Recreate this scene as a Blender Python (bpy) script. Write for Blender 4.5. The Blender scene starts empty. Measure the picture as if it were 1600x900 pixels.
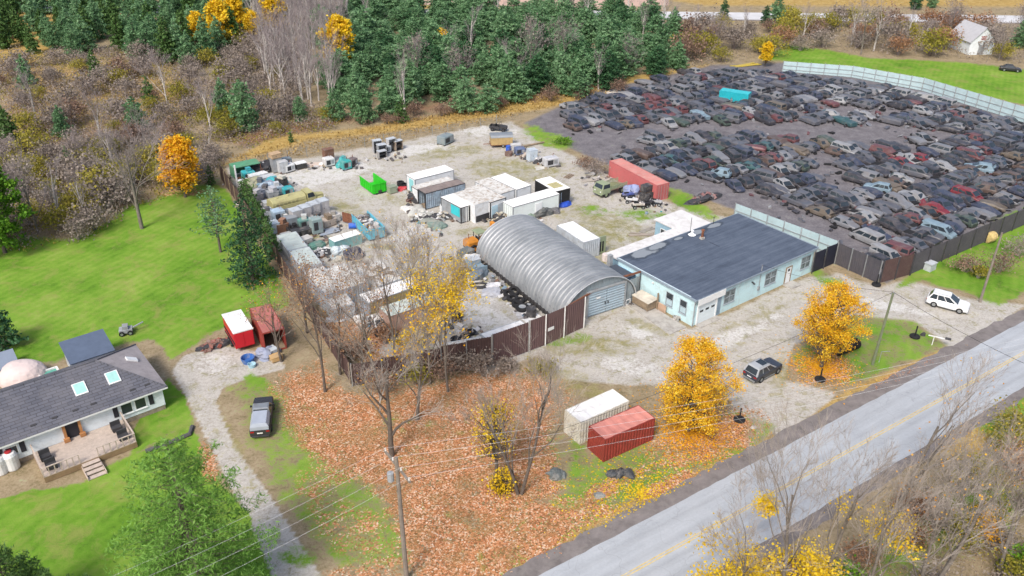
import bpy, math, random
import numpy as np
from mathutils import Vector, Matrix

# ------------------------------------------------------------------ camera, sky, sun, exposure
SC = bpy.context.scene
COL = SC.collection
F_PX, PITCH, CAM_H, ROLL = 1333.778, 0.511692, 52.536, 0.01125
cam_data = bpy.data.cameras.new('camera')
cam_data.sensor_width = 36.0
cam_data.lens = F_PX / 1600.0 * 36.0
cam_data.clip_start = 0.5
cam_data.clip_end = 6000.0
cam = bpy.data.objects.new('camera', cam_data)
COL.objects.link(cam)
_c, _s = math.cos(PITCH), math.sin(PITCH)
FW = np.array([0, _c, -_s]); UP = np.array([0, _s, _c]); RT = np.array([1.0, 0, 0])
RT, UP = RT * math.cos(ROLL) + UP * math.sin(ROLL), UP * math.cos(ROLL) - RT * math.sin(ROLL)
cam.matrix_world = Matrix(((RT[0], UP[0], -FW[0], 0), (RT[1], UP[1], -FW[1], 0),
                           (RT[2], UP[2], -FW[2], CAM_H), (0, 0, 0, 1)))
cam_data.dof.use_dof = True
cam_data.dof.focus_distance = 98.0
cam_data.dof.aperture_fstop = 0.24
SC.camera = cam

world = bpy.data.worlds.new('World'); SC.world = world; world.use_nodes = True
_wn = world.node_tree
_bg = _wn.nodes['Background']
_sky = _wn.nodes.new('ShaderNodeTexSky'); _sky.sky_type = 'NISHITA'; _sky.sun_disc = False
SUN_EL, SUN_AZ = math.radians(48), math.radians(205)     # azimuth measured clockwise from +Y
_sky.sun_elevation = SUN_EL; _sky.sun_rotation = SUN_AZ
_sky.air_density = 1.0; _sky.dust_density = 4.0; _sky.ozone_density = 1.0
_wn.links.new(_sky.outputs[0], _bg.inputs[0]); _bg.inputs[1].default_value = 0.125
sun_data = bpy.data.lights.new('sun', 'SUN'); sun_data.energy = 1.9; sun_data.angle = math.radians(14)
sun_data.color = (1.0, 0.95, 0.88)
sun = bpy.data.objects.new('sun', sun_data); COL.objects.link(sun)
_sd = Vector((math.sin(SUN_AZ) * math.cos(SUN_EL), math.cos(SUN_AZ) * math.cos(SUN_EL), math.sin(SUN_EL)))
sun.rotation_euler = _sd.to_track_quat('Z', 'Y').to_euler(); sun.location = (0, 0, 200)
SC.view_settings.view_transform = 'Standard'
try: SC.view_settings.look = 'None'
except Exception: pass
SC.view_settings.gamma = 1.0
SC.view_settings.use_curve_mapping = False
SC.view_settings.exposure = 0.6
SC.cycles.max_bounces = 6
SC.cycles.transparent_max_bounces = 6

# ------------------------------------------------------------------ surveying: photo pixel (1600x900) <-> ground
def G(x, y, z=0.0):
    d = FW + RT * ((x - 800) / F_PX) - UP * ((y - 450) / F_PX)
    t = (z - CAM_H) / d[2]
    return Vector((d[0] * t, d[1] * t, z))
def PX(P):
    v = np.asarray(P, float) - np.array([0, 0, CAM_H]); Z = v @ FW
    return np.stack([800 + F_PX * (v @ RT) / Z, 450 - F_PX * (v @ UP) / Z], -1)
def HT(xb, yb, yt):
    p = G(xb, yb); lo, hi = 0.0, 40.0
    for _ in range(40):
        m = (lo + hi) / 2
        if PX((p.x, p.y, m))[1] > yt: lo = m
        else: hi = m
    return lo
R = math.radians
U = R(36.5)                    # the yard's main axis
UD = Vector((math.cos(U), math.sin(U), 0)); VD = Vector((-math.sin(U), math.cos(U), 0))

# ------------------------------------------------------------------ materials
MATS = {}
def nd(nt, typ, **kw):
    n = nt.nodes.new(typ)
    for k, v in kw.items(): setattr(n, k, v)
    return n
def ramp(nt, fac, stops):
    r = nd(nt, 'ShaderNodeValToRGB'); e = r.color_ramp.elements
    while len(e) < len(stops): e.new(0.5)
    for i, (p, c) in enumerate(stops):
        e[i].position = p; e[i].color = (c[0], c[1], c[2], 1)
    nt.links.new(fac, r.inputs[0]); return r.outputs[0]
def noise(nt, vec, scale, detail=3.0, rough=0.6, dist=0.0):
    n = nd(nt, 'ShaderNodeTexNoise'); n.inputs['Scale'].default_value = scale
    n.inputs['Detail'].default_value = detail; n.inputs['Roughness'].default_value = rough
    n.inputs['Distortion'].default_value = dist
    if vec is not None: nt.links.new(vec, n.inputs['Vector'])
    return n.outputs['Fac']
def mixc(nt, fac, a, b, mode='MIX'):
    m = nd(nt, 'ShaderNodeMix', data_type='RGBA', blend_type=mode)
    for s, v in ((m.inputs[0], fac), (m.inputs[6], a), (m.inputs[7], b)):
        if hasattr(v, 'is_linked'): nt.links.new(v, s)
        elif isinstance(v, (int, float)): s.default_value = v
        else: s.default_value = (v[0], v[1], v[2], 1)
    return m.outputs[2]
def math_(nt, op, a, b=None, clamp=False):
    m = nd(nt, 'ShaderNodeMath', operation=op, use_clamp=clamp)
    for s, v in ((m.inputs[0], a), (m.inputs[1], b)):
        if v is None: continue
        if hasattr(v, 'is_linked'): nt.links.new(v, s)
        else: s.default_value = v
    return m.outputs[0]
def newmat(name):
    m = bpy.data.materials.new(name); m.use_nodes = True
    return m, m.node_tree, m.node_tree.nodes['Principled BSDF']
def mat(name, col, rough=0.7, var=0.25, scale=1.2, metal=0.0, dirt=None, dirt_amt=0.35, bump=0.0, spec=0.3):
    if name in MATS: return MATS[name]
    m, nt, b = newmat(name)
    tc = nd(nt, 'ShaderNodeTexCoord'); oi = nd(nt, 'ShaderNodeObjectInfo')
    off = nd(nt, 'ShaderNodeVectorMath', operation='ADD')
    mul = nd(nt, 'ShaderNodeMath', operation='MULTIPLY'); mul.inputs[1].default_value = 37.0
    nt.links.new(oi.outputs['Random'], mul.inputs[0]); nt.links.new(tc.outputs['Object'], off.inputs[0]); nt.links.new(mul.outputs[0], off.inputs[1])
    v = off.outputs[0]
    n1 = noise(nt, v, scale, 5, 0.65)
    lo = [c * (1 - var) for c in col]; hi = [min(1, c * (1 + var * 0.8)) for c in col]
    c = ramp(nt, n1, [(0.3, lo), (0.5, col), (0.7, hi)])
    if dirt is not None:
        n2 = noise(nt, v, scale * 0.7 + 0.6, 6, 0.7, 0.6)
        f = ramp(nt, n2, [(0.48, (0, 0, 0)), (0.66, (dirt_amt,) * 3)])
        c = mixc(nt, f, c, dirt)
    nt.links.new(c, b.inputs['Base Color'])
    b.inputs['Roughness'].default_value = rough; b.inputs['Metallic'].default_value = metal
    b.inputs['Specular IOR Level'].default_value = spec
    if bump:
        bp = nd(nt, 'ShaderNodeBump'); bp.inputs['Strength'].default_value = bump; bp.inputs['Distance'].default_value = 0.05
        nt.links.new(noise(nt, v, scale * 8, 4), bp.inputs['Height']); nt.links.new(bp.outputs[0], b.inputs['Normal'])
    MATS[name] = m; return m
def leafmat(name, stops, transl=0.3, rough=0.6):
    if name in MATS: return MATS[name]
    m, nt, b = newmat(name)
    g = nd(nt, 'ShaderNodeNewGeometry'); oi = nd(nt, 'ShaderNodeObjectInfo'); tc = nd(nt, 'ShaderNodeTexCoord')
    n = noise(nt, tc.outputs['Object'], 0.55, 2)
    f = math_(nt, 'ADD', math_(nt, 'MULTIPLY', g.outputs['Random Per Island'], 0.5), math_(nt, 'MULTIPLY', n, 0.5))
    f = math_(nt, 'ADD', f, math_(nt, 'MULTIPLY', math_(nt, 'SUBTRACT', oi.outputs['Random'], 0.5), 0.22))
    c = ramp(nt, f, stops)
    nt.links.new(c, b.inputs['Base Color']); b.inputs['Roughness'].default_value = rough
    b.inputs['Specular IOR Level'].default_value = 0.15
    if transl:
        t = nd(nt, 'ShaderNodeBsdfTranslucent'); nt.links.new(c, t.inputs[0])
        mx = nd(nt, 'ShaderNodeMixShader'); mx.inputs[0].default_value = transl
        nt.links.new(b.outputs[0], mx.inputs[1]); nt.links.new(t.outputs[0], mx.inputs[2])
        nt.links.new(mx.outputs[0], nt.nodes['Material Output'].inputs[0])
    MATS[name] = m; return m

# ------------------------------------------------------------------ mesh builder
class MB:
    def __init__(s): s.v = []; s.f = []; s.m = []
    def add(s, vs, fs, mi=0):
        o = len(s.v); s.v += [tuple(v) for v in vs]; s.f += [tuple(i + o for i in f) for f in fs]; s.m += [mi] * len(fs); return s
    def box(s, x0, x1, y0, y1, z0, z1, mi=0):
        return s.add([(x0, y0, z0), (x1, y0, z0), (x1, y1, z0), (x0, y1, z0), (x0, y0, z1), (x1, y0, z1), (x1, y1, z1), (x0, y1, z1)],
                     [(3, 2, 1, 0), (4, 5, 6, 7), (0, 1, 5, 4), (1, 2, 6, 5), (2, 3, 7, 6), (3, 0, 4, 7)], mi)
    def cbox(s, c, size, rot=(0, 0, 0), mi=0):
        from mathutils import Euler
        e = Euler(rot).to_matrix(); hx, hy, hz = size[0] / 2, size[1] / 2, size[2] / 2
        vs = [Vector(c) + e @ Vector((a * hx, b * hy, d * hz)) for d in (-1, 1) for a, b in ((-1, -1), (1, -1), (1, 1), (-1, 1))]
        return s.add(vs, [(3, 2, 1, 0), (4, 5, 6, 7), (0, 1, 5, 4), (1, 2, 6, 5), (2, 3, 7, 6), (3, 0, 4, 7)], mi)
    def bar(s, p0, p1, w, h=None, mi=0):
        h = h or w; p0 = Vector(p0); p1 = Vector(p1); d = p1 - p0; L = d.length
        if L < 1e-6: return s
        q = d.to_track_quat('X', 'Z').to_matrix(); c = (p0 + p1) / 2
        vs = [c + q @ Vector((a * L / 2, b * w / 2, e * h / 2)) for e in (-1, 1) for a, b in ((-1, -1), (1, -1), (1, 1), (-1, 1))]
        return s.add(vs, [(3, 2, 1, 0), (4, 5, 6, 7), (0, 1, 5, 4), (1, 2, 6, 5), (2, 3, 7, 6), (3, 0, 4, 7)], mi)
    def tube(s, pts, rads, n=6, caps=True, mi=0):
        pts = [Vector(p) for p in pts]; o = len(s.v); k = len(pts)
        if not hasattr(rads, '__len__'): rads = [rads] * k
        for i, p in enumerate(pts):
            d = (pts[min(i + 1, k - 1)] - pts[max(i - 1, 0)])
            if d.length < 1e-9: d = Vector((0, 0, 1))
            d.normalize(); a = d.orthogonal().normalized() if abs(d.z) > 0.95 else d.cross(Vector((0, 0, 1))).normalized(); b = d.cross(a)
            for j in range(n):
                t = 2 * math.pi * j / n; s.v.append(tuple(p + (a * math.cos(t) + b * math.sin(t)) * rads[i]))
        for i in range(k - 1):
            for j in range(n):
                a0 = o + i * n + j; a1 = o + i * n + (j + 1) % n
                s.f.append((a0, a1, a1 + n, a0 + n)); s.m.append(mi)
        if caps:
            s.f.append(tuple(o + j for j in range(n))[::-1]); s.m.append(mi)
            s.f.append(tuple(o + (k - 1) * n + j for j in range(n))); s.m.append(mi)
        return s
    def lathe(s, prof, c=(0, 0, 0), axis='z', n=14, mi=0, closed=False):
        o = len(s.v); k = len(prof)
        for (r, h) in prof:
            for j in range(n):
                t = 2 * math.pi * j / n; x, y = r * math.cos(t), r * math.sin(t)
                p = {'z': (x, y, h), 'y': (x, h, y), 'x': (h, x, y)}[axis]
                s.v.append((p[0] + c[0], p[1] + c[1], p[2] + c[2]))
        for i in range(k if closed else k - 1):
            for j in range(n):
                i2 = (i + 1) % k
                s.f.append((o + i * n + j, o + i * n + (j + 1) % n, o + i2 * n + (j + 1) % n, o + i2 * n + j)); s.m.append(mi)
        if not closed:
            s.f.append(tuple(o + j for j in range(n))[::-1]); s.m.append(mi)
            s.f.append(tuple(o + (k - 1) * n + j for j in range(n))); s.m.append(mi)
        return s
    def lump(s, c, rx, ry, rz, seed=0, n=14, m=6, amp=0.25, mi=0):
        rnd = random.Random(seed); ph = [(rnd.uniform(1, 4), rnd.uniform(0, 6.3), rnd.uniform(0, 6.3)) for _ in range(5)]
        o = len(s.v)
        for i in range(m + 1):
            a = (i / m) * math.pi / 2
            for j in range(n):
                t = 2 * math.pi * j / n
                k = 1 + amp * sum(math.sin(round(q) * t + p1 + 3 * a * math.sin(p2)) for q, p1, p2 in ph) / 3 + rnd.uniform(-amp, amp) * 0.35
                s.v.append((c[0] + rx * k * math.cos(t) * math.cos(a) ** 0.7, c[1] + ry * k * math.sin(t) * math.cos(a) ** 0.7, c[2] + rz * math.sin(a) * (0.8 + 0.3 * k - 0.1)))
        for i in range(m):
            for j in range(n):
                s.f.append((o + i * n + j, o + i * n + (j + 1) % n, o + (i + 1) * n + (j + 1) % n, o + (i + 1) * n + j)); s.m.append(mi)
        return s
    def sheet(s, p0, p1, h0, h1, pitch=0.3, depth=0.05, mi=0, thick=0.03):
        """upright ribbed sheet from p0 to p1 (ground points), trapezoid ribs"""
        p0 = Vector((p0[0], p0[1], 0)); p1 = Vector((p1[0], p1[1], 0)); d = p1 - p0; L = d.length; d.normalize(); nn = Vector((-d.y, d.x, 0))
        k = max(1, int(round(L / pitch))); st = L / k; prof = []
        for i in range(k):
            for a, b in ((0, 0), (0.35, 0), (0.5, 1), (0.85, 1)): prof.append((st * (i + a), depth * b))
        prof.append((L, 0))
        front = [p0 + d * a + nn * b for a, b in prof]; back = [p0 + d * a + nn * (b - thick) for a, b in prof]
        o = len(s.v); q = len(prof)
        for P in (front, back):
            for z in (h0, h1): s.v += [(p.x, p.y, z) for p in P]
        for i in range(q - 1):
            s.f += [(o + i, o + i + 1, o + q + i + 1, o + q + i), (o + 2 * q + i + 1, o + 2 * q + i, o + 3 * q + i, o + 3 * q + i + 1), (o + q + i, o + q + i + 1, o + 3 * q + i + 1, o + 3 * q + i)]
            s.m += [mi] * 3
        s.f += [(o, o + q, o + 3 * q, o + 2 * q), (o + q - 1, o + 3 * q - 1, o + 4 * q - 1, o + 2 * q - 1)]; s.m += [mi] * 2
        return s
    def mesh(s, name, mats, smooth=False):
        me = bpy.data.meshes.new(name); me.from_pydata(s.v, [], s.f)
        for m in (mats if isinstance(mats, (list, tuple)) else [mats]): me.materials.append(m)
        me.polygons.foreach_set('material_index', s.m)
        if smooth: me.polygons.foreach_set('use_smooth', [True] * len(s.f))
        me.update(); return me
    def build(s, name, mats, parent=None, smooth=False, loc=None, rz=0.0, label=None):
        o = bpy.data.objects.new(name, s.mesh(name, mats, smooth)); COL.objects.link(o)
        if parent is not None: o.parent = parent
        if loc is not None: o.location = loc
        if rz: o.rotation_euler = (0, 0, rz)
        if label: o['label'] = label
        return o
def tag(o, label=None, cat=None, group=None, kind=None):
    if label: o['label'] = label
    if cat: o['category'] = cat
    if group: o['group'] = group
    if kind: o['kind'] = kind
    return o
def T(name, label, cat, loc=(0, 0, 0), rz=0.0, group=None):
    o = bpy.data.objects.new(name, None); COL.objects.link(o); o.empty_display_size = 0.5
    o.location = loc; o.rotation_euler = (0, 0, rz); return tag(o, label, cat, group)
def copy_tree(o, parent=None):
    c = o.copy(); COL.objects.link(c)
    if parent is not None: c.parent = parent
    for ch in KIDS.get(o.name, []): copy_tree(ch, c)
    return c
KIDS = {}
def remember(root):
    def rec(o):
        KIDS[o.name] = list(o.children)
        for c in o.children: rec(c)
    rec(root); return root
def quads_mesh(name, cen, nor_rand, size, mats, rs, aspect=1.0, up=None, smooth=False):
    """many small leaf faces around the given centres"""
    n = len(cen); cen = np.asarray(cen, float)
    a = rs.normal(size=(n, 3)); a /= np.linalg.norm(a, axis=1)[:, None]
    if up is not None: a = a * nor_rand + np.asarray(up) * (1 - nor_rand); a /= np.linalg.norm(a, axis=1)[:, None]
    b = rs.normal(size=(n, 3)); t = np.cross(a, b); t /= np.linalg.norm(t, axis=1)[:, None]; u = np.cross(a, t)
    sz = (np.asarray(size) * rs.uniform(0.6, 1.4, n))[:, None] / 2
    v = np.empty((n, 4, 3)); t = t * sz * aspect; u = u * sz
    v[:, 0] = cen - t; v[:, 1] = cen - u; v[:, 2] = cen + t; v[:, 3] = cen + u
    me = bpy.data.meshes.new(name); me.vertices.add(n * 4); me.vertices.foreach_set('co', v.ravel())
    me.loops.add(n * 4); me.loops.foreach_set('vertex_index', np.arange(n * 4, dtype=np.int32))
    me.polygons.add(n); me.polygons.foreach_set('loop_start', np.arange(0, n * 4, 4, dtype=np.int32))
    me.polygons.foreach_set('loop_total', np.full(n, 4, dtype=np.int32))
    for m in (mats if isinstance(mats, (list, tuple)) else [mats]): me.materials.append(m)
    me.update(calc_edges=True); return me
def link(name, me, parent=None):
    o = bpy.data.objects.new(name, me); COL.objects.link(o)
    if parent is not None: o.parent = parent
    return o

# ------------------------------------------------------------------ the ground: one fine sheet whose cover (lawn, gravel, litter ...) is surveyed from the site
ROAD_D = Vector((math.cos(R(34)), math.sin(R(34)), 0)); ROAD_N = Vector((-math.sin(R(34)), math.cos(R(34)), 0))
def road_pt(t, c, z=0.0): p = ROAD_D * t + ROAD_N * c; return (p.x, p.y, z)
X0, X1, Y0, Y1, ST = -112.0, 164.0, 28.0, 292.0, 0.5
gx = np.arange(X0, X1 + 0.01, ST); gy = np.arange(Y0, Y1 + 0.01, ST)
NX, NY = len(gx), len(gy)
XX, YY = np.meshgrid(gx, gy)
PP = PX(np.stack([XX.ravel(), YY.ravel(), np.zeros(XX.size)], -1))
_rs = np.random.RandomState(5)
def smooth_noise(cell, seed):
    r = np.random.RandomState(seed); h, w = int(300 / cell) + 3, int(300 / cell) + 3
    g = r.rand(h, w); fx = (XX.ravel() - X0) / cell; fy = (YY.ravel() - Y0) / cell
    ix = fx.astype(int); iy = fy.astype(int); tx = fx - ix; ty = fy - iy; tx = tx * tx * (3 - 2 * tx); ty = ty * ty * (3 - 2 * ty)
    return (g[iy, ix] * (1 - tx) + g[iy, ix + 1] * tx) * (1 - ty) + (g[iy + 1, ix] * (1 - tx) + g[iy + 1, ix + 1] * tx) * ty
NZ = (smooth_noise(9, 1) + smooth_noise(4, 2) * 0.7 + smooth_noise(1.7, 3) * 0.4) / 2.1 - 0.5
def poly(pts, soft=8.0, wob=22.0):
    """soft mask of a polygon given in survey pixels, with a wandering edge"""
    P = np.array(pts, float); x, y = PP[:, 0], PP[:, 1]
    inside = np.zeros(len(x), bool); d2 = np.full(len(x), 1e12)
    for i in range(len(P)):
        a, b = P[i], P[(i + 1) % len(P)]
        cond = ((a[1] > y) != (b[1] > y)) & (x < (b[0] - a[0]) * (y - a[1]) / (b[1] - a[1] + 1e-9) + a[0]); inside ^= cond
        e = b - a; t = np.clip(((x - a[0]) * e[0] + (y - a[1]) * e[1]) / (e @ e), 0, 1)
        d2 = np.minimum(d2, (x - a[0] - t * e[0]) ** 2 + (y - a[1] - t * e[1]) ** 2)
    sd = np.where(inside, 1, -1) * np.sqrt(d2) + NZ * wob * np.clip((y + 40) / 500, 0.25, 1.3)
    return np.clip(0.5 + sd / (2 * soft), 0, 1)
def ell(cx, cy, rx, ry, ang=0.0, soft=0.5):
    c, s = math.cos(R(ang)), math.sin(R(ang)); dx, dy = PP[:, 0] - cx, PP[:, 1] - cy
    q = np.hypot((dx * c + dy * s) / rx, (-dx * s + dy * c) / ry)
    return np.clip((1 - q + NZ * 0.9) / soft, 0, 1)
def mx(*a):
    r = a[0]
    for b in a[1:]: r = np.maximum(r, b)
    return r
lawn_left = poly([(-300, 420), (40, 385), (110, 405), (170, 385), (215, 352), (300, 318), (340, 292), (352, 300), (430, 420), (445, 470), (350, 505), (270, 560), (235, 530), (0, 575), (-300, 640)], 7)
lawn_front = poly([(-200, 860), (50, 768), (130, 760), (205, 716), (300, 655), (312, 690), (330, 740), (380, 800), (425, 905), (440, 1100), (-200, 1100)], 6)
lawn_side = poly([(240, 620), (262, 590), (285, 620), (300, 660), (210, 710), (205, 680)], 5)
field = poly([(1190, 92), (1228, 72), (1290, 78), (1360, 92), (1500, 98), (1620, 112), (1760, 130), (1760, 190), (1600, 162), (1500, 140), (1320, 108), (1240, 95)], 4, 6)
lawn_wall = poly([(1400, 452), (1428, 415), (1600, 325), (1800, 240), (1800, 430), (1602, 455), (1560, 480), (1500, 455), (1440, 440)], 7)
lawn_strip = poly([(1500, 640), (1640, 560), (1800, 520), (1800, 640), (1620, 640), (1560, 700)], 8) * 0.7
triangle = poly([(1300, 505), (1335, 492), (1425, 500), (1484, 540), (1400, 575), (1330, 606), (1240, 590), (1235, 555)], 6, 14)
verge_a = poly([(700, 905), (760, 830), (880, 760), (890, 690), (940, 730), (1060, 690), (1150, 640), (1215, 665), (1195, 690), (1000, 785), (800, 895)], 8, 20)
lawn = mx(lawn_left * 1.35, poly([(-100, 400), (40, 375), (110, 372), (190, 335), (260, 305), (340, 285), (350, 310), (200, 420), (0, 420)], 8, 30) * 1.1, lawn_front * 1.4, lawn_side * 1.3, field * 1.4, lawn_wall * 1.2, lawn_strip, triangle * 0.62, verge_a * 0.62,
          ell(895, 530, 45, 11, -8) * 0.5, ell(1290, 435, 50, 14, 30) * .65, ell(855, 215, 62, 17, 22) * .72, ell(1075, 318, 60, 16, 28) * 0.75, ell(1000, 335, 75, 16, 8) * 0.6, ell(930, 330, 40, 14, 5) * .52,
          poly([(420, 610), (470, 590), (560, 700), (640, 800), (680, 900), (560, 900), (470, 770)], 20, 50) * 0.6, poly([(362, 605), (430, 590), (470, 640), (520, 740), (600, 860), (560, 910), (510, 880), (440, 780), (385, 700)], 14, 40) * .55, ell(960, 715, 60, 22, -20) * .55, poly([(560, 640), (700, 610), (860, 620), (900, 760), (800, 880), (640, 880)], 20, 40) * .5, ell(900, 705, 18, 22, 0) * .55,
          ell(400, 600, 30, 18, 0) * 0.7, ell(480, 730, 30, 50, 20) * 0.7, ell(600, 840, 55, 30, 0) * 0.7, ell(660, 800, 25, 10, 40) * 0.8, ell(470, 870, 60, 25, 0) * 0.6,
          ell(500, 640, 22, 14) * 0.5, ell(725, 835, 40, 10, 45) * 0.9, ell(1060, 740, 50, 12, -28) * 0.6, ell(790, 890, 30, 12, -28) * 0.7, ell(1530, 800, 150, 70, -28, .8) * .6, ell(1400, 880, 140, 50, -25, .8) * .55)
gravel_yard = poly([(352, 262), (480, 247), (620, 222), (800, 190), (845, 215), (925, 262), (1050, 318), (1145, 345), (1060, 400), (1000, 470), (912, 515), (850, 548), (770, 580), (690, 575), (600, 560), (530, 500), (470, 455), (425, 392)], 6, 14)
gravel_lot = poly([(840, 545), (911, 512), (1000, 470), (1080, 514), (1180, 470), (1262, 432), (1310, 428), (1375, 450), (1420, 435), (1500, 462), (1604, 476), (1560, 508), (1485, 545), (1430, 502), (1335, 492), (1240, 540), (1228, 590), (1320, 612), (1260, 660), (1215, 680), (1150, 640), (1130, 600), (1050, 600), (985, 600), (880, 590)], 6, 14)
drive = poly([(268, 580), (285, 556), (338, 540), (435, 556), (448, 576), (385, 592), (345, 606), (338, 630), (364, 690), (418, 770), (506, 905), (580, 1040), (490, 1040), (425, 905), (375, 790), (324, 690), (296, 630)], 3, 4)
leaf = mx(poly([(440, 590), (500, 560), (540, 600), (600, 610), (690, 590), (800, 585), (850, 600), (868, 650), (862, 700), (885, 770), (960, 780), (1000, 785), (790, 900), (770, 960), (560, 1000), (640, 900), (600, 790), (500, 720), (440, 660)], 14, 40) * 0.95,
          ell(1105, 690, 110, 42, -22, 0.7), ell(1285, 580, 68, 42, 10, 0.7), ell(1040, 760, 90, 18, -28, 0.6) * 0.9, ell(940, 770, 95, 22, -28, 0.6) * 0.85, ell(700, 865, 130, 50, 0, 0.8), ell(1400, 590, 110, 11, -26, 0.6) * 0.8,
          ell(580, 900, 100, 30, 0, 0.8) * 0.7, ell(555, 535, 80, 35, 30, 0.7) * 0.9, ell(620, 565, 90, 25, 0, 0.7) * 0.8, ell(325, 720, 14, 45, -15, 0.5), ell(470, 640, 60, 45, 30, .8) * .75, ell(540, 720, 60, 60, 30, .8) * .7, ell(455, 610, 45, 40, 20, .8) * .8, ell(560, 830, 90, 60, 20, .9) * .62, ell(500, 770, 60, 40, 30, .9) * .55, ell(620, 880, 90, 30, 0, .9) * .65, ell(850, 640, 60, 60, 0, 0.9) * 0.5, ell(280, 300, 45, 10, 0) * 0.4)
gold = mx(poly([(340, 262), (480, 220), (620, 205), (800, 178), (900, 160), (960, 140), (1100, 115), (1110, 100), (900, 130), (700, 178), (560, 200), (430, 212)], 7, 12), poly([(600, -40), (1700, -60), (1700, 12), (1100, 10), (1050, 2), (600, 20)], 5, 5) * 0.8,
          poly([(600, 930), (800, 899), (1000, 789), (1200, 692), (1320, 628), (1480, 556), (1600, 482), (1480, 540), (1320, 606), (1210, 676), (1000, 770), (790, 872)], 6, 10) * 0.75, poly([(1400, 700), (1600, 610), (1700, 560), (1700, 600), (1500, 720)], 9) * 0.7, ell(1560, 430, 60, 18, -20) * 0.8, poly([(0, 90), (230, 80), (330, 120), (300, 200), (0, 190)], 20, 40) * 0.55)
olive = mx(ell(950, 350, 110, 40, 20, 0.8), ell(700, 240, 90, 14, -8) * 0.8, ell(800, 265, 110, 25, 5) * 0.75, ell(540, 325, 45, 14, 15) * 0.8, ell(625, 315, 45, 14, 15) * 0.7, ell(745, 360, 50, 10, -5), ell(600, 385, 30, 7) * 0.9, ell(480, 372, 60, 8) * 0.6,
           ell(920, 540, 90, 22, 0) * 0.8, ell(1010, 510, 70, 10, 20) * 0.7, ell(780, 450, 16, 70, -52, 0.7) * 0.9, ell(1090, 560, 120, 16, -20) * 0.35, ell(1180, 495, 90, 7, -22) * 0.6, ell(900, 600, 60, 20, 20) * 0.7, ell(1220, 590, 20, 50, 10) * 0.7, ell(640, 500, 60, 25, 20) * 0.7,
           ell(940, 395, 40, 30, 40) * 0.8, ell(520, 440, 40, 16, 20) * 0.5, ell(360, 680, 10, 60, -20) * 0.0, ell(372, 700, 8, 90, -24) * 0.9, ell(440, 620, 60, 40) * 0.5)
dark = poly([(818, 192), (930, 142), (1110, 102), (1228, 98), (1400, 128), (1600, 186), (1700, 215), (1700, 300), (1600, 338), (1385, 442), (1310, 390), (1145, 325), (1050, 295), (945, 255), (890, 232)], 5, 8)
pale = mx(ell(510, 270, 100, 20, -8) * 0.9, ell(645, 235, 80, 12, -8) * 0.9, ell(650, 360, 70, 22, -25) * 0.8, ell(775, 500, 80, 16, 25) * 0.8, ell(770, 205, 60, 10) * 0.8, ell(1120, 540, 130, 16, -25) * 0.7, ell(1000, 575, 90, 16, 15) * 0.6, ell(1400, 480, 80, 10, 12) * 0.7, ell(1000, 520, 35, 12, 20) * 0.8, ell(1015, 345, 40, 8, -5) * 0.7, ell(975, 375, 16, 10) * 0.6, ell(745, 440, 20, 50, -40) * 0.5, ell(330, 570, 40, 18) * 0.5, ell(700, 300, 60, 10) * 0.5, ell(600, 480, 60, 18, 20) * 0.4)
mud = mx(ell(650, 225, 160, 25, -8) * 0.0, poly([(380, 235), (560, 190), (760, 165), (900, 140), (880, 120), (640, 165), (440, 190), (330, 215)], 12, 26) * 0.8, poly([(0, 100), (200, 85), (330, 150), (280, 230), (0, 260)], 20, 40) * 0.5, ell(470, 620, 60, 60, 0, 0.8) * 0.4)
CH_A = np.stack([lawn, mx(gravel_yard, gravel_lot, drive), leaf, gold], -1).astype(np.float32)
CH_B = np.stack([olive, dark, pale, mud], -1).astype(np.float32)

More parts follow.
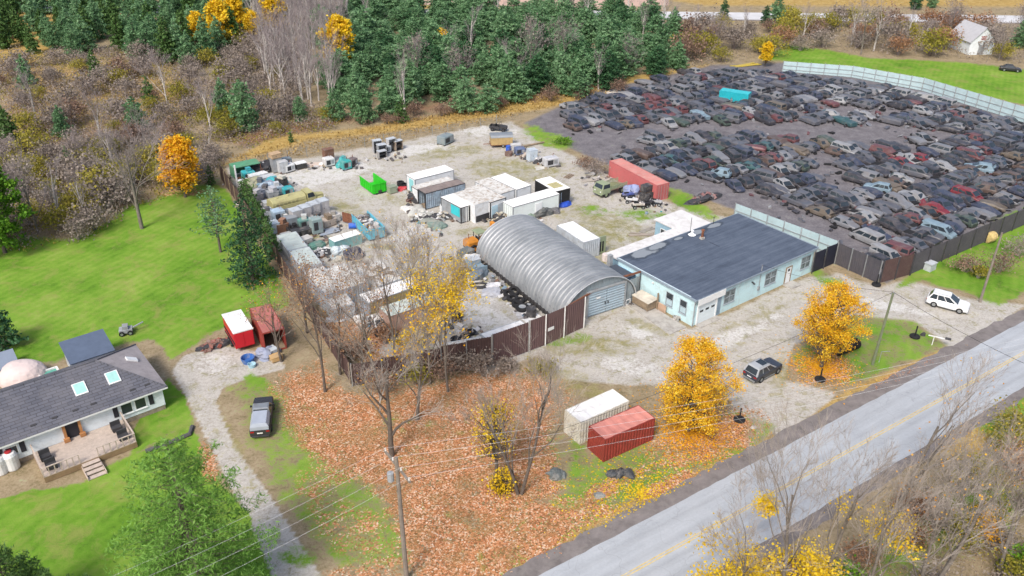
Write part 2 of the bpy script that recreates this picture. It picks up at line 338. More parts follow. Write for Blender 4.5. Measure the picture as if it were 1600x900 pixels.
def ground_material():
    m, nt, b = newmat('ground_cover')
    tc = nd(nt, 'ShaderNodeTexCoord').outputs['Object']
    A = nd(nt, 'ShaderNodeAttribute', attribute_name='zone_a'); B = nd(nt, 'ShaderNodeAttribute', attribute_name='zone_b')
    sa = nd(nt, 'ShaderNodeSeparateColor'); sb = nd(nt, 'ShaderNodeSeparateColor')
    nt.links.new(A.outputs['Color'], sa.inputs[0]); nt.links.new(B.outputs['Color'], sb.inputs[0])
    big = noise(nt, tc, 0.11, 5, 0.6); mid = noise(nt, tc, 0.55, 6, 0.7); fine = noise(nt, tc, 3.2, 5, 0.75); grit = noise(nt, tc, 11.0, 3, 0.7)
    edge = math_(nt, 'ADD', math_(nt, 'MULTIPLY', mid, 0.6), math_(nt, 'MULTIPLY', fine, 0.4))
    def f(ch, k=1.6):                       # channel, broken up by noise
        d = math_(nt, 'ADD', ch, math_(nt, 'MULTIPLY', math_(nt, 'SUBTRACT', edge, 0.5), k))
        return math_(nt, 'MULTIPLY', math_(nt, 'SUBTRACT', d, 0.32), 2.6, True)
    mid2 = math_(nt, 'ADD', math_(nt, 'MULTIPLY', mid, 0.5), math_(nt, 'MULTIPLY', fine, 0.5))
    mot = math_(nt, 'ADD', math_(nt, 'MULTIPLY', fine, 0.5), math_(nt, 'MULTIPLY', grit, 0.5))
    scrub = ramp(nt, mid2, [(0.32, (0.10, 0.10, 0.04)), (0.45, (0.25, 0.20, 0.12)), (0.56, (0.34, 0.27, 0.18)), (0.68, (0.20, 0.22, 0.07))])
    mudc = ramp(nt, mid2, [(0.34, (0.08, 0.05, 0.035)), (0.5, (0.24, 0.135, 0.085)), (0.66, (0.32, 0.2, 0.13))])
    goldc = ramp(nt, mid2, [(0.34, (0.2, 0.12, 0.03)), (0.5, (0.4, 0.27, 0.09)), (0.66, (0.52, 0.4, 0.18))])
    # lawn with mowing stripes
    sep = nd(nt, 'ShaderNodeSeparateXYZ'); nt.links.new(tc, sep.inputs[0])
    st = nd(nt, 'ShaderNodeTexWave', wave_type='BANDS', bands_direction='X'); st.inputs['Scale'].default_value = 0.28; st.inputs['Distortion'].default_value = 1.5; st.inputs['Detail'].default_value = 3
    mp = nd(nt, 'ShaderNodeMapping'); mp.inputs['Rotation'].default_value = (0, 0, R(28)); nt.links.new(tc, mp.inputs[0]); nt.links.new(mp.outputs[0], st.inputs[0])
    lv = math_(nt, 'ADD', math_(nt, 'MULTIPLY', mid2, 0.55), math_(nt, 'MULTIPLY', big, 0.45))
    lv = math_(nt, 'ADD', lv, math_(nt, 'MULTIPLY', math_(nt, 'SUBTRACT', st.outputs['Fac'], 0.5), 0.03))
    lawnc = ramp(nt, lv, [(0.36, (0.07, 0.155, 0.018)), (0.45, (0.125, 0.26, 0.024)), (0.54, (0.19, 0.32, 0.042)), (0.64, (0.30, 0.37, 0.09))])
    br_ = ramp(nt, noise(nt, mp.outputs[0], 0.35, 6, 0.75, 0.8), [(0.5, (0, 0, 0)), (0.64, (.45,) * 3)])
    lawnc = mixc(nt, br_, lawnc, (0.30, 0.25, 0.10)); lawnc = mixc(nt, math_(nt, 'MULTIPLY', ramp(nt, fine, [(.5, (0, 0, 0)), (.7, (.5,) * 3)]), 1.0), lawnc, (0.07, 0.12, 0.02))
    olivec = ramp(nt, mid2, [(0.33, (0.09, 0.10, 0.025)), (0.48, (0.22, 0.21, 0.075)), (0.62, (0.33, 0.28, 0.13))])
    grav = ramp(nt, math_(nt, 'ADD', math_(nt, 'MULTIPLY', mot, 0.45), math_(nt, 'MULTIPLY', mid2, 0.55)), [(0.34, (0.19, 0.17, 0.14)), (0.45, (0.38, 0.355, 0.315)), (0.55, (0.49, 0.465, 0.43)), (0.66, (0.63, 0.61, 0.585))])
    palec = ramp(nt, mot, [(0.33, (0.36, 0.35, 0.33)), (0.5, (0.58, 0.57, 0.55)), (0.65, (0.74, 0.74, 0.73))])
    darkc = ramp(nt, mid2, [(0.33, (0.09, 0.082, 0.09)), (0.5, (0.165, 0.155, 0.165)), (0.68, (0.27, 0.255, 0.265))])
    # leaf litter: leaf-sized cells of different colours
    vo = nd(nt, 'ShaderNodeTexVoronoi'); vo.inputs['Scale'].default_value = 7.5; nt.links.new(tc, vo.inputs['Vector'])
    vs = nd(nt, 'ShaderNodeSeparateColor'); nt.links.new(vo.outputs['Color'], vs.inputs[0])
    litter = ramp(nt, vs.outputs[0], [(0.0, (0.08, 0.045, 0.022)), (0.25, (0.26, 0.09, 0.04)), (0.45, (0.48, 0.165, 0.075)), (0.68, (0.57, 0.245, 0.125)), (0.88, (0.67, 0.43, 0.30)), (1.0, (0.78, 0.66, 0.55))])
    litter = mixc(nt, ramp(nt, noise(nt, tc, 0.35, 6, 0.75, 0.5), [(.46, (0, 0, 0)), (.62, (.6,) * 3)]), litter, (0.17, 0.12, 0.05))
    litter = mixc(nt, math_(nt, 'MULTIPLY', mid, 0.5), litter, (0.40, 0.27, 0.12))
    c = mixc(nt, f(B.outputs['Alpha']), scrub, mudc)
    c = mixc(nt, f(A.outputs['Alpha']), c, goldc)
    c = mixc(nt, f(sa.outputs[1], 0.9), c, grav)
    c = mixc(nt, math_(nt, 'MULTIPLY', f(sb.outputs[2], 4.0), 0.8), c, palec)
    c = mixc(nt, math_(nt, 'MULTIPLY', math_(nt, 'MULTIPLY', f(sb.outputs[0], 4.5), ramp(nt, noise(nt, tc, 0.45, 7, 0.78, 0.6), [(.38, (.1,) * 3), (.58, (1, 1, 1))])), 0.9), c, olivec)
    sp_ = math_(nt, 'MULTIPLY', ramp(nt, noise(nt, tc, 0.8, 6, 0.75, 0.4), [(0.52, (0, 0, 0)), (0.62, (.55,) * 3)]), sa.outputs[1])
    c = mixc(nt, sp_, c, olivec)
    sp_ = math_(nt, 'MULTIPLY', ramp(nt, noise(nt, tc, 1.7, 5, 0.75, 0.2), [(0.60, (0, 0, 0)), (0.68, (.45,) * 3)]), sa.outputs[1])
    c = mixc(nt, sp_, c, palec)
    c = mixc(nt, f(sb.outputs[1], 1.0), c, darkc)
    c = mixc(nt, f(sa.outputs[0], 3.2), c, lawnc)
    lf = math_(nt, 'ADD', sa.outputs[2], math_(nt, 'MULTIPLY', math_(nt, 'SUBTRACT', vs.outputs[1], 0.5), 0.9))
    lf = math_(nt, 'ADD', lf, math_(nt, 'MULTIPLY', math_(nt, 'SUBTRACT', mid, 0.5), 3.0))
    lk_ = math_(nt, 'MULTIPLY', math_(nt, 'SUBTRACT', lf, 0.36), 5.0, True)
    lk_ = math_(nt, 'MULTIPLY', lk_, ramp(nt, noise(nt, tc, 0.22, 6, 0.72, 0.6), [(.33, (.12,) * 3), (.44, (1, 1, 1))]))
    c = mixc(nt, math_(nt, 'MULTIPLY', lk_, math_(nt, 'MULTIPLY', math_(nt, 'SUBTRACT', sa.outputs[2], 0.03), 5.0, True)), c, litter)
    nt.links.new(c, b.inputs['Base Color']); b.inputs['Roughness'].default_value = 0.95; b.inputs['Specular IOR Level'].default_value = 0.1
    bp = nd(nt, 'ShaderNodeBump'); bp.inputs['Strength'].default_value = 0.5; bp.inputs['Distance'].default_value = 0.12
    nt.links.new(mot, bp.inputs['Height']); nt.links.new(bp.outputs[0], b.inputs['Normal'])
    return m
GROUND = ground_material()
def zone_mesh(name, mask):
    """the faces of the fine sheet where mask is true"""
    jj, ii = np.nonzero(mask); idx = jj * NX + ii
    q = np.stack([idx, idx + 1, idx + NX + 1, idx + NX], -1)
    used, inv = np.unique(q.ravel(), return_inverse=True)
    me = bpy.data.meshes.new(name); n = len(q)
    me.vertices.add(len(used)); co = np.stack([XX.ravel()[used], YY.ravel()[used], np.zeros(len(used))], -1); me.vertices.foreach_set('co', co.ravel())
    me.loops.add(n * 4); me.loops.foreach_set('vertex_index', inv.astype(np.int32)); me.polygons.add(n)
    me.polygons.foreach_set('loop_start', np.arange(0, n * 4, 4, dtype=np.int32)); me.polygons.foreach_set('loop_total', np.full(n, 4, dtype=np.int32))
    for nm, ch in (('zone_a', CH_A), ('zone_b', CH_B)):
        at = me.attributes.new(nm, 'FLOAT_COLOR', 'POINT'); at.data.foreach_set('color', ch[used].ravel())
    me.materials.append(GROUND); me.update(calc_edges=True)
    return tag(link(name, me), kind='structure')
def cellmask(a): q = a.reshape(NY, NX); return (q[:-1, :-1] + q[1:, 1:]) / 2 > 0.5
m_grav = cellmask(mx(gravel_yard)); m_lot = cellmask(gravel_lot) & ~m_grav; m_drv = cellmask(drive) & ~m_grav & ~m_lot
m_lawn = cellmask(mx(lawn_left, lawn_front, lawn_side)) & ~m_grav & ~m_lot & ~m_drv
m_field = cellmask(field) & ~m_grav; m_scrap = cellmask(dark) & ~m_grav & ~m_field & ~m_lot
for nm, mk in (('gravel_yard', m_grav), ('gravel_lot', m_lot), ('driveway', m_drv), ('lawn', m_lawn), ('field', m_field), ('dirt_ground', m_scrap)): zone_mesh(nm, mk)
zone_mesh('ground', ~(m_grav | m_lot | m_drv | m_lawn | m_field | m_scrap))
far = MB(); BIG = 3500.0
far.add([(-BIG, -BIG, 0), (BIG, -BIG, 0), (BIG, Y0, 0), (-BIG, Y0, 0), (-BIG, Y1, 0), (BIG, Y1, 0), (BIG, BIG, 0), (-BIG, BIG, 0), (X0, Y0, 0), (X0, Y1, 0), (X1, Y0, 0), (X1, Y1, 0)],
        [(0, 1, 2, 3), (4, 5, 6, 7), (3, 8, 9, 4), (10, 2, 5, 11)])
tag(far.build('terrain', GROUND), kind='structure')

# road beside the yard
def asphalt_material():
    m, nt, b = newmat('asphalt'); tc = nd(nt, 'ShaderNodeTexCoord').outputs['Object']; sp = nd(nt, 'ShaderNodeSeparateXYZ')
    mp = nd(nt, 'ShaderNodeMapping'); mp.inputs['Rotation'].default_value = (0, 0, -R(34)); nt.links.new(tc, mp.inputs[0]); nt.links.new(mp.outputs[0], sp.inputs[0]); y = sp.outputs[1]
    st_ = nd(nt, 'ShaderNodeMapping'); st_.inputs['Scale'].default_value = (.12, 1.4, 1); nt.links.new(mp.outputs[0], st_.inputs[0])
    n1 = noise(nt, st_.outputs[0], .9, 5, .7); n2 = noise(nt, tc, .25, 6, .7); n3 = noise(nt, tc, 5, 4, .7)
    c = ramp(nt, math_(nt, 'ADD', math_(nt, 'MULTIPLY', n1, .4), math_(nt, 'ADD', math_(nt, 'MULTIPLY', n2, .35), math_(nt, 'MULTIPLY', n3, .25))), [(.36, (.31, .33, .355)), (.5, (.385, .41, .44)), (.64, (.45, .475, .505))])
    for lc in (32.0, 33.45, 35.05, 36.7):
        d = math_(nt, 'ABSOLUTE', math_(nt, 'SUBTRACT', y, lc)); k = ramp(nt, math_(nt, 'ADD', d, math_(nt, 'MULTIPLY', n1, .3)), [(.2, (.22,) * 3), (.65, (0, 0, 0))]); c = mixc(nt, k, c, (.26, .27, .285))
    vo = nd(nt, 'ShaderNodeTexVoronoi', feature='DISTANCE_TO_EDGE'); vo.inputs['Scale'].default_value = .22; wv = nd(nt, 'ShaderNodeVectorMath', operation='ADD'); nt.links.new(tc, wv.inputs[0])
    nz = nd(nt, 'ShaderNodeTexNoise'); nz.inputs['Scale'].default_value = .5; nt.links.new(tc, nz.inputs['Vector']); sc_ = nd(nt, 'ShaderNodeVectorMath', operation='SCALE'); sc_.inputs['Scale'].default_value = 3.5; nt.links.new(nz.outputs['Color'], sc_.inputs[0]); nt.links.new(sc_.outputs[0], wv.inputs[1]); nt.links.new(wv.outputs[0], vo.inputs['Vector'])
    c = mixc(nt, ramp(nt, vo.outputs['Distance'], [(.003, (.3,) * 3), (.009, (0, 0, 0))]), c, (.2, .2, .205))
    nt.links.new(c, b.inputs['Base Color']); b.inputs['Roughness'].default_value = .9; b.inputs['Specular IOR Level'].default_value = .2; return m
asph = asphalt_material()
shou = mat('shoulder_gravel', (0.19, 0.17, 0.165), 0.95, 0.3, 0.9, dirt=(0.27, 0.25, 0.23), bump=0.4)
yel = mat('yellow_paint', (0.60, 0.46, 0.18), 0.7, 0.3, 2.0, dirt=(0.42, 0.42, 0.4), dirt_amt=0.9)
def strip(name, c0, c1, z, m, t0=-60, t1=420, n=60, jit=0.0):
    b = MB(); rr = random.Random(3); n = n if jit == 0 else 480
    vs = []; 
    for i in range(n + 1):
        t = t0 + (t1 - t0) * i / n; vs += [road_pt(t, c0 + rr.gauss(0, jit), z), road_pt(t, c1 + rr.gauss(0, jit), z)]
    b.add(vs, [(2 * i, 2 * i + 2, 2 * i + 3, 2 * i + 1) for i in range(n)]); return tag(b.build(name, m), kind='structure')
strip('road_shoulder', 29.6, 39.7, 0.004, shou, jit=.13)
strip('road', 30.75, 38.0, 0.009, asph, jit=.035)
strip('road_marking', 34.10, 34.22, 0.014, yel); strip('road_marking', 34.34, 34.46, 0.014, yel)
# the far highway and the pale field behind it
hw = mat('concrete_road', (0.55, 0.55, 0.56), 0.9, 0.12, 0.3)
a = G(1080, 24); b2 = G(1520, 29); d = (b2 - a).normalized(); n_ = Vector((-d.y, d.x, 0))
q = MB(); P = [a - d * 300 - n_ * 5, b2 + d * 400 - n_ * 5, b2 + d * 400 + n_ * 5, a - d * 300 + n_ * 5]
tag(q.add([(p.x, p.y, 0.012) for p in P], [(0, 1, 2, 3)]).build('highway', hw), kind='structure')
q = MB(); P = [a - d * 300 - n_ * 6.4, b2 + d * 400 - n_ * 6.4, b2 + d * 400 - n_ * 5, a - d * 300 - n_ * 5]
tag(q.add([(p.x, p.y, 0.008) for p in P], [(0, 1, 2, 3)]).build('highway_shoulder', shou), kind='structure')
sandm = mat('bare_soil', (0.52, 0.36, 0.29), 0.95, 0.2, 0.15, dirt=(0.42, 0.3, 0.2))
q = MB(); P = [G(560, 4), G(790, 12), G(900, 14), G(1045, 8), G(1045, -60), G(560, -60)]
tag(q.add([(p.x, p.y, 0.006) for p in P], [tuple(range(6))]).build('bare_field', sandm), kind='structure')

# ------------------------------------------------------------------ shared materials
m_glass = mat('dark_glass', (0.03, 0.04, 0.05), 0.08, 0.2, spec=0.6)
m_black = mat('black_rubber', (0.02, 0.02, 0.022), 0.85, 0.3)
m_dkmetal = mat('dark_steel', (0.05, 0.05, 0.055), 0.6, 0.3)
m_grey = mat('grey_paint', (0.30, 0.32, 0.34), 0.6, 0.2, dirt=(0.16, 0.13, 0.1))
m_white = mat('white_paint', (0.74, 0.75, 0.75), 0.6, 0.07, dirt=(0.45, 0.42, 0.37), dirt_amt=0.5)
m_trim = mat('white_trim', (0.75, 0.77, 0.78), 0.5, 0.05)
m_wood = mat('weathered_wood', (0.26, 0.2, 0.14), 0.85, 0.3, 2.0)
m_conc = mat('concrete', (0.42, 0.40, 0.37), 0.9, 0.2, 1.2, dirt=(0.22, 0.2, 0.18), dirt_amt=0.6, bump=0.2)
m_rust = mat('rusty_steel', (0.20, 0.085, 0.05), 0.9, 0.4, 2.0, dirt=(0.1, 0.05, 0.035))
m_galv = mat('galvanised_steel', (0.37, 0.40, 0.42), 0.38, 0.10, 0.6, metal=0.55, dirt=(0.27, 0.23, 0.19), dirt_amt=0.4)

def window(parent, plane, a0, a1, z0, z1, off, glass=None, frame=None, split='h', sill=True, depth=0.05, label=None):
    """plane 'y-': wall facing local -y at y=off; 'x-': facing local -x at x=off. pane = window part, frame and sill its sub-parts"""
    def bx(mb, p0, p1, q0, q1, d0, d1):
        if plane == 'y-': mb.box(p0, p1, off - d1, off - d0, q0, q1)
        elif plane == 'y+': mb.box(p0, p1, off + d0, off + d1, q0, q1)
        elif plane == 'x+': mb.box(off + d0, off + d1, p0, p1, q0, q1)
        else: mb.box(off - d1, off - d0, p0, p1, q0, q1)
    g = MB(); bx(g, a0, a1, z0, z1, -0.05, 0.02); w = g.build('window', glass or m_glass, parent, label=label)
    f = MB(); t = 0.08
    bx(f, a0 - t, a0, z0 - t, z1 + t, -0.02, depth); bx(f, a1, a1 + t, z0 - t, z1 + t, -0.02, depth)
    bx(f, a0, a1, z1, z1 + t, -0.02, depth); bx(f, a0, a1, z0 - t, z0, -0.02, depth)
    if 'h' in split: bx(f, a0, a1, (z0 + z1) / 2 - .04, (z0 + z1) / 2 + .04, 0.0, depth - 0.01)
    if 'v' in split: bx(f, (a0 + a1) / 2 - .03, (a0 + a1) / 2 + .03, z0, z1, 0.0, depth - 0.012)
    f.build('frame', frame or m_trim, w)
    if sill:
        s_ = MB(); bx(s_, a0 - .12, a1 + .12, z0 - t - .07, z0 - t, -0.02, depth + .06); s_.build('sill', frame or m_trim, w)
    return w

# ------------------------------------------------------------------ the pale blue workshop
BA = R(37.6); BO = G(1081, 510)
B = T('workshop_building', 'long single storey pale blue workshop with a flat dark slate roof', 'building', BO, BA)
BL, BD, BH = 22.7, 12.7, 3.55
m_blue = mat('pale_blue_block', (0.52, 0.72, 0.77), 0.8, 0.06, 0.7, dirt=(0.40, 0.47, 0.47), dirt_amt=0.45, bump=0.1)
def roof_material():
    m, nt, b = newmat('slate_roofing'); tc = nd(nt, 'ShaderNodeTexCoord').outputs['Object']
    mp = nd(nt, 'ShaderNodeMapping'); mp.inputs['Scale'].default_value = (0.12, 2.2, 1); nt.links.new(tc, mp.inputs[0])
    streak = noise(nt, mp.outputs[0], 1.3, 5, 0.7); n = noise(nt, tc, 0.5, 5, 0.7); fine = noise(nt, tc, 7, 3)
    v = math_(nt, 'ADD', math_(nt, 'MULTIPLY', streak, 0.5), math_(nt, 'ADD', math_(nt, 'MULTIPLY', n, 0.3), math_(nt, 'MULTIPLY', fine, 0.2)))
    c = ramp(nt, v, [(0.38, (0.058, 0.074, 0.105)), (0.5, (0.085, 0.107, 0.148)), (0.62, (0.125, 0.15, 0.195))])
    for (x, y, rx, ry) in ((3.9, 12.0, 2.6, 1.0), (6.4, 12.2, 1.7, 0.7), (10.1, 12.2, 0.9, 0.35), (13.6, 12.0, 1.5, 0.6), (17.0, 12.1, 1.5, 0.5), (12.7, 8.5, .14, 1.4)):
        m2 = nd(nt, 'ShaderNodeMapping', vector_type='TEXTURE'); m2.inputs['Location'].default_value = (x, y, 0); m2.inputs['Scale'].default_value = (rx, ry, 50)
        nt.links.new(tc, m2.inputs[0]); ln = nd(nt, 'ShaderNodeVectorMath', operation='LENGTH'); nt.links.new(m2.outputs[0], ln.inputs[0])
        dd = math_(nt, 'MULTIPLY', math_(nt, 'ADD', ln.outputs['Value'], math_(nt, 'MULTIPLY', math_(nt, 'SUBTRACT', n, 0.5), 1.5)), 0.5)
        if rx < .2: c = mixc(nt, ramp(nt, dd, [(0.25, (.7,) * 3), (.55, (0, 0, 0))]), c, (0.02, 0.025, 0.04)); continue
        c = mixc(nt, ramp(nt, dd, [(.5, (0.75,) * 3), (.72, (0, 0, 0))]), c, (0.03, 0.04, 0.055))
        c = mixc(nt, ramp(nt, dd, [(.4, (0.75,) * 3), (.5, (0, 0, 0))]), c, (0.30, 0.33, 0.36))
    nt.links.new(c, b.inputs['Base Color']); b.inputs['Roughness'].default_value = 0.75; b.inputs['Specular IOR Level'].default_value = 0.3
    return m
m_roof = roof_material()
w = MB(); w.box(0, BL, 0, BD, 0, BH); w.build('wall', m_blue, B)
r_ = MB(); r_.box(-.12, BL + .12, -.3, BD + .1, BH + .003, BH + .13); roof = r_.build('roof', m_roof, B)
f = MB(); z0, z1 = BH - .16, BH + .16                                                  # fascia and low kerb round the roof
f.box(-.2, BL + .2, -.36, -.302, z0 + .04, z1 - .01); f.box(-.21, -.122, -.36, BD + .16, z0 + .05, z1 + .02); f.box(BL + .122, BL + .21, -.36, BD + .16, z0 + .05, z1 + .05); f.box(-.12, BL + .12, BD + .102, BD + .16, z0, z1)
f.build('fascia', mat('slate_trim', (.24, .30, .36), .6, .1), B)
f = MB(); f.box(0.15, 4.9, -.40, -.364, BH - .75, BH + .08); f.build('sign_board', m_trim, B)
f = MB(); f.box(-.125, .02, BD * .05, BD, BH + .135, BH + .19); f.build('kerb', mat('pale_kerb', (.55, .66, .70), .7, .05), B)
for xx in (-.08, BL + .06): gt = MB(); gt.tube([(xx, -.1, 0.05), (xx, -.1, BH - .15)], .06, 6); gt.build('downpipe', m_grey, B)
gd = MB(); gd.box(0.75, 3.75, -.08, .02, .05, 2.5)
for k in range(1, 4): gd.box(.75, 3.75, -.10, -.082, .05 + k * .61, .09 + k * .61)
gdo = gd.build('garage_door', mat('door_white', (0.66, 0.74, 0.78), .5, .05), B)
for k in range(3): gw = MB(); gw.box(1.0 + k * 1.0, 1.55 + k * 1.0, -.11, -.078, 1.55, 1.8); gw.build('window', m_glass, gdo)
gf = MB(); gf.box(.55, .745, -.14, .02, 0, 2.75); gf.box(3.755, 3.95, -.14, .02, 0, 2.75); gf.box(.75, 3.75, -.14, .02, 2.505, 2.75); gf.build('frame', m_trim, gdo)
ap = MB(); ap.box(.5, 4.2, -.9, -.09, 0.0, .08); ap.build('threshold', m_conc, B)
pl = MB(); pl.box(4.2, 4.75, -.06, .02, 0, BH - .2); pl.build('steel_door', mat('steel_blue', (.22, .30, .38), .6), B)
m_pale = mat('curtained_glass', (0.16, 0.20, 0.22), .15, .5, 1.6, dirt=(.03, .035, .04), dirt_amt=.95, spec=.5)
m_wf = mat('grey_window_frame', (.33, .38, .42), .6, .1)
for x0, x1 in ((5.35, 7.15), (12.95, 15.0), (20.2, 22.0)): window(B, 'y-', x0, x1, 1.15, 2.75, 0, m_pale, m_wf, split='hv')
d = MB(); d.box(17.15, 18.1, -.06, .02, .12, 2.3); dd = d.build('door', m_trim, B)
d = MB(); d.box(17.4, 17.85, -.075, -.055, 1.75, 2.1); d.build('pane', m_glass, dd); d = MB(); d.lathe([(.01, -.14), (.05, -.12), (.05, -.09), (.02, -.06)], (17.98, 0, 1.1), 'y', 8); d.build('handle', m_dkmetal, dd)
d = MB(); d.box(17.0, 17.145, -.09, .02, .1, 2.42); d.box(18.105, 18.25, -.09, .02, .1, 2.42); d.box(17.145, 18.105, -.09, .02, 2.305, 2.42); d.build('frame', m_wood, dd)
d = MB(); d.box(16.8, 18.7, -1.5, -.07, 0, .12); d.build('doorstep', m_conc, B)
for y0, y1 in ((3.3, 4.3), (1.15, 2.1)):
    w2 = window(B, 'x-', y0, y1, 1.05, 2.7, 0, m_glass, m_wf, split='h'); k = MB(); k.box(-.03, -.021, y0 + .05, y1 - .05, 1.1, 1.8); k.build('blind', mat('ice_blind', (.40, .52, .58), .5, .1), w2)
sv = MB(); sv.tube([(11.7, -.12, 1.3), (11.7, -.12, 4.5), (11.5, -.2, 4.6)], .05, 6); sv.box(11.55, 11.85, -.2, -.01, 1.0, 1.5); sv.build('service_mast', m_grey, B)
lp = MB(); lp.box(10.2, 10.35, -.3, -.01, 2.5, 2.62); lp.cbox((10.28, -.35, 2.48), (.2, .25, .12), (.5, 0, 0)); lp.build('wall_lamp', m_dkmetal, B)
lp = MB(); lp.cbox((-.08, 6.6, 2.9), (.12, .25, .2)); lp.build('wall_lamp', m_white, B)
ch = MB(); ch.box(12.35, 12.85, 10.0, 10.5, BH + .14, BH + .42, 1); ch.tube([(12.6, 10.25, BH + .42), (12.6, 10.25, BH + 1.35)], .17, 10); ch.lathe([(.24, BH + 1.35), (.24, BH + 1.45), (.1, BH + 1.55)], (12.6, 10.25, 0), n=10); ch.build('chimney', [m_rust, m_conc], roof)
ch = MB(); ch.lathe([(.55, BH + .14), (.3, BH + .3), (.16, BH + .5), (.16, BH + .7), (.25, BH + .72), (.05, BH + .85)], (12.5, 11.9, 0), n=10); ch.build('roof_vent', m_trim, roof)
ch = MB(); ch.tube([(12.3, 12.1, BH + .14), (12.3, 12.1, BH + 2.6)], .035, 5); ch.build('mast', m_dkmetal, roof)
ch = MB(); ch.tube([(17.4, 12.5, BH + .14), (17.4, 12.5, BH + 1.2)], .04, 5); ch.cbox((17.4, 12.5, BH + 1.1), (.5, .04, .04)); ch.build('aerial', m_dkmetal, roof)
# low rear additions
m_wroof = mat('white_roof_coating', (0.66, 0.65, 0.64), 0.8, 0.08, 0.5, dirt=(0.42, 0.40, 0.37), dirt_amt=0.5)
an = T('lean_to_annex', 'low white roofed lean-to and blue back room behind the slate roofed workshop', 'annex', BO, BA)
w = MB(); w.box(.9, 13.1, BD + .2, 15.4, 0, 2.85); w.box(13.11, 18.2, BD + .2, 19.0, 0, 2.9); w.build('wall', mat('mid_blue_block', (.27, .42, .52), .8, .12, dirt=(.2, .25, .28)), an)
w = MB(); w.box(.6, 13.0, BD + .17, 15.7, 2.853, 3.0); w.box(13.0, 18.5, BD + .17, 19.3, 2.903, 3.06); w.build('roof', m_wroof, an)
window(an, 'x-', 16.6, 17.9, 1.35, 2.1, 13.11, m_glass, m_white, split='v')
# dark roofed passage to the arched hut, ribbed infill fence, steel beam
lk = T('link_shed', 'dark flat roofed passage between the arched hut and the blue workshop', 'shed', BO, BA)
w = MB(); w.box(-2.6, -.02, 9.5, 12.6, 0, 2.75); w.build('wall', mat('link_blue', (.27, .45, .62), .75, .12), lk)
w = MB(); w.box(-2.9, -.32, 9.3, 12.8, 2.753, 2.88); w.build('roof', mat('bitumen', (.07, .085, .11), .8, .2), lk)
w = MB(); w.box(-1.2, -.7, 13.0, 13.5, 0, 4.2); tag(w.build('concrete_pillar', m_grey, None, loc=BO, rz=BA), 'grey square pillar at the back corner of the workshop roof', 'pillar')
o = MB(); o.sheet((-3.0, 8.75), (-.15, 8.75), .55, 2.9, .28, .05); fo = tag(o.build('metal_fence', m_galv, None, loc=BO, rz=BA), 'short grey ribbed metal infill between hut doors and blue workshop', 'fence')
o = MB(); o.tube([(-.2, 8.6, 0), (-.2, 8.6, 3.6)], .06, 6); o.build('post', m_dkmetal, fo)
gb = T('steel_beam', 'rust red overhead steel rail crossing in front of the arched hut', 'beam', (0, 0, 0))
def wl(x, y, z): p = BO + Vector((math.cos(BA) * x - math.sin(BA) * y, math.sin(BA) * x + math.cos(BA) * y, 0)); return (p.x, p.y, z)
o = MB(); q1 = G(886, 516); o.bar((q1.x, q1.y, 3.25), G(948, 443, 3.45), .16, .22); o.bar(G(972, 433, 3.5), wl(-.25, 8.6, 3.6), .16, .22); o.build('rail', m_rust, gb)
o = MB(); o.bar((q1.x, q1.y, 0), (q1.x, q1.y, 3.15), .14); o.build('post', m_rust, gb)

# ------------------------------------------------------------------ the arched corrugated hut
QW, QH, QLn = 10.8, 4.35, 20.3; QA = R(31.9)
Q = T('arched_hut', 'arched corrugated steel hut with a pair of ribbed front doors', 'hut', (5.95, 84.45, 0), QA)
def arch(t, k=1.0): return (QW / 2 * (1 - math.cos(t) * k), QH * max(0.0, math.sin(t)) ** 0.92 * k)
sk = MB(); NR = 27; NT = 30; yy = []
for i in range(NR):
    st = QLn / NR
    for a, b in ((0, 0), (.3, 0), (.45, 1), (.85, 1)): yy.append((st * (i + a), b * .10))
yy.append((QLn, 0)); o0 = 0
for (y, dlt) in yy:
    for j in range(NT + 1):
        t = math.pi * j / NT; x, z = arch(t); c_, s_ = math.cos(t), math.sin(t)
        sk.v.append((x - c_ * dlt, y, .5 + z + s_ * dlt))
for i in range(len(yy) - 1):
    for j in range(NT):
        a = i * (NT + 1) + j; sk.f.append((a, a + 1, a + NT + 2, a + NT + 1)); sk.m.append(0)
def galv():
    m, nt, b = newmat('hut_steel'); tc = nd(nt, 'ShaderNodeTexCoord').outputs['Object']
    mp = nd(nt, 'ShaderNodeMapping'); mp.inputs['Scale'].default_value = (.3, 1.3, .3); nt.links.new(tc, mp.inputs[0])
    n = noise(nt, mp.outputs[0], 1.2, 5, .65); n2 = noise(nt, tc, .35, 5, .7)
    c = ramp(nt, math_(nt, 'ADD', math_(nt, 'MULTIPLY', n, .5), math_(nt, 'MULTIPLY', n2, .5)), [(.36, (.21, .225, .24)), (.5, (.30, .315, .33)), (.64, (.39, .40, .415))])
    sp = nd(nt, 'ShaderNodeSeparateXYZ'); nt.links.new(tc, sp.inputs[0])
    br = nd(nt, 'ShaderNodeTexBrick'); br.offset = .5; br.inputs['Scale'].default_value = 1.0; br.inputs['Brick Width'].default_value = 3.0; br.inputs['Row Height'].default_value = 1.504; br.inputs['Mortar Size'].default_value = .02; br.inputs['Mortar Smooth'].default_value = .5
    cb = nd(nt, 'ShaderNodeCombineXYZ'); nt.links.new(sp.outputs[0], cb.inputs[0]); nt.links.new(sp.outputs[1], cb.inputs[1]); nt.links.new(cb.outputs[0], br.inputs[0])
    c = mixc(nt, math_(nt, 'MULTIPLY', br.outputs['Fac'], .4), c, (.13, .13, .13))
    nt.links.new(c, b.inputs['Base Color']); b.inputs['Metallic'].default_value = .25; b.inputs['Roughness'].default_value = .5
    return m
m_lrim = mat('hut_rim', (.46, .48, .5), .5, .1, metal=.2); m_hut = galv(); sk.build('roof_shell', m_hut, Q, smooth=False)
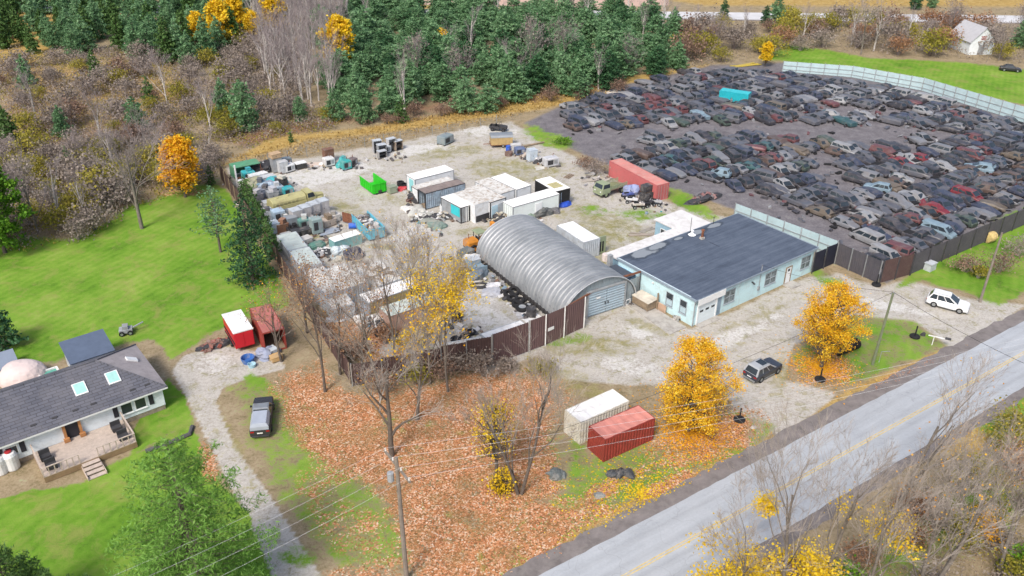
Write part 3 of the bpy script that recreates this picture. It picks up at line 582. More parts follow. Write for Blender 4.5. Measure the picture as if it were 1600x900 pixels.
bs = MB(); bs.box(-.22, .25, -.02, QLn, 0, .5); bs.box(QW - .25, QW + .22, -.02, QLn, 0, .5)
for k in range(28): bs.box(-.4, -.22, k * QLn / 28, k * QLn / 28 + .12, .1, .58)
bs.build('foundation', mat('dark_footing', (.05, .048, .05), .9, .4), Q)
def gable(y, d):
    g = MB(); n = 26; pts = [(arch(math.pi * j / n)[0], .5 + arch(math.pi * j / n)[1]) for j in range(n + 1)]
    for j in range(n):
        (xa, za), (xb, zb) = pts[j], pts[j + 1]
        for yq in (y, y + d): g.add([(xa, yq, 0), (xb, yq, 0), (xb, yq, zb - .05), (xa, yq, za - .05)], [(0, 1, 2, 3) if yq == min(y, y + d) else (3, 2, 1, 0)])
    for k in range(19): g.box(.6 + k * .56, .72 + k * .56, min(y, y + d) - .05, min(y, y + d), .2, .4 + arch(math.acos(max(-1, min(1, 1 - (.66 + k * .56) / (QW / 2)))))[1])
    return g
gable(.35, .12).build('front_wall', mat('hut_end_sheet', (.30, .36, .40), .5, .1, metal=.3, dirt=(.25, .22, .2)), Q); gable(QLn - .5, .12).build('rear_wall', m_galv, Q)
for yq in (0, QLn):
    rim = MB(); rim.tube([(arch(math.pi * j / 30)[0], yq, .52 + arch(math.pi * j / 30)[1] + .04) for j in range(31)], .07, 5); rim.build('rim', m_lrim, Q)
m_dblue = mat('door_blue_steel', (.36, .45, .51), .45, .08, .8, metal=.25, dirt=(.3, .3, .3), dirt_amt=.4)
for (xa, xb) in ((3.6, 6.25), (6.31, 8.95)):
    dr = MB(); dr.box(xa, xb, .12, .22, .1, 3.35)
    for k in range(9): dr.add([(xa, .12, .2 + k * .35), (xb, .12, .2 + k * .35), (xb, .03, .3 + k * .35), (xa, .03, .3 + k * .35), (xb, .12, .42 + k * .35), (xa, .12, .42 + k * .35)], [(0, 1, 2, 3), (3, 2, 4, 5)])
    do = dr.build('door', m_dblue, Q)
    h = MB(); h.box((xb if xa < 5 else xa) - .25, (xb if xa < 5 else xa) - .12, -.02, .03, 1.3, 1.6) if xa < 5 else h.box(xa + .12, xa + .25, -.02, .03, 1.3, 1.6); h.build('handle', m_dkmetal, do)
s_ = MB(); s_.box(4.7, 5.3, -.005, .025, 2.3, 2.55); tag(s_.build('plate', m_white, Q))
fr = MB(); fr.box(3.4, 3.59, .0, .3, 0, 3.5); fr.box(8.96, 9.15, .0, .3, 0, 3.5); fr.box(3.59, 8.96, .0, .3, 3.36, 3.52); fr.build('door_frame', m_grey, Q)

# concrete slab, timber bin and pallets at the workshop's end wall
s_ = MB(); a, b2, c2, d2 = [wl(x, y, 0) for x, y in ((-3.5, .2), (-.75, .2), (-.4, 7.8), (-2.6, 7.8))]
s_.add([(p[0], p[1], z) for z in (0, .1) for p in (a, b2, c2, d2)], [(3, 2, 1, 0), (4, 5, 6, 7), (0, 1, 5, 4), (1, 2, 6, 5), (2, 3, 7, 6), (3, 0, 4, 7)])
tag(s_.build('paving_slab', m_conc), kind='structure')

# ------------------------------------------------------------------ the bungalow
HA = R(39 + 180); HO = Vector((-33.677, 68.086, 0))
H = T('bungalow', 'white bungalow with a dark shingled hip roof and two skylights', 'house', HO, HA)
m_hw = mat('white_siding', (.70, .76, .80), .7, .05, 1.0, dirt=(.5, .52, .52), dirt_amt=.4)
HLn, HD, HE, HR_ = 24.0, 9.6, 2.75, 5.3
w = MB(); w.box(.45, HLn, -HD + .45, -.45, .55, HE)
for k in range(14): w.box(.43, HLn, -.45, -.435, .6 + k * .15, .615 + k * .15)
w.build('wall', m_hw, H)
w = MB(); w.box(.5, HLn, -HD + .5, -.5, 0, .55); w.build('foundation', mat('stone_base', (.3, .25, .2), .9, .4, 3, dirt=(.15, .12, .1)), H)
def shingle():
    m, nt, b = newmat('shingles'); tc = nd(nt, 'ShaderNodeTexCoord').outputs['Object']
    br = nd(nt, 'ShaderNodeTexBrick'); br.inputs['Scale'].default_value = 1; br.inputs['Brick Width'].default_value = .9; br.inputs['Row Height'].default_value = .3; br.inputs['Mortar Size'].default_value = .03
    br.inputs['Color1'].default_value = (.085, .09, .115, 1); br.inputs['Color2'].default_value = (.12, .125, .155, 1); br.inputs['Mortar'].default_value = (.05, .05, .06, 1); nt.links.new(tc, br.inputs[0])
    n = noise(nt, tc, .5, 5, .7); c = mixc(nt, ramp(nt, n, [(.4, (0, 0, 0)), (.7, (.5,) * 3)]), br.outputs[0], (.17, .165, .18))
    nt.links.new(c, b.inputs['Base Color']); b.inputs['Roughness'].default_value = .85; return m
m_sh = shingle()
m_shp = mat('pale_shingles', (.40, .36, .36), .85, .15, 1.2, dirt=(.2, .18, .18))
rf = MB(); i_ = HD / 2
rf.add([(0, .0, HE), (HLn, 0, HE), (HLn, -i_, HR_), (i_, -i_, HR_), (0, -HD, HE), (HLn, -HD, HE)], [(0, 3, 2, 1), (4, 5, 2, 3)])
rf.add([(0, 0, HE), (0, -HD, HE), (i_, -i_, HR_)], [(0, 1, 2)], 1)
rf.add([(0, 0, HE - .18), (HLn, 0, HE - .18), (HLn, -HD, HE - .18), (0, -HD, HE - .18)], [(0, 1, 2, 3)], 2)
rf.add([(0, 0, HE - .18), (0, 0, HE), (HLn, 0, HE), (HLn, 0, HE - .18), (0, -HD, HE - .18), (0, -HD, HE), (HLn, -HD, HE), (HLn, -HD, HE - .18)], [(0, 1, 2, 3), (7, 6, 5, 4), (4, 5, 1, 0), (3, 2, 6, 7)], 2)
# front gable wing at the far end
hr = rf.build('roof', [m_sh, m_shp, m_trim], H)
rg = MB(); rg.tube([(i_, -i_, HR_ + .03), (HLn, -i_, HR_ + .03)], .09, 5); rg.tube([(0, 0, HE + .03), (i_, -i_, HR_ + .03), (0, -HD, HE + .03)], .08, 5); rg.build('ridge_cap', m_sh, hr)
sl = (HR_ - HE) / i_
def on_roof(x, y, up=0.0): return (x, y, HE - y * sl + up)
for sx in (4.1, 7.1):
    k = MB(); e = math.atan(sl); k.cbox(on_roof(sx, -2.6, .07), (1.15, 1.35, .14), (-e, 0, 0)); so = k.build('skylight', m_trim, hr)
    k = MB(); k.cbox(on_roof(sx, -2.6, .13), (.95, 1.15, .06), (-e, 0, 0)); k.build('pane', mat('skylight_glass', (.35, .62, .58), .15, .1, spec=.6), so)
k = MB(); k.cbox((1.5, -5.6, 3.65), (1.1, .7, .16), (0, -.49, 0)); k.build('roof_vent', m_trim, hr)
for xv in (1.6, 3.0, 6.6, 8.2, 10.0, 11.8): k = MB(); k.cbox(on_roof(xv, -.85, .05), (.5, .18, .06), (-math.atan(sl), 0, 0)); k.build('snow_guard', m_dkmetal, hr)
m_shut = mat('black_shutter', (.03, .03, .04), .6, .2)
def shutter(x): k = MB(); k.box(x - .22, x + .22, -.435, -.39, 1.15, 2.3); k.build('shutter', m_shut, H)
for (x0, x1) in ((2.2, 3.15), (3.5, 4.45)): window(H, 'y+', x0, x1, 1.2, 2.25, -.45, m_glass, m_trim, split='')
shutter(1.65); shutter(5.0)
window(H, 'y+', 13.6, 14.5, 1.3, 2.1, -.45, m_glass, m_trim, split=''); shutter(13.15); shutter(14.95)
d = MB(); d.box(8.4, 9.5, -.46, -.4, .75, 2.65); dd = d.build('door', m_shut, H)
d = MB(); d.box(8.15, 8.39, -.45, -.2, .75, 2.7); d.box(9.51, 9.75, -.45, -.2, .75, 2.7); d.box(8.0, 8.5, -.2, .1, .75, 1.1); d.box(9.4, 9.9, -.2, .1, .75, 1.1); d.build('frame', mat('orange_wood', (.42, .2, .08), .7), dd)
dk = T('wooden_deck', 'weathered timber deck with railings and steps fronting the white bungalow', 'deck', HO, HA)
m_dk = mat('deck_boards', (.50, .42, .36), .85, .2, 2.0, dirt=(.26, .21, .17))
d = MB()
for k in range(26): d.box(4.6, 12.6, -.4 + k * .16, -.4 + k * .16 + .145, .62, .7)
d.build('floor_boards', m_dk, dk)
d = MB(); d.box(4.6, 12.6, 3.72, 3.78, .05, .6); d.box(4.6, 4.66, -.4, 3.72, .05, .6); d.box(12.54, 12.6, -.4, 3.72, .05, .6); d.build('skirting', mat('deck_skirt', (.27, .19, .11), .85, .25), dk)
for xa, xb in ((4.6, 8.0), (9.5, 12.62)):
    d = MB(); n = int((xb - xa) / .49); xs = xa + .05 if xa < 5 else xb - .07
    for k in range(n + 1): x = xa + .05 + k * (xb - xa - .1) / n; d.box(x - .04, x + .04, 3.68, 3.76, .7, 1.6)
    for k in range(7): d.box(xs - .04, xs + .04, .0 + k * .5, .08 + k * .5, .7, 1.6)
    d.box(xa, xb, 3.66, 3.78, 1.6, 1.66); d.box(xs - .06, xs + .06, -.4, 3.65, 1.6, 1.66); d.build('railing', m_dk, dk)
d = MB()
for k in range(4): d.box(8.0, 9.5, 3.8 + k * .5, 4.28 + k * .5, .5 - k * .15, .56 - k * .15)
d.box(7.93, 7.99, 3.8, 5.8, 0, .35); d.box(9.51, 9.57, 3.8, 5.8, 0, .35); d.build('steps', m_dk, dk)
def hl(x, y): return HO + Vector((math.cos(HA) * x - math.sin(HA) * y, math.sin(HA) * x + math.cos(HA) * y, 0))

# ------------------------------------------------------------------ containers and box bodies
def cmat(c, v=.12, dirt=(.3, .27, .24), amt=.5, nm=None):
    return mat(nm or 'steel_%d_%d_%d' % tuple(int(x * 255) for x in c), c, .6, v, .8, dirt=dirt, dirt_amt=amt)
def container(name, label, cat, p, ang, L, W, H, side, top, end=None, ribs=True, doors='x+', frame=None, group=None, z=0.0, open_end=False, sag=0.0, extras=None):
    """origin at one ground corner p, long axis along ang"""
    t = T(name, label, cat, (p[0], p[1], z), ang, group)
    end = end or side; frame = frame or side
    w = MB()
    if ribs:
        w.sheet((.08, .06), (L - .08, .06), .12, H - .1, .34, -.065); w.sheet((L - .08, W - .06), (.08, W - .06), .12, H - .1, .34, -.065)
        if doors != 'x-': w.sheet((.06, W - .08), (.06, .08), .12, H - .1, .34, -.065)
        if doors != 'x+': w.sheet((L - .06, .08), (L - .06, W - .08), .12, H - .1, .34, -.065)
    else:
        w.box(.05, L - .05, .04, .1, .12, H - .08); w.box(.05, L - .05, W - .1, W - .04, .12, H - .08)
        if doors != 'x-': w.box(.04, .1, .11, W - .11, .12, H - .08)
        if doors != 'x+': w.box(L - .1, L - .04, .11, W - .11, .12, H - .08)
    w.build('wall', side, t)
    f = MB()
    for x in (0, L - .14):
        for y in (0, W - .14): f.box(x, x + .14, y, y + .14, .0, H)
    for y in (.001, W - .101):
        f.box(.141, L - .141, y, y + .1, .0, .14); f.box(.141, L - .141, y, y + .1, H - .11, H - .002)
    for x in (.001, L - .101):
        f.box(x, x + .1, .141, W - .141, 0, .14); f.box(x, x + .1, .141, W - .141, H - .11, H - .002)
    f.build('frame', frame, t)
    fl = MB(); fl.box(.12, L - .12, .12, W - .12, .08, .15); fl.build('floor', m_wood, t)
    r = MB(); nr = max(2, int(L / .5))
    if ribs:
        rr = random.Random(int(L * 100 + W * 10)); k = nr * 2
        for i in range(k + 1):
            x = .1 + (L - .2) * i / k
            for j in range(4):
                y = .1 + (W - .2) * j / 3; r.v.append((x, y, H - .01 + (.03 if i % 4 < 2 else 0) - sag * (1 - (2 * j / 3 - 1) ** 2) * (1 - (2 * i / k - 1) ** 2)))
        for i in range(k):
            for j in range(3): a = i * 4 + j; r.f.append((a, a + 4, a + 5, a + 1)); r.m.append(0)
    else:
        r.box(.02, L - .02, .02, W - .02, H - .075, H + .03)
        for i in range(1, nr // 2): r.box(L * i / (nr // 2) - .015, L * i / (nr // 2) + .015, .03, W - .03, H + .03, H + .045)
    r.build('roof', top, t)
    if not open_end:
        x = L - .06 if doors == 'x+' else .06; sgn = 1 if doors == 'x+' else -1
        for (ya, yb) in ((.15, W / 2 - .012), (W / 2 + .012, W - .15)):
            d = MB(); d.box(min(x, x + sgn * .05), max(x, x + sgn * .05), ya, yb, .15, H - .12)
            for zz in (.5, .95, 1.4, 1.85): d.box(min(x + sgn * .05, x + sgn * .07), max(x + sgn * .05, x + sgn * .07), ya + .08, yb - .08, zz * H / 2.6, zz * H / 2.6 + .2)
            do = d.build('door', end, t)
            k = MB()
            for yy_ in (ya + .28, yb - .28): k.tube([(x + sgn * .1, yy_, .2), (x + sgn * .1, yy_, H - .16)], .025, 5)
            k.build('lock_rod', m_galv, do)
    if extras: extras(t, L, W, H)
    return t
def off(p, du, dv, ang):
    return Vector((p[0] + math.cos(ang) * du - math.sin(ang) * dv, p[1] + math.sin(ang) * du + math.cos(ang) * dv, 0))
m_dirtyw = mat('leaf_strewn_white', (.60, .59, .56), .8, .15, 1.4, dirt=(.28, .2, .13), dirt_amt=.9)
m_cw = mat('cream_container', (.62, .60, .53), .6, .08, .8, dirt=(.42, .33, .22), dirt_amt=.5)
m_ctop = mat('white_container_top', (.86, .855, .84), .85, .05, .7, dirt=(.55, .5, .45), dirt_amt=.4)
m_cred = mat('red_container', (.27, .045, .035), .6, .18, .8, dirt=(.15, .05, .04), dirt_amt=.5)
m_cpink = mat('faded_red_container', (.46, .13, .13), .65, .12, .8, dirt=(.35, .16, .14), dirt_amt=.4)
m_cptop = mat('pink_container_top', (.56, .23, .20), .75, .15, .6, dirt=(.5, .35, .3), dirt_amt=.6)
# the two by the road: local x runs along the long side, from the end near the leaf bed
pA = G(905.5, 695); pB = G(878, 672.5); dA = R(35.5)
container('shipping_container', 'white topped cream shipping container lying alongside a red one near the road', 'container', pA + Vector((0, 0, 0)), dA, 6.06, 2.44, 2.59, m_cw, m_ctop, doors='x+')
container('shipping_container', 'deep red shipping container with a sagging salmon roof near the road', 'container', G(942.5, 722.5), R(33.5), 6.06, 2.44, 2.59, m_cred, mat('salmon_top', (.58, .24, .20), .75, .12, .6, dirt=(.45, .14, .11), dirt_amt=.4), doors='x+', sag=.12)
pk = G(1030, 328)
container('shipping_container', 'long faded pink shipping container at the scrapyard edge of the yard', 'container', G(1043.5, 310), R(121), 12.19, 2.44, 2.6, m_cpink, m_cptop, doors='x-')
# group in the middle of the yard
c_white = mat('box_white', (.70, .72, .74), .6, .06, .8, dirt=(.45, .43, .4), dirt_amt=.5)
c_blue = mat('blue_grey_sheet', (.30, .38, .46), .6, .3, 1.6, dirt=(.18, .17, .17), dirt_amt=.8)
c_brown = mat('brown_roof', (.22, .18, .165), .85, .2, 1, dirt=(.36, .32, .3))
m_lgrey = mat('light_grey_sheet', (.46, .50, .54), .6, .12, .9, dirt=(.28, .26, .25), dirt_amt=.5)
U37 = R(37)
def panel(name, m, x0, x1, y0, y1, z0, z1, parent, label=None): b = MB(); b.box(x0, x1, y0, y1, z0, z1); return b.build(name, m, parent, label=label)
def ex_c1(t, L, W, H): panel('door_panel', mat('aqua_sheet', (.25, .55, .58), .6, .15), -.03, .038, .5, 1.7, .2, 2.3, t)
c1 = G(648, 281, 2.6)
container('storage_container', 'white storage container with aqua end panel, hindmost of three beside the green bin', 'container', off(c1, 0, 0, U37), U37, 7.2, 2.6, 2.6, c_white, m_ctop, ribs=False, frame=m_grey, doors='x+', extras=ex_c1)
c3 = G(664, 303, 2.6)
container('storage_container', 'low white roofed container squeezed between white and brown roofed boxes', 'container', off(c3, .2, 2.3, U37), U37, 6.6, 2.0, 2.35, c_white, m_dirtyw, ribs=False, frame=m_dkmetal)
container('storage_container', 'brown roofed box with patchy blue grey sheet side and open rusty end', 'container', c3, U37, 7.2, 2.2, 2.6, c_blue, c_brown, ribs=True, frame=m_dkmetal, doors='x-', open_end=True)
def ex_d1(t, L, W, H):
    panel('poster', mat('cyan_tarp', (.05, .50, .55), .6, .12), -.03, .02, .3, 2.4, .9, 2.3, t)
    b = MB(); b.box(.9, 1.0, -.02, .03, .1, 2.4); b.box(1.3, 1.38, -.02, .03, .1, 2.4); b.build('door_post', m_trim, t)
    panel('shade_panel', m_black, 1.4, 2.55, -.015, .03, .1, 2.3, t)  # black sheet added as the shade inside the open front
d1 = G(741, 322, 2.5)
def dbox(px, py, z, ang, L, W, H, label, side, top, **kw): return container('storage_container', label, 'container', G(px, py, z), ang, L, W, H, side, top, **kw)
U40 = R(40)
# open fronted grey booth with the cyan sheet: front left roof corner (719,324)
dbox(720, 325, 2.5, U40, 2.7, 5.0, 2.5, 'small grey box with a bright cyan sheet on its side and open front', m_grey, m_ctop, ribs=False, frame=m_dkmetal, open_end=True, doors='x+', extras=ex_d1)
def ex_d2(t, L, W, H): panel('base_panel', m_dkmetal, .2, L - .2, -.04, .03, .1, 1.05, t)
dbox(742, 320.5, 2.9, U40, 3.2, 5.4, 2.9, 'tall white box with a dark base panel beside the cyan sheeted booth', c_white, m_dirtyw, ribs=False, extras=ex_d2)
def ex_d3(t, L, W, H):
    panel('door_panel', mat('ice_blue', (.42, .58, .68), .6, .1), .3, 1.4, -.04, .03, .2, 2.0, t); panel('door_panel', m_lgrey, 1.5, 2.5, -.04, .03, .2, 2.1, t)
dbox(766, 316.5, 2.7, U40, 3.0, 6.4, 2.7, 'white roofed box with ice blue front doors in the joined row', c_white, m_dirtyw, ribs=False, frame=m_dkmetal, extras=ex_d3)
pD = off(G(766, 316.5, 2.7), 3.05, 0, U40)
container('storage_container', 'weathered flat white roofed box in the middle of the joined container row', 'container', off(pD, .05, 1.5, U40), U40, 2.8, 6.2, 2.7, c_white, m_dirtyw, ribs=False, frame=m_grey)
container('storage_container', 'white box with curved stain lines on its roof in the joined row', 'container', off(pD, 2.95, 1.2, U40), U40, 2.9, 6.2, 2.75, c_white, m_ctop, ribs=False, frame=m_grey)
def ex_bk(t, L, W, H): panel('stained_patch', mat('moss_stain', (.42, .38, .2), .9, .3, 2), .5, L - .5, 1.0, 3.0, H + .047, H + .052, t)
dbox(867.5, 299.5, 2.7, R(33), 2.8, 5.4, 2.7, 'black sided box with a stained white roof at the end of the row', m_black, m_ctop, ribs=False, frame=m_dkmetal, extras=ex_bk)
def ex_d7(t, L, W, H):
    b = MB(); b.box(4.1, 5.3, -.035, .038, .2, 2.2); b.box(4.16, 5.24, -.045, -.03, .28, 2.1); b.build('side_door', m_trim, t)
dbox(801.5, 324, 2.65, R(36.5), 8.6, 2.5, 2.65, 'long clean white box trailer body with a side door behind the arched hut', mat('clean_white', (.72, .78, .77), .5, .05, .8, dirt=(.5, .5, .47), dirt_amt=.3), m_ctop, ribs=False, frame=m_grey, doors='x-', extras=ex_d7)
dbox(938, 372, 2.6, R(122), 6.3, 2.75, 2.6, 'light grey box container with white roof beside the arched hut', m_lgrey, m_ctop, ribs=True)
# behind the bare trees near the left fence
pt = G(576, 473, 2.9)
m_tan = mat('tan_siding', (.36, .30, .13), .7, .15, 1.2, dirt=(.28, .22, .12)); m_slate = mat('blue_grey_end', (.36, .40, .46), .6, .1)
t = container('storage_trailer', 'tan sided trailer with a white roof and blue grey end behind bare trees', 'trailer', pt, R(38), 7.8, 2.3, 2.9, m_tan, m_ctop, ribs=False, frame=m_slate, end=m_slate, doors='x-')
m_green = mat('mossy_white', (.62, .66, .6), .75, .15, 1.2, dirt=(.3, .42, .34), dirt_amt=.8)
container('storage_trailer', 'pale box trailer with a mossy green tinged roof in front of the tan one', 'trailer', G(608, 495, 2.4), R(36), 7.0, 2.5, 2.4, mat('peach_side', (.45, .3, .24), .7, .15), m_green, ribs=False)
container('storage_container', 'leaf strewn white roofed grey container, nearest the left fence corner', 'container', G(510, 461, 2.5), R(38), 3.6, 5.4, 2.5, m_slate, m_dirtyw, ribs=True, doors='x-')
container('storage_container', 'leaf covered white container between the tan trailer and a grey one', 'container', G(539, 452, 2.5), R(38), 3.2, 6.0, 2.5, m_slate, m_dirtyw, ribs=True)
container('storage_container', 'white container with timber scraps piled on its flat roof', 'container', G(593, 447, 2.3), R(38), 3.4, 5.8, 2.3, m_lgrey, m_dirtyw, ribs=True)
sc = MB(); rr = random.Random(8); q = off(G(593, 447, 2.3), 1.7, 2.5, R(38))
for k in range(14): a = rr.uniform(-1.3, 1.3); b_ = rr.uniform(-2, 2); sc.cbox((q.x + a, q.y + b_, 2.36 + .05 * (k % 3) + .05), (rr.uniform(.6, 1.8), .16, .06), (0, 0, rr.uniform(0, 3)))
tag(sc.build('timber_scrap', m_wood), 'loose timber scraps lying on a flat white container roof', 'timber')
# low flat roofed bins along the left fence
m_lid = mat('grey_green_lid', (.46, .52, .50), .7, .1, .9, dirt=(.32, .34, .32), dirt_amt=.5)
fa, fb = G(431, 386), G(486, 462); fd = (fb - fa).normalized(); fang = math.atan2(fd.y, fd.x)
lbl = ['grey green lidded low bin nearest the cedar hedge', 'second grey lidded bin from the hedge, against the brown fence', 'pale lidded low bin midway along the brown left fence', 'pale lidded low bin by the leaf strewn containers at the fence']
for k in range(4):
    container('storage_bin', lbl[k], 'bin', off(fa, k * 5.8, .3, fang), fang, 5.3, 2.7, 1.7 + .2 * (k % 2), m_lgrey, m_lid if k < 2 else m_dirtyw, ribs=True, group='low flat bins along the left fence')
# along the front fence
container('storage_container', 'white topped low container inside the front fence beside tyres', 'container', off(G(768, 560), 0, .5, R(34)), R(34), 5.4, 1.9, 1.9, m_lgrey, m_ctop, ribs=True)
container('storage_container', 'white topped low container behind the brush by the front fence', 'container', off(G(700, 577), .3, .6, R(20)), R(20), 5.2, 2.0, 1.7, m_lgrey, m_dirtyw, ribs=True)

# ------------------------------------------------------------------ small things
def wheel(parent, c, r=.4, w=.25, axis='y', name='wheel', rim=None, n=14):
    b = MB(); b.lathe([(r * .55, -w / 2), (r * .93, -w / 2), (r, -w * .3), (r, w * .3), (r * .93, w / 2), (r * .55, w / 2)], (0, 0, 0), axis, n, closed=True)
    t = b.build('tyre' if name == 'tyre' else name, m_black, parent, smooth=False, loc=c)
    k = MB(); k.lathe([(r * .2, -w * .36), (r * .56, -w * .40), (r * .56, w * .40), (r * .2, w * .36)], (0, 0, 0), axis, n); k.build('rim', rim or m_galv, t); return t
def tyre(label, p, r=.5, w=.3, tilt=None, group=None, hub=False, z=0.0):
    b = MB(); b.lathe([(r * .5, -w / 2 * .8), (r * .88, -w / 2), (r, -w * .3), (r, w * .3), (r * .88, w / 2), (r * .5, w / 2 * .8), (r * .55, 0)], (0, 0, 0), 'z', 16, closed=True)
    o = b.build('tyre', m_black, loc=(p[0], p[1], z + w / 2)); tag(o, label, 'tyre', group)
    if tilt: o.rotation_euler = tilt
    if hub: k = MB(); k.lathe([(.1, -w * .3), (r * .52, -w * .3), (r * .52, w * .42), (.12, w * .3)], (0, 0, 0), 'z', 12); k.build('rim', m_grey, o)
    return o
def cabinet(label, px, py, rot, w, d, h, col, name='cabinet', cat='cabinet', doors=2, vents=True, top=None, z=0.0, group=None):
    t = T(name, label, cat, (*G(px, py)[:2], z), U + R(rot), group); m = cmat(col, .15) if not hasattr(col, 'name') else col
    b = MB(); b.box(-w / 2, w / 2, -d / 2, d / 2, .12, h); b.build('body', m, t)
    b = MB(); b.box(-w / 2 + .03, w / 2 - .03, -d / 2 + .05, -d / 2 + .2, 0, .118); b.box(-w / 2 + .03, w / 2 - .03, d / 2 - .2, d / 2 - .05, 0, .118); b.build('skid', m_wood, t)
    b = MB(); b.box(-w / 2 - .04, w / 2 + .04, -d / 2 - .04, d / 2 + .04, h + .002, h + .07); b.build('lid', top or m, t)
    for k in range(doors):
        x0 = -w / 2 + w * k / doors + .04; x1 = -w / 2 + w * (k + 1) / doors - .04
        b = MB(); b.box(x0, x1, -d / 2 - .035, -d / 2 - .002, .2, h - .08)
        if vents:
            for q in range(4): b.box(x0 + .1, x1 - .1, -d / 2 - .06, -d / 2 - .036, h * .3 + q * h * .12, h * .3 + q * h * .12 + .05)
        do = b.build('door', m, t); b = MB(); b.box(x1 - .12, x1 - .06, -d / 2 - .075, -d / 2 - .036, h * .5, h * .5 + .16); b.build('handle', m_dkmetal, do)
    return t
def openrack(label, px, py, rot, w, d, h, col, shelves=2, group=None):
    t = T('equipment_rack', label, 'rack', G(px, py), U + R(rot), group); m = cmat(col)
    b = MB(); b.box(-w / 2, -w / 2 + .06, -d / 2, d / 2, 0, h); b.box(w / 2 - .06, w / 2, -d / 2, d / 2, 0, h); b.box(-w / 2 + .061, w / 2 - .061, d / 2 - .05, d / 2, 0, h); b.build('shell', m, t)
    b = MB(); b.box(-w / 2 - .03, w / 2 + .03, -d / 2 - .03, d / 2 + .03, h + .002, h + .08); b.build('top', m_lgrey, t)
    for k in range(shelves):
        z = .1 + (h - .2) * k / max(1, shelves - 1) * .6; b = MB(); b.box(-w / 2 + .062, w / 2 - .062, -d / 2 + .03, d / 2 - .06, z, z + .05); b.build('shelf', m_dkmetal, t)
    return t
def unit(label, px, py, rot, w, d, h, col, name='generator', cat='generator', group=None, z=0.0):
    t = T(name, label, cat, (*G(px, py)[:2], z), U + R(rot), group); m = cmat(col, .15)
    b = MB(); c = .12
    b.add([(-w / 2, -d / 2, .2), (w / 2, -d / 2, .2), (w / 2, d / 2, .2), (-w / 2, d / 2, .2), (-w / 2, -d / 2, h - c), (w / 2, -d / 2, h - c), (w / 2, d / 2, h - c), (-w / 2, d / 2, h - c),
           (-w / 2 + c, -d / 2 + c, h), (w / 2 - c, -d / 2 + c, h), (w / 2 - c, d / 2 - c, h), (-w / 2 + c, d / 2 - c, h)],
          [(3, 2, 1, 0), (0, 1, 5, 4), (1, 2, 6, 5), (2, 3, 7, 6), (3, 0, 4, 7), (4, 5, 9, 8), (5, 6, 10, 9), (6, 7, 11, 10), (7, 4, 8, 11), (8, 9, 10, 11)]); b.build('housing', m, t)
    b = MB(); b.box(-w / 2 - .1, w / 2 + .1, -d / 2 + .05, -d / 2 + .22, 0, .198); b.box(-w / 2 - .1, w / 2 + .1, d / 2 - .22, d / 2 - .05, 0, .198); b.build('skid', m_dkmetal, t)
    b = MB(); b.box(-w * .38, w * .05, -d / 2 - .03, -d / 2 - .002, h * .3, h * .8)
    for k in range(4): b.box(-w * .36, w * .03, -d / 2 - .06, -d / 2 - .031, h * .34 + k * h * .11, h * .34 + k * h * .11 + .05)
    b.build('grille', m_dkmetal, t)
    b = MB(); b.box(w * .12, w * .4, -d / 2 - .03, -d / 2 - .002, h * .35, h * .78); b.build('access_panel', m_grey, t)
    b = MB(); b.tube([(w * .25, d * .2, h), (w * .25, d * .2, h + .3), (w * .33, d * .2, h + .38)], .06, 7); b.build('exhaust', m_rust, t)
    return t
def tarpheap(label, px, py, rx, ry, rz, col, seed, rot=0, name='tarpaulin_heap', cat='tarpaulin'):
    m = cmat(col, .2, dirt=(.3, .28, .26))
    b = MB(); b.lump((0, 0, 0), rx, ry, rz, seed, 18, 8, .3); o = b.build(name, m, None, loc=G(px, py), rz=U + R(rot)); return tag(o, label, cat)
def scrap(label, px, py, rx, ry, rz, seed, cols, name='scrap_heap', cat='scrap', n=40):
    t = T(name, label, cat, G(px, py), U); r = random.Random(seed); b = MB(); b.lump((0, 0, 0), rx, ry, rz, seed, 18, 7, .35); b.build('core', m_dkmetal, t)
    for ci, c in enumerate(cols):
        b = MB()
        for k in range(n // len(cols)):
            a = r.uniform(0, 6.28); q = r.random() ** .6; h = rz * (1 - q ** 2) * .95 + .06
            b.cbox((rx * q * math.cos(a), ry * q * math.sin(a), h), (r.uniform(.2, .9), r.uniform(.12, .5), r.uniform(.05, .35)), (r.uniform(-.7, .7), r.uniform(-.7, .7), r.uniform(0, 3)))
        b.build('scrap_piece', cmat(c), t)
    return t
def barrel(label, px, py, col, lying=False, r=.3, h=.9, z=0.0, name='barrel'):
    b = MB(); b.lathe([(r * .9, 0), (r, .03), (r, h * .33), (r * 1.05, h * .35), (r, h * .37), (r, h * .64), (r * 1.05, h * .66), (r, h * .68), (r, h - .03), (r * .9, h), (r * .88, h - .04), (.01, h - .04)], n=14)
    m = cmat(col, .08); o = b.build(name, m, None, smooth=False, loc=(*G(px, py)[:2], z)); tag(o, label, 'barrel')
    if lying: o.rotation_euler = (R(90), 0, U + R(60)); o.location.z = r
    return o
def pallets(labels, px, py, rot, n=3, w=1.2, group='pallets'):
    for k in range(n):
        b = MB()
        for i in range(6): b.box(-w / 2 + i * w / 5.2, -w / 2 + i * w / 5.2 + .13, -.5, .5, .11, .135)
        for y in (-.48, -.05, .38): b.box(-w / 2, w / 2, y, y + .1, 0, .108)
        o = b.build('pallet', m_wood, None, loc=(*G(px, py)[:2], k * .14), rz=U + R(rot + 7 * k)); tag(o, labels[k], 'pallet')
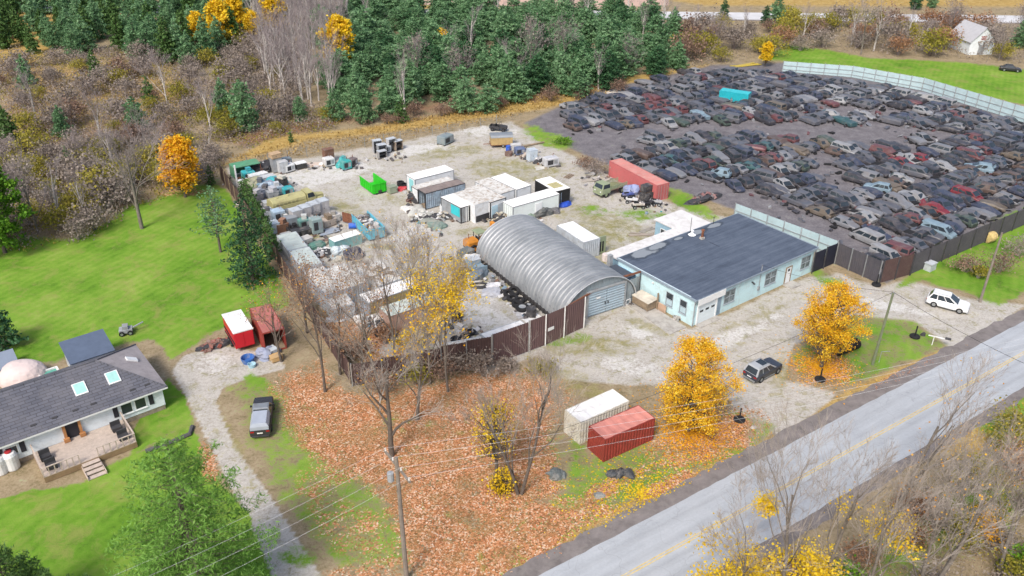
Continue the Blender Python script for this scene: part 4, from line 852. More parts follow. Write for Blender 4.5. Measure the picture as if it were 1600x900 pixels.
def boards(label, px, py, rot, L, w, n, col, name='board_pile', cat='boards', seed=1, flat=True):
    r = random.Random(seed); b = MB()
    for k in range(n): b.cbox((r.uniform(-.3, .3), (k % 4 - 1.5) * w * .8 + r.uniform(-.1, .1), .05 + .06 * (k // 4) + .02), (L * r.uniform(.7, 1), w, .05), (0, r.uniform(-.03, .03), r.uniform(-.25, .25)))
    return tag(b.build(name, cmat(col), None, loc=G(px, py), rz=U + R(rot)), label, cat)

# ------------------------------------------------------------------ cars
def car_shapes(L, W, H, kind='suv'):
    w = W / 2; zb = .24 if kind != 'suv' else .3
    if kind in ('suv',): st = [(-.5, .84, .58, .2), (-.485, .94, .60, .12), (-.42, .99, .61, 0), (-.2, 1, .61, 0), (.1, 1, .61, 0), (.24, .99, .60, 0), (.36, .98, .58, 0), (.45, .94, .55, 0), (.49, .86, .50, .06), (.5, .80, .44, .1)]
    elif kind == 'van': st = [(-.5, .92, .62, .1), (-.47, .98, .64, 0), (0, 1, .62, 0), (.28, 1, .58, 0), (.42, .96, .50, 0), (.49, .85, .42, .05), (.5, .8, .38, .08)]
    elif kind == 'pickup': st = [(-.5, .92, .56, .12), (-.48, .97, .58, 0), (-.1, 1, .58, 0), (.2, 1, .59, 0), (.38, .97, .57, 0), (.47, .93, .54, 0), (.5, .85, .48, .1)]
    else: st = [(-.5, .80, .58, .12), (-.47, .90, .62, .04), (-.38, .97, .64, 0), (-.1, 1, .63, 0), (.15, 1, .62, 0), (.25, .99, .60, 0), (.38, .95, .55, 0), (.47, .86, .48, .04), (.5, .74, .42, .1)]
    body = MB(); n = 10
    for (x, k, zt, zl) in st:
        y = w * k; zt *= H; zl = zb + zl * .6
        ring = [(-y * .82, zl), (-y * .97, zl + .08), (-y, zl + (zt - zl) * .5), (-y * .985, zt - .1), (-y * .90, zt)]
        ring += [(-a, b) for a, b in ring[::-1]]
        body.v += [(x * L, a, b) for a, b in ring]
    for i in range(len(st) - 1):
        for j in range(n):
            a, b = i * n + j, i * n + (j + 1) % n; body.f.append((a, a + n, b + n, b)[::-1]); body.m.append(0)
    body.f += [tuple(range(n))[::-1] if False else tuple(range(n)), tuple(range((len(st) - 1) * n, len(st) * n))[::-1]]; body.m += [0, 0]
    gh = {'suv': (-.49, -.39, .01, .26), 'van': (-.48, -.46, .2, .38), 'pickup': (-.10, -.07, .10, .24), 'sedan': (-.40, -.22, .07, .26), 'hatch': (-.48, -.34, .04, .26)}[kind]
    zt = (.57 if kind == 'suv' else .62 if kind != 'pickup' else .58) * H
    wb, wr = w * .92, w * .76
    xb0, xr0, xr1, xb1 = [q * L for q in gh]
    P = [(xb0, -wb, zt - .02), (xb1, -wb, zt - .03), (xb1, wb, zt - .03), (xb0, wb, zt - .02), (xr0, -wr, H - .05), (xr1, -wr, H - .05), (xr1, wr, H - .05), (xr0, wr, H - .05),
         (xr0 + .12, -wr * .82, H), (xr1 - .12, -wr * .82, H), (xr1 - .12, wr * .82, H), (xr0 + .12, wr * .82, H)]
    cab = MB(); cab.add(P, [(0, 1, 5, 4), (2, 3, 7, 6), (1, 2, 6, 5), (3, 0, 4, 7), (4, 5, 9, 8), (5, 6, 10, 9), (6, 7, 11, 10), (7, 4, 8, 11), (8, 9, 10, 11)])
    def quad(a, b, c, d, s0, s1, t0, t1, e=.012):
        a, b, c, d = map(Vector, (a, b, c, d)); nn = (b - a).cross(d - a).normalized() * e
        return [a.lerp(b, s).lerp(d.lerp(c, s), t) + nn for s, t in ((s0, t0), (s1, t0), (s1, t1), (s0, t1))]
    gl = []
    def pane(q): g = MB(); g.add(q, [(0, 1, 2, 3)]); return g
    nsd = 3 if kind in ('suv', 'van') else 2
    cuts = {3: ((.05, .30), (.33, .62), (.65, .93)), 2: ((.08, .48), (.52, .92))}[nsd]
    if kind == 'pickup': cuts = ((.06, .45), (.5, .94))
    for s0, s1 in cuts:
        gl.append(('side', pane(quad(P[0], P[1], P[5], P[4], s0, s1, .12, .9)))); gl.append(('side', pane(quad(P[2], P[3], P[7], P[6], 1 - s1, 1 - s0, .12, .9))))
    gl.append(('front', pane(quad(P[1], P[2], P[6], P[5], .06, .94, .08, .92)))); gl.append(('rear', pane(quad(P[3], P[0], P[4], P[7], .08, .92, .15, .9))))
    return body, cab, gl, w
def car(name, label, cat, p, rz, L, W, H, col, kind='suv', roofcol=None, z=0.0, sunroof=False, lower=None):
    t = T(name, label, cat, (p[0], p[1], z), rz); body, cab, gl, w = car_shapes(L, W, H, kind)
    m = mat(name + '_paint_%d' % int(sum(col) * 1000), col, .25, .04, .5, spec=.6)
    body.build('body', m, t, smooth=False); cb = cab.build('cabin', roofcol or m, t)
    for k, g in gl: g.build('window' if k == 'side' else ('windscreen' if k == 'front' else 'rear_window'), m_glass, t)
    r = {'pickup': .4, 'suv': .39}.get(kind, .35)
    for x in (-.30, .31):
        for s in (-1, 1): wheel(t, (x * L, s * (w - .11), r), r, .24)
    for s in (-1, 1):
        b = MB(); b.box(.475 * L, .492 * L, s * w * .72 - .16, s * w * .72 + .16, .40 * H, .46 * H); b.build('headlight', mat('lamp_lens', (.7, .72, .74), .15, .05), t)
        b = MB(); b.box(-.503 * L, -.488 * L, s * w * .72 - .18, s * w * .72 + .14, .45 * H, .53 * H); b.build('tail_light', mat('red_lens', (.35, .01, .01), .2, .1), t)
        b = MB(); b.box(.17 * L, .20 * L, s * w * 1.0 - .02 if s > 0 else -w - .16, s * w * 1.0 + .16 if s > 0 else -w + .02, .58 * H, .66 * H); b.build('mirror', m, t)
    b = MB(); b.box(.47 * L, .512 * L, -w * .78, w * .78, .25, .42); b.box(-.512 * L, -.47 * L, -w * .78, w * .78, .3, .46); b.build('bumper', lower or m_dkmetal, t)
    if kind == 'suv':
        b = MB()
        for s in (-1, 1): b.bar((-.36 * L, s * w * .64, H + .02), (.02 * L, s * w * .64, H + .02), .04)
        b.build('roof_rail', m_galv, t)
        b = MB()
        for s in (-1, 1): b.box(-.2 * L, .2 * L, s * w - .03 if s > 0 else -w - .012, s * w + .012 if s > 0 else -w + .03, .32, .38)
        b.build('sill_trim', m_galv, t)
    b = MB(); b.box(-.506 * L, -.49 * L, -.26, .26, .37 * H, .43 * H); b.build('number_plate', m_white, t)
    if sunroof: b = MB(); b.box(-.2 * L, -.01 * L, -w * .5, w * .5, H, H + .012); b.build('sunroof', m_glass, t)
    return t
car('parked_car', 'dark grey crossover with a silver roof parked on the gravel between yellow trees', 'car', G(1190, 590) + Vector((.2, .6, 0)), R(37), 4.5, 1.95, 1.75, (.035, .04, .055), 'suv', mat('silver_roof', (.38, .40, .42), .3, .05, spec=.6), sunroof=True, lower=m_galv)
car('parked_car', 'white crossover parked on the gravel driveway by the road', 'car', G(1481, 482) + Vector((0, .3, 0)), R(-33), 4.7, 1.95, 1.8, (.74, .75, .76), 'suv', lower=m_grey)
pu = car('pickup_truck', 'black pickup truck with a silver bed cover on the grass by the left driveway', 'pickup truck', G(411, 658), math.atan2(-1, .10) + R(180 + 5), 5.6, 2.0, 1.85, (.035, .035, .04), 'pickup', m_galv)
b = MB(); b.box(-2.75, -.6, -.86, .86, 1.05, 1.42); b.add([(-2.75, -.86, 1.42), (-.6, -.86, 1.42), (-.6, .86, 1.42), (-2.75, .86, 1.42), (-2.6, -.65, 1.75), (-.6, -.65, 1.75), (-.6, .65, 1.75), (-2.6, .65, 1.75)], [(0, 1, 5, 4), (2, 3, 7, 6), (3, 0, 4, 7), (4, 5, 6, 7), (1, 2, 6, 5)]); b.build('bed_cover', mat('silver_cap', (.36, .40, .47), .35, .08, spec=.5), pu)

# ------------------------------------------------------------------ trucks and machines in the yard
m_olive = mat('olive_paint', (.20, .21, .11), .7, .15, 1, dirt=(.3, .27, .2)); m_khaki = mat('khaki_paint', (.42, .40, .20), .65, .12, .9, dirt=(.25, .2, .12), dirt_amt=.5)
m_pgreen = mat('pale_olive', (.27, .32, .20), .65, .12, .9, dirt=(.3, .28, .22))
def truck(label, p, rz, L, W, m, load='tank', name='army_truck', cabH=2.3, cat='truck'):
    t = T(name, label, cat, p, rz)
    b = MB(); b.bar((-L / 2, -.4, .75), (L / 2 - .2, -.4, .75), .15, .2); b.bar((-L / 2, .4, .75), (L / 2 - .2, .4, .75), .15, .2); b.build('chassis', m_dkmetal, t)
    x1 = L / 2
    if load == 'flat':        # cab over
        cx0, cx1, hood = x1 - 1.7, x1, 0
    else: cx0, cx1, hood = x1 - 2.9, x1 - 1.5, 1.5
    w = W / 2
    b = MB(); b.add([(cx0, -w, .7), (cx1, -w, .7), (cx1, w, .7), (cx0, w, .7), (cx0, -w, 1.5), (cx1, -w, 1.5), (cx1, w, 1.5), (cx0, w, 1.5), (cx0 + .02, -w * .86, cabH), (cx1 - .3, -w * .86, cabH), (cx1 - .3, w * .86, cabH), (cx0 + .02, w * .86, cabH)],
                    [(3, 2, 1, 0), (0, 1, 5, 4), (1, 2, 6, 5), (2, 3, 7, 6), (3, 0, 4, 7), (4, 5, 9, 8), (5, 6, 10, 9), (6, 7, 11, 10), (7, 4, 8, 11), (8, 9, 10, 11)]); b.build('cab', m, t)
    def q(a, bb, c, d, k=.12):
        a, bb, c, d = map(Vector, (a, bb, c, d)); cc = (a + bb + c + d) / 4; nn = (bb - a).cross(d - a).normalized() * .015
        return [v.lerp(cc, k * 1.3) + nn for v in (a, bb, c, d)]
    b = MB(); b.add(q((cx1, -w, 1.5), (cx1, w, 1.5), (cx1 - .3, w * .86, cabH), (cx1 - .3, -w * .86, cabH)), [(0, 1, 2, 3)]); b.build('windscreen', m_glass, t)
    for s in (-1, 1):
        pts = [(cx0, s * w, 1.5), (cx1, s * w, 1.5), (cx1 - .3, s * w * .86, cabH), (cx0 + .02, s * w * .86, cabH)]
        if s > 0: pts = [pts[1], pts[0], pts[3], pts[2]]
        b = MB(); b.add(q(*pts), [(0, 1, 2, 3)]); b.build('side_window', m_glass, t)
    if hood:
        b = MB(); b.add([(cx1, -w * .6, .8), (x1, -w * .45, .8), (x1, w * .45, .8), (cx1, w * .6, .8), (cx1, -w * .6, 1.55), (x1, -w * .42, 1.4), (x1, w * .42, 1.4), (cx1, w * .6, 1.55), (cx1, -w * .2, 1.7), (x1, -w * .15, 1.5), (x1, w * .15, 1.5), (cx1, w * .2, 1.7)],
                        [(0, 1, 5, 4), (2, 3, 7, 6), (1, 2, 6, 10, 9, 5), (4, 5, 9, 8), (8, 9, 10, 11), (10, 6, 7, 11)]); b.build('bonnet', m, t)
        for s in (-1, 1):
            b = MB(); b.tube([(x1 - 1.5, s * w * .8, .75), (x1 - 1.15, s * w * .8, 1.1), (x1 - .6, s * w * .8, 1.12), (x1 - .15, s * w * .8, .8)], .2, 6); b.build('mudguard', m, t)
    for s in (-1, 1): b = MB(); b.lathe([(.02, x1 - .02), (.13, x1 + .02), (.13, x1 + .06), (.02, x1 + .08)], (0, s * w * .6, 1.05), 'x', 8); b.build('headlight', m_white, t)
    b = MB(); b.box(x1 + .03, x1 + .14, -w, w, .55, .75); b.build('bumper', m, t)
    for x in ((x1 - .85,) if hood else (x1 - .9,)) + (-L / 2 + 1.0,) + ((-L / 2 + 2.1,) if load == 'tank' and L > 7.2 else ()):
        for s in (-1, 1): wheel(t, (x, s * (w - .18), .5), .5, .34, rim=m)
    if load == 'tank':
        b = MB(); x0, xe = -L / 2, cx0 - .15; rx, rz_ = w * .98, .72
        for x in (x0, x0 + .06, xe - .06, xe):
            k = .94 if x in (x0, xe) else 1
            for j in range(16): a = 2 * math.pi * j / 16; b.v.append((x, rx * k * math.copysign(abs(math.cos(a)) ** .75, math.cos(a)), 1.6 + rz_ * k * math.copysign(abs(math.sin(a)) ** .75, math.sin(a))))
        for i in range(3):
            for j in range(16): b.f.append((i * 16 + j, i * 16 + (j + 1) % 16, (i + 1) * 16 + (j + 1) % 16, (i + 1) * 16 + j)); b.m.append(0)
        b.f += [tuple(range(16)), tuple(range(48, 64))[::-1]]; b.m += [0, 0]; b.build('tank', m, t)
        b = MB(); b.box(x0, xe, -w - .04, -w + .3, .8, 1.35); b.box(x0, xe, w - .3, w + .04, .8, 1.35); b.build('side_locker', m, t)
        b = MB()
        for k in range(6): b.box(x0 + .5 + k * .62, x0 + .9 + k * .62, -w * .99 - .03, -w * .9, 1.5, 1.75)
        b.build('stencil_panel', mat('faded_stencil', (.25, .24, .13), .8, .3), t)
        b = MB()
        for k in range(2): b.lathe([(.25, 2.3), (.25, 2.42), (.05, 2.46)], (x0 + 1.2 + k * 1.7, 0, 0), n=10)
        b.build('hatch', m, t)
    else:
        b = MB(); b.box(-L / 2, cx0 - .1, -w, w, 1.0, 1.12); b.build('flatbed', m_wood, t)
        b = MB()
        for s in (-1, 1):
            for k in range(3): b.bar((-L / 2, s * w, 1.25 + k * .22), (cx0 - .1, s * w, 1.25 + k * .22), .04, .12)
            for k in range(4): x = -L / 2 + .1 + (cx0 + L / 2 - .3) * k / 3; b.bar((x, s * w * .98, 1.12), (x, s * w * .98, 1.8), .07)
        b.build('side_rail', m, t)
        b = MB(); b.lump((-.6, 0, 1.12), 1.1, .7, .5, 3); b.build('load', m_olive, t)
    return t
a, c = G(449, 334), G(490, 323); dd = (c - a); truck('khaki bonneted tanker truck parked broadside in the crowded back corner', (a + c) / 2 + Vector((-.7, 1.0, 0)), math.atan2(dd.y, dd.x), 8.4, 2.3, m_khaki, 'tank', 'tanker_truck')
truck('pale olive cab-over army truck standing before the pink container', G(953, 302), R(217), 5.2, 2.1, m_pgreen, 'flat', 'army_truck', 2.2)
def jeep(label, px, py, rot, m, name='jeep', s=1.0):
    t = T(name, label, 'jeep', G(px, py), R(rot))
    b = MB(); b.box(-1.6, .4, -.75, .75, .5, .62); b.box(-1.6, -1.52, -.75, .75, .62, 1.05); b.box(-1.52, .4, -.75, -.68, .62, 1.0); b.box(-1.52, .4, .68, .75, .62, 1.0)
    b.add([(.4, -.62, .55), (1.6, -.5, .55), (1.6, .5, .55), (.4, .62, .55), (.4, -.62, 1.08), (1.6, -.5, .98), (1.6, .5, .98), (.4, .62, 1.08)], [(0, 1, 5, 4), (1, 2, 6, 5), (2, 3, 7, 6), (4, 5, 6, 7), (3, 0, 4, 7)]); b.build('body', m, t)
    b = MB(); b.bar((.42, -.66, 1.08), (.3, -.66, 1.6), .05); b.bar((.42, .66, 1.08), (.3, .66, 1.6), .05); b.bar((.3, -.66, 1.6), (.3, .66, 1.6), .05); b.build('windscreen_frame', m, t)
    b = MB(); b.box(1.6, 1.64, -.45, .45, .58, .95); b.build('grille', m_dkmetal, t)
    for y in (-.35, .35): b = MB(); b.box(-.55, -.1, y - .22, y + .22, .62, .85); b.box(-.62, -.5, y - .22, y + .22, .85, 1.3); b.build('seat', m_black, t)
    for x in (-1.0, 1.1):
        for sd in (-1, 1): wheel(t, (x, sd * .72, .38), .38, .22, rim=m)
    return t
jeep('black stripped jeep in the back corner near the scrapyard', 779, 204, -15, m_dkmetal)
jeep('dark jeep squeezed in front of the cabinets near the hedge', 460, 366, -60, m_dkmetal)
# orange loader by the back of the arched hut
ld = T('wheel_loader', 'orange wheel loader with raised bucket behind the arched hut', 'loader', G(747, 388), R(35)); m_or = mat('orange_machine', (.55, .22, .03), .6, .12, 1, dirt=(.3, .14, .05))
b = MB(); b.box(-1.9, -.3, -.8, .8, .7, 1.5); b.box(-.3, 1.2, -.55, .55, .6, 1.2); b.add([(-1.9, -.8, 1.5), (-.4, -.8, 1.5), (-.4, .8, 1.5), (-1.9, .8, 1.5), (-1.8, -.6, 1.75), (-.4, -.6, 1.75), (-.4, .6, 1.75), (-1.8, .6, 1.75)], [(0, 1, 5, 4), (1, 2, 6, 5), (2, 3, 7, 6), (3, 0, 4, 7), (4, 5, 6, 7)]); b.build('body', m_or, ld)
b = MB()
for x, y in ((-.3, -.65), (.6, -.65), (-.3, .65), (.6, .65)): b.bar((x, y, 1.2), (x, y, 2.5), .08)
b.build('cab_frame', m_dkmetal, ld); b = MB(); b.box(-.5, .8, -.8, .8, 2.5, 2.6); b.build('canopy', m_pgreen, ld)
b = MB(); b.box(-.2, .2, -.25, .25, 1.2, 1.45); b.box(-.28, -.18, -.25, .25, 1.45, 1.95); b.build('seat', m_black, ld)
for s in (-1, 1): b = MB(); b.bar((.6, s * .65, 1.1), (2.0, s * .6, 1.9), .14, .2); b.bar((2.0, s * .6, 1.9), (2.6, s * .6, 2.5), .14, .2); b.build('lift_arm', m_or, ld)
b = MB(); b.add([(2.5, -.9, 2.2), (3.2, -.9, 2.5), (2.9, -.9, 3.1), (2.5, -.9, 3.0), (2.5, .9, 2.2), (3.2, .9, 2.5), (2.9, .9, 3.1), (2.5, .9, 3.0)], [(0, 1, 5, 4), (0, 4, 7, 3), (0, 3, 2, 1), (4, 5, 6, 7), (3, 7, 6, 2)]); b.build('bucket', m_or, ld)
for x in (-1.2, .9):
    for s in (-1, 1): wheel(ld, (x, s * .85, .6), .6, .4, rim=m_or)
b = MB(); b.tube([(-1.3, .3, 1.7), (-1.3, .3, 2.4)], .06, 6); b.build('exhaust', m_rust, ld)
# roll-off bins
def bin_(label, p, rz, L, W, H, m, inside, load=None, gate=False):
    t = T('roll_off_bin', label, 'bin', p, rz); b = MB()
    for y, s in ((-W / 2, 1), (W / 2, -1)):
        b.box(-L / 2, L / 2, min(y, y + s * .06), max(y, y + s * .06), .25, H)
    b.box(-L / 2, -L / 2 + .06, -W / 2 + .061, W / 2 - .061, .25, H)
    if not gate: b.box(L / 2 - .06, L / 2, -W / 2 + .061, W / 2 - .061, .25, H)
    b.build('wall', m, t)
    r = MB()
    for k in range(max(4, int(L / .6))):
        x = -L / 2 + .15 + k * (L - .3) / (max(4, int(L / .6)) - 1)
        for y in (-W / 2 - .08, W / 2): r.box(x - .06, x + .06, y, y + .08, .3, H - .05)
    for k in range(3):
        y = -W / 2 + .3 + k * (W - .6) / 2; r.box(-L / 2 - .08, -L / 2, y - .06, y + .06, .3, H - .05)
    for y in (-W / 2 - .1, W / 2): r.box(-L / 2 - .1, L / 2, y, y + .1, H - .04, H + .06)
    r.box(-L / 2 - .1, -L / 2 + .0, -W / 2, W / 2, H - .04, H + .06); r.build('rib', m, t)
    b = MB(); b.box(-L / 2 + .06, L / 2 - .06, -W / 2 + .06, W / 2 - .06, .25, .32); b.build('floor', inside, t)
    b = MB(); b.bar((-L / 2, -.5, .12), (L / 2, -.5, .12), .12, .22); b.bar((-L / 2, .5, .12), (L / 2, .5, .12), .12, .22); b.box(-L / 2 - .12, -L / 2 - .08, -.3, .3, .3, .7); b.build('skid_rail', m_dkmetal, t)
    if gate is True: b = MB(); b.cbox((L / 2 + .55, W / 2 + .35, H / 2 + .12), (.07, W * .9, H - .25), (0, 0, -1.0)); b.build('gate', m_rust if load else m, t)
    if load:
        r2 = random.Random(4)
        for ci, c in enumerate(load):
            b = MB()
            for k in range(22): b.cbox((r2.uniform(-L / 2 + .5, L / 2 - .5), r2.uniform(-W / 2 + .4, W / 2 - .4), r2.uniform(.9, H - .1)), (r2.uniform(.3, .9), r2.uniform(.3, .7), r2.uniform(.2, .5)), (r2.uniform(-.6, .6), r2.uniform(-.6, .6), r2.uniform(0, 3)))
            b.build('scrap_load', cmat(c), t)
    return t
m_bgreen = mat('bright_green', (.03, .50, .02), .5, .08, .8, dirt=(.02, .3, .02), dirt_amt=.4)
bin_('bright green open roll-off bin alone in the yard', G(583, 298) + Vector((0, .5, 0)), R(37 - 92), 4.4, 2.3, 1.75, m_bgreen, m_bgreen, None, 'open').rotation_euler = (0, 0, R(125))
m_bblue = mat('sky_blue_bin', (.12, .44, .57), .6, .15, .9, dirt=(.25, .28, .28), dirt_amt=.5)
bb = bin_('sky blue roll-off bin heaped with scrap metal', G(576, 362), R(121), 6.2, 2.35, 1.75, m_bblue, m_rust, [(.3, .3, .3), (.12, .1, .1), (.5, .5, .5)], True)
barrel('bright blue barrel lying beside the sky blue scrap bin', 545, 357, (.02, .12, .55), True, .42, 1.2)
# caravan shell, back of the yard
cv = T('trailer_shell', 'small tan trailer with a rounded grey roof by the green verge', 'trailer', G(783, 228), R(10)); m_tanw = mat('tan_panel', (.42, .30, .14), .75, .2, 1.5)
b = MB(); L_, W_ = 3.8, 2.2
for s in (-1.1, 1.1): b.box(-1.9, 1.9, min(s, s * .96), max(s, s * .96), .6, 1.9)
b.box(-1.9, -1.85, -1.05, 1.05, .6, 1.9); b.build('wall', m_tanw, cv)
b = MB(); n = 10
for x in (-2.0, 2.0):
    for j in range(n + 1): a = math.pi * j / n; b.v.append((x, -1.15 * math.cos(a), 1.9 + .55 * math.sin(a)))
for j in range(n): b.f.append((j, j + 1, n + 2 + j, n + 1 + j)); b.m.append(0)
b.f += [tuple(range(n + 1))[::-1]]; b.m += [0]; b.build('roof', m_galv, cv); b = MB(); b.box(-2.0, 2.0, -1.1, 1.1, .5, .598); b.bar((-2.0, 0, .5), (-3.2, 0, .5), .1); b.build('chassis', m_rust, cv)
for s in (-1, 1): wheel(cv, (.2, s * 1.0, .35), .35, .2)
lg = MB(); lg.tube([G(810, 232) + Vector((0, 0, .2)), G(850, 223.5) + Vector((0, 0, .2))], [.2, .16], 8); tag(lg.build('log', m_wood), 'long bare log lying on the green verge', 'log')
unit('dark grey armoured trailer by the back fence posts', 696, 224, 20, 2.6, 1.8, 1.6, (.2, .25, .27), 'army_trailer', 'trailer')
# equipment racks at the back fence
for i, (x, y, h, l) in enumerate([(590, 238, 2.2, 'tall black fronted open rack, leftmost of the group at the back fence'), (597, 243, 2.0, 'grey open rack second in the group at the back fence'), (597, 246, 1.2, 'low open rack standing forward of the back fence racks'),
                                  (612, 236, 2.3, 'tall light grey open rack amid the back fence group'), (622, 234, 1.7, 'tan open fronted rack, rightmost of the back fence group')]):
    openrack(l, x, y, -12 + 5 * i, 1.5, 1.0, h, [(.35, .36, .38), (.25, .27, .3), (.3, .3, .3), (.45, .46, .47), (.3, .24, .19)][i])
unit('small silver unit between the open racks at the back fence', 604, 238, 0, 1.3, 1.1, 1.3, (.5, .55, .58))
cabinet('tall rusty brown cabinet by the back fence', 514, 252, 0, 1.7, 1.1, 2.2, (.18, .09, .06)); unit('white rounded machine before the rusty cabinet', 514, 259, 0, 1.7, 1.3, 1.5, (.6, .6, .6))
boards('pale board pile on the ground by the back fence', 490, 258, -20, 3.4, .5, 8, (.6, .5, .42)); cabinet('low black box with a white top by the back fence', 470, 263, 0, 1.8, 1.2, 1.0, (.05, .05, .05), 'box', 'box', 1, False, m_white)
tarpheap('teal tarpaulin over a long load at the back fence', 535, 257, 1.6, .9, 1.2, (.05, .38, .38), 11, 60); unit('teal machine in front of the tarpaulin covered load', 541, 264, 0, 1.5, 1.3, 1.6, (.04, .33, .32)); unit('dark brown machine next to the teal ones at the back', 551, 259, 20, 1.4, 1.2, 1.4, (.16, .13, .13))
tarpheap('small white sheet beside the rusty cabinet', 505, 257, .8, .6, .4, (.7, .7, .7), 5); 
# crowded back left corner
gs = T('tipper_body', 'green steel tipper body open at the side in the yard corner', 'skip', G(385, 274), R(35)); m_gr = mat('faded_green', (.10, .30, .17), .7, .2, 1, dirt=(.2, .14, .1))
b = MB(); b.box(-2.2, 2.2, -1.2, 1.2, 2.0, 2.1); b.box(-2.2, 2.2, 1.14, 1.2, .2, 2.0); b.box(-2.2, -2.14, -1.2, 1.13, .2, 2.0); b.build('shell', m_gr, gs); b = MB(); b.box(-2.2, 2.2, -1.2, -1.1, .2, .4); b.bar((2.15, -1.15, .2), (2.15, -1.15, 2.0), .1); b.bar((-2.1, -1.15, .4), (-2.1, -1.15, 2.0), .1); b.build('frame', m_rust, gs)
b = MB(); b.tube([G(371.5, 292), G(371.5, 292) + Vector((0, 0, 3.6))], .14, 8); tag(b.build('white_post', m_white), 'white post standing by the hedge in the yard corner', 'post')
grey, lt, wh, bl, tl, br, bk, ol, pg = (.3, .32, .34), (.5, .52, .54), (.68, .69, .69), (.2, .33, .42), (.04, .36, .4), (.2, .11, .07), (.05, .05, .055), (.27, .28, .2), (.3, .38, .34)
scrap('dark machinery heap behind the crowded corner', 411, 267, 2.4, 1.6, 1.5, 3, [(.1, .09, .09), (.25, .2, .18), (.4, .42, .45)])
JUNK = [('c', 433, 268, 0, 1.6, 1.2, 2.3, grey, 'grey cabinet carrying a wooden crate at the back fence'), ('c', 443, 270, 0, 1.5, 1.2, 2.0, lt, 'pale lilac grey cabinet beside the crate topped one'), ('u', 452, 268, 10, 1.6, 1.2, 1.4, wh, 'white ribbed unit right of the pale grey cabinet'), ('u', 449, 260, 0, 1.4, 1.1, 1.6, (.15, .2, .24), 'blue black unit hidden behind the white ribbed one'),
 ('u', 389, 281, 0, 1.9, 1.4, 1.6, tl, 'bright teal unit below the green tipper body'), ('c', 398, 284, 0, 1.6, 1.2, 1.2, wh, 'white low cabinet next to the teal unit under the tipper'), ('u', 410, 280, 15, 1.7, 1.3, 1.2, wh, 'white domed unit near the dark machinery heap'), ('c', 420, 285, 0, 2.0, 1.3, 1.1, lt, 'long pale box between white domed unit and teal tarpaulin'),
 ('c', 382, 293, 0, 1.5, 1.2, 1.2, wh, 'white box touching the white post'), ('u', 407, 297, 0, 1.9, 1.5, 1.4, bl, 'steel blue unit right of the olive canvas'), ('c', 418, 296, 0, 1.6, 1.3, 1.3, (.25, .28, .36), 'slate cabinet behind the steel blue unit'), ('c', 441, 296, 0, 1.6, 1.3, 1.9, bk, 'black cabinet with a pale top near the tanker roof'),
 ('u', 450, 304, 0, 1.6, 1.3, 1.3, tl, 'teal blue low unit beside the black pale topped cabinet'), ('u', 433, 304, 0, 2.0, 1.4, 1.5, (.32, .4, .48), 'pale blue grey unit in front of the black cabinet'), ('c', 415, 307, 0, 1.7, 1.4, 1.4, (.22, .25, .32), 'dark slate cabinet behind the tanker cab line'), ('c', 427, 311, 0, 1.6, 1.3, 1.3, grey, 'mid grey cabinet pressed against the tanker'),
 ('c', 403, 316, 0, 1.6, 1.3, 1.4, (.14, .14, .16), 'charcoal cabinet by the hedge end of the tanker'), ('c', 393, 308, 0, 1.5, 1.2, 1.2, (.2, .19, .17), 'dull brown grey box beneath the olive canvas'), ('c', 421, 327, 0, 1.6, 1.2, 1.3, lt, 'louvred grey crate at the tail of the tanker'),
 ('c', 418, 345, 0, 1.7, 1.4, 1.7, lt, 'light grey locker nearest the hedge below the tanker'), ('u', 436, 347, 0, 1.7, 1.5, 2.0, (.36, .47, .58), 'pale blue machine below the tanker tail'), ('c', 427, 364, 0, 1.7, 1.4, 1.6, (.5, .57, .62), 'ice blue box against the hedge above the lidded bins'), ('c', 441, 362, 0, 1.7, 1.3, 1.3, br, 'rusty brown box in front of the pale blue machine'),
 ('c', 451, 345, 0, 1.6, 1.3, 1.3, wh, 'white topped box between blue machine and four lockers'), ('c', 456, 356, 0, 1.6, 1.3, 1.7, (.24, .27, .3), 'dark slatted cabinet behind the front jeep'), ('u', 476, 356, 0, 1.7, 1.2, 1.5, (.12, .26, .24), 'dark teal machine below the four lockers'), ('c', 478, 366, 0, 1.8, 1.2, .9, bk, 'low black box in front of the dark teal machine'),
 ('u', 495, 364, 0, 1.5, 1.3, 2.4, (.26, .34, .34), 'tall grey green generator tower right of the black box'), ('c', 497, 350, 0, 1.5, 1.2, 1.2, (.4, .4, .4), 'grey box behind the tall generator tower'), ('c', 513, 352, 8, 2.0, 1.4, 1.0, (.45, .38, .32), 'tan crate stack right of the generator tower'), ('c', 520, 346, 4, 1.9, 1.4, 1.1, (.55, .53, .5), 'pale crate at the right end of the crowded corner'),
 ('c', 449, 372, 0, 1.6, .9, .7, (.4, .42, .42), 'low grey box beside the front jeep'), ('c', 475, 380, 10, 2.2, 1.3, .7, (.52, .5, .48), 'low pale grey box alone above the lidded bins')]
for k in JUNK:
    if k[0] == 'c': cabinet(k[8], k[1], k[2], k[3], k[4], k[5], k[6], k[7])
    else: unit(k[8], k[1], k[2], k[3], k[4], k[5], k[6], k[7])
m_cr = mat('raw_crate_wood', (.45, .32, .2), .85, .2, 2); cabinet('wooden crate on top of the grey cabinet at the back fence', 433, 268, 4, 1.7, 1.3, .8, m_cr, 'crate', 'crate', 2, False, z=2.38)
tarpheap('olive canvas humped over a trailer in the crowded corner', 394, 298, 2.2, 1.5, 2.0, (.36, .36, .24), 21, 40, 'canvas_cover', 'canvas'); tarpheap('blue teal tarpaulin mound in the crowded corner', 431, 291, 1.7, 1.2, 1.7, (.04, .36, .42), 22); tarpheap('grey blue sheet draped on junk behind the tanker', 420, 301, 1.5, 1.1, 1.7, (.3, .38, .47), 23); tarpheap('white sheet draped on junk by the tipper body', 402, 289, 1.2, .9, 1.5, (.6, .6, .6), 26)
p0, p1 = G(464, 349), G(505, 334)
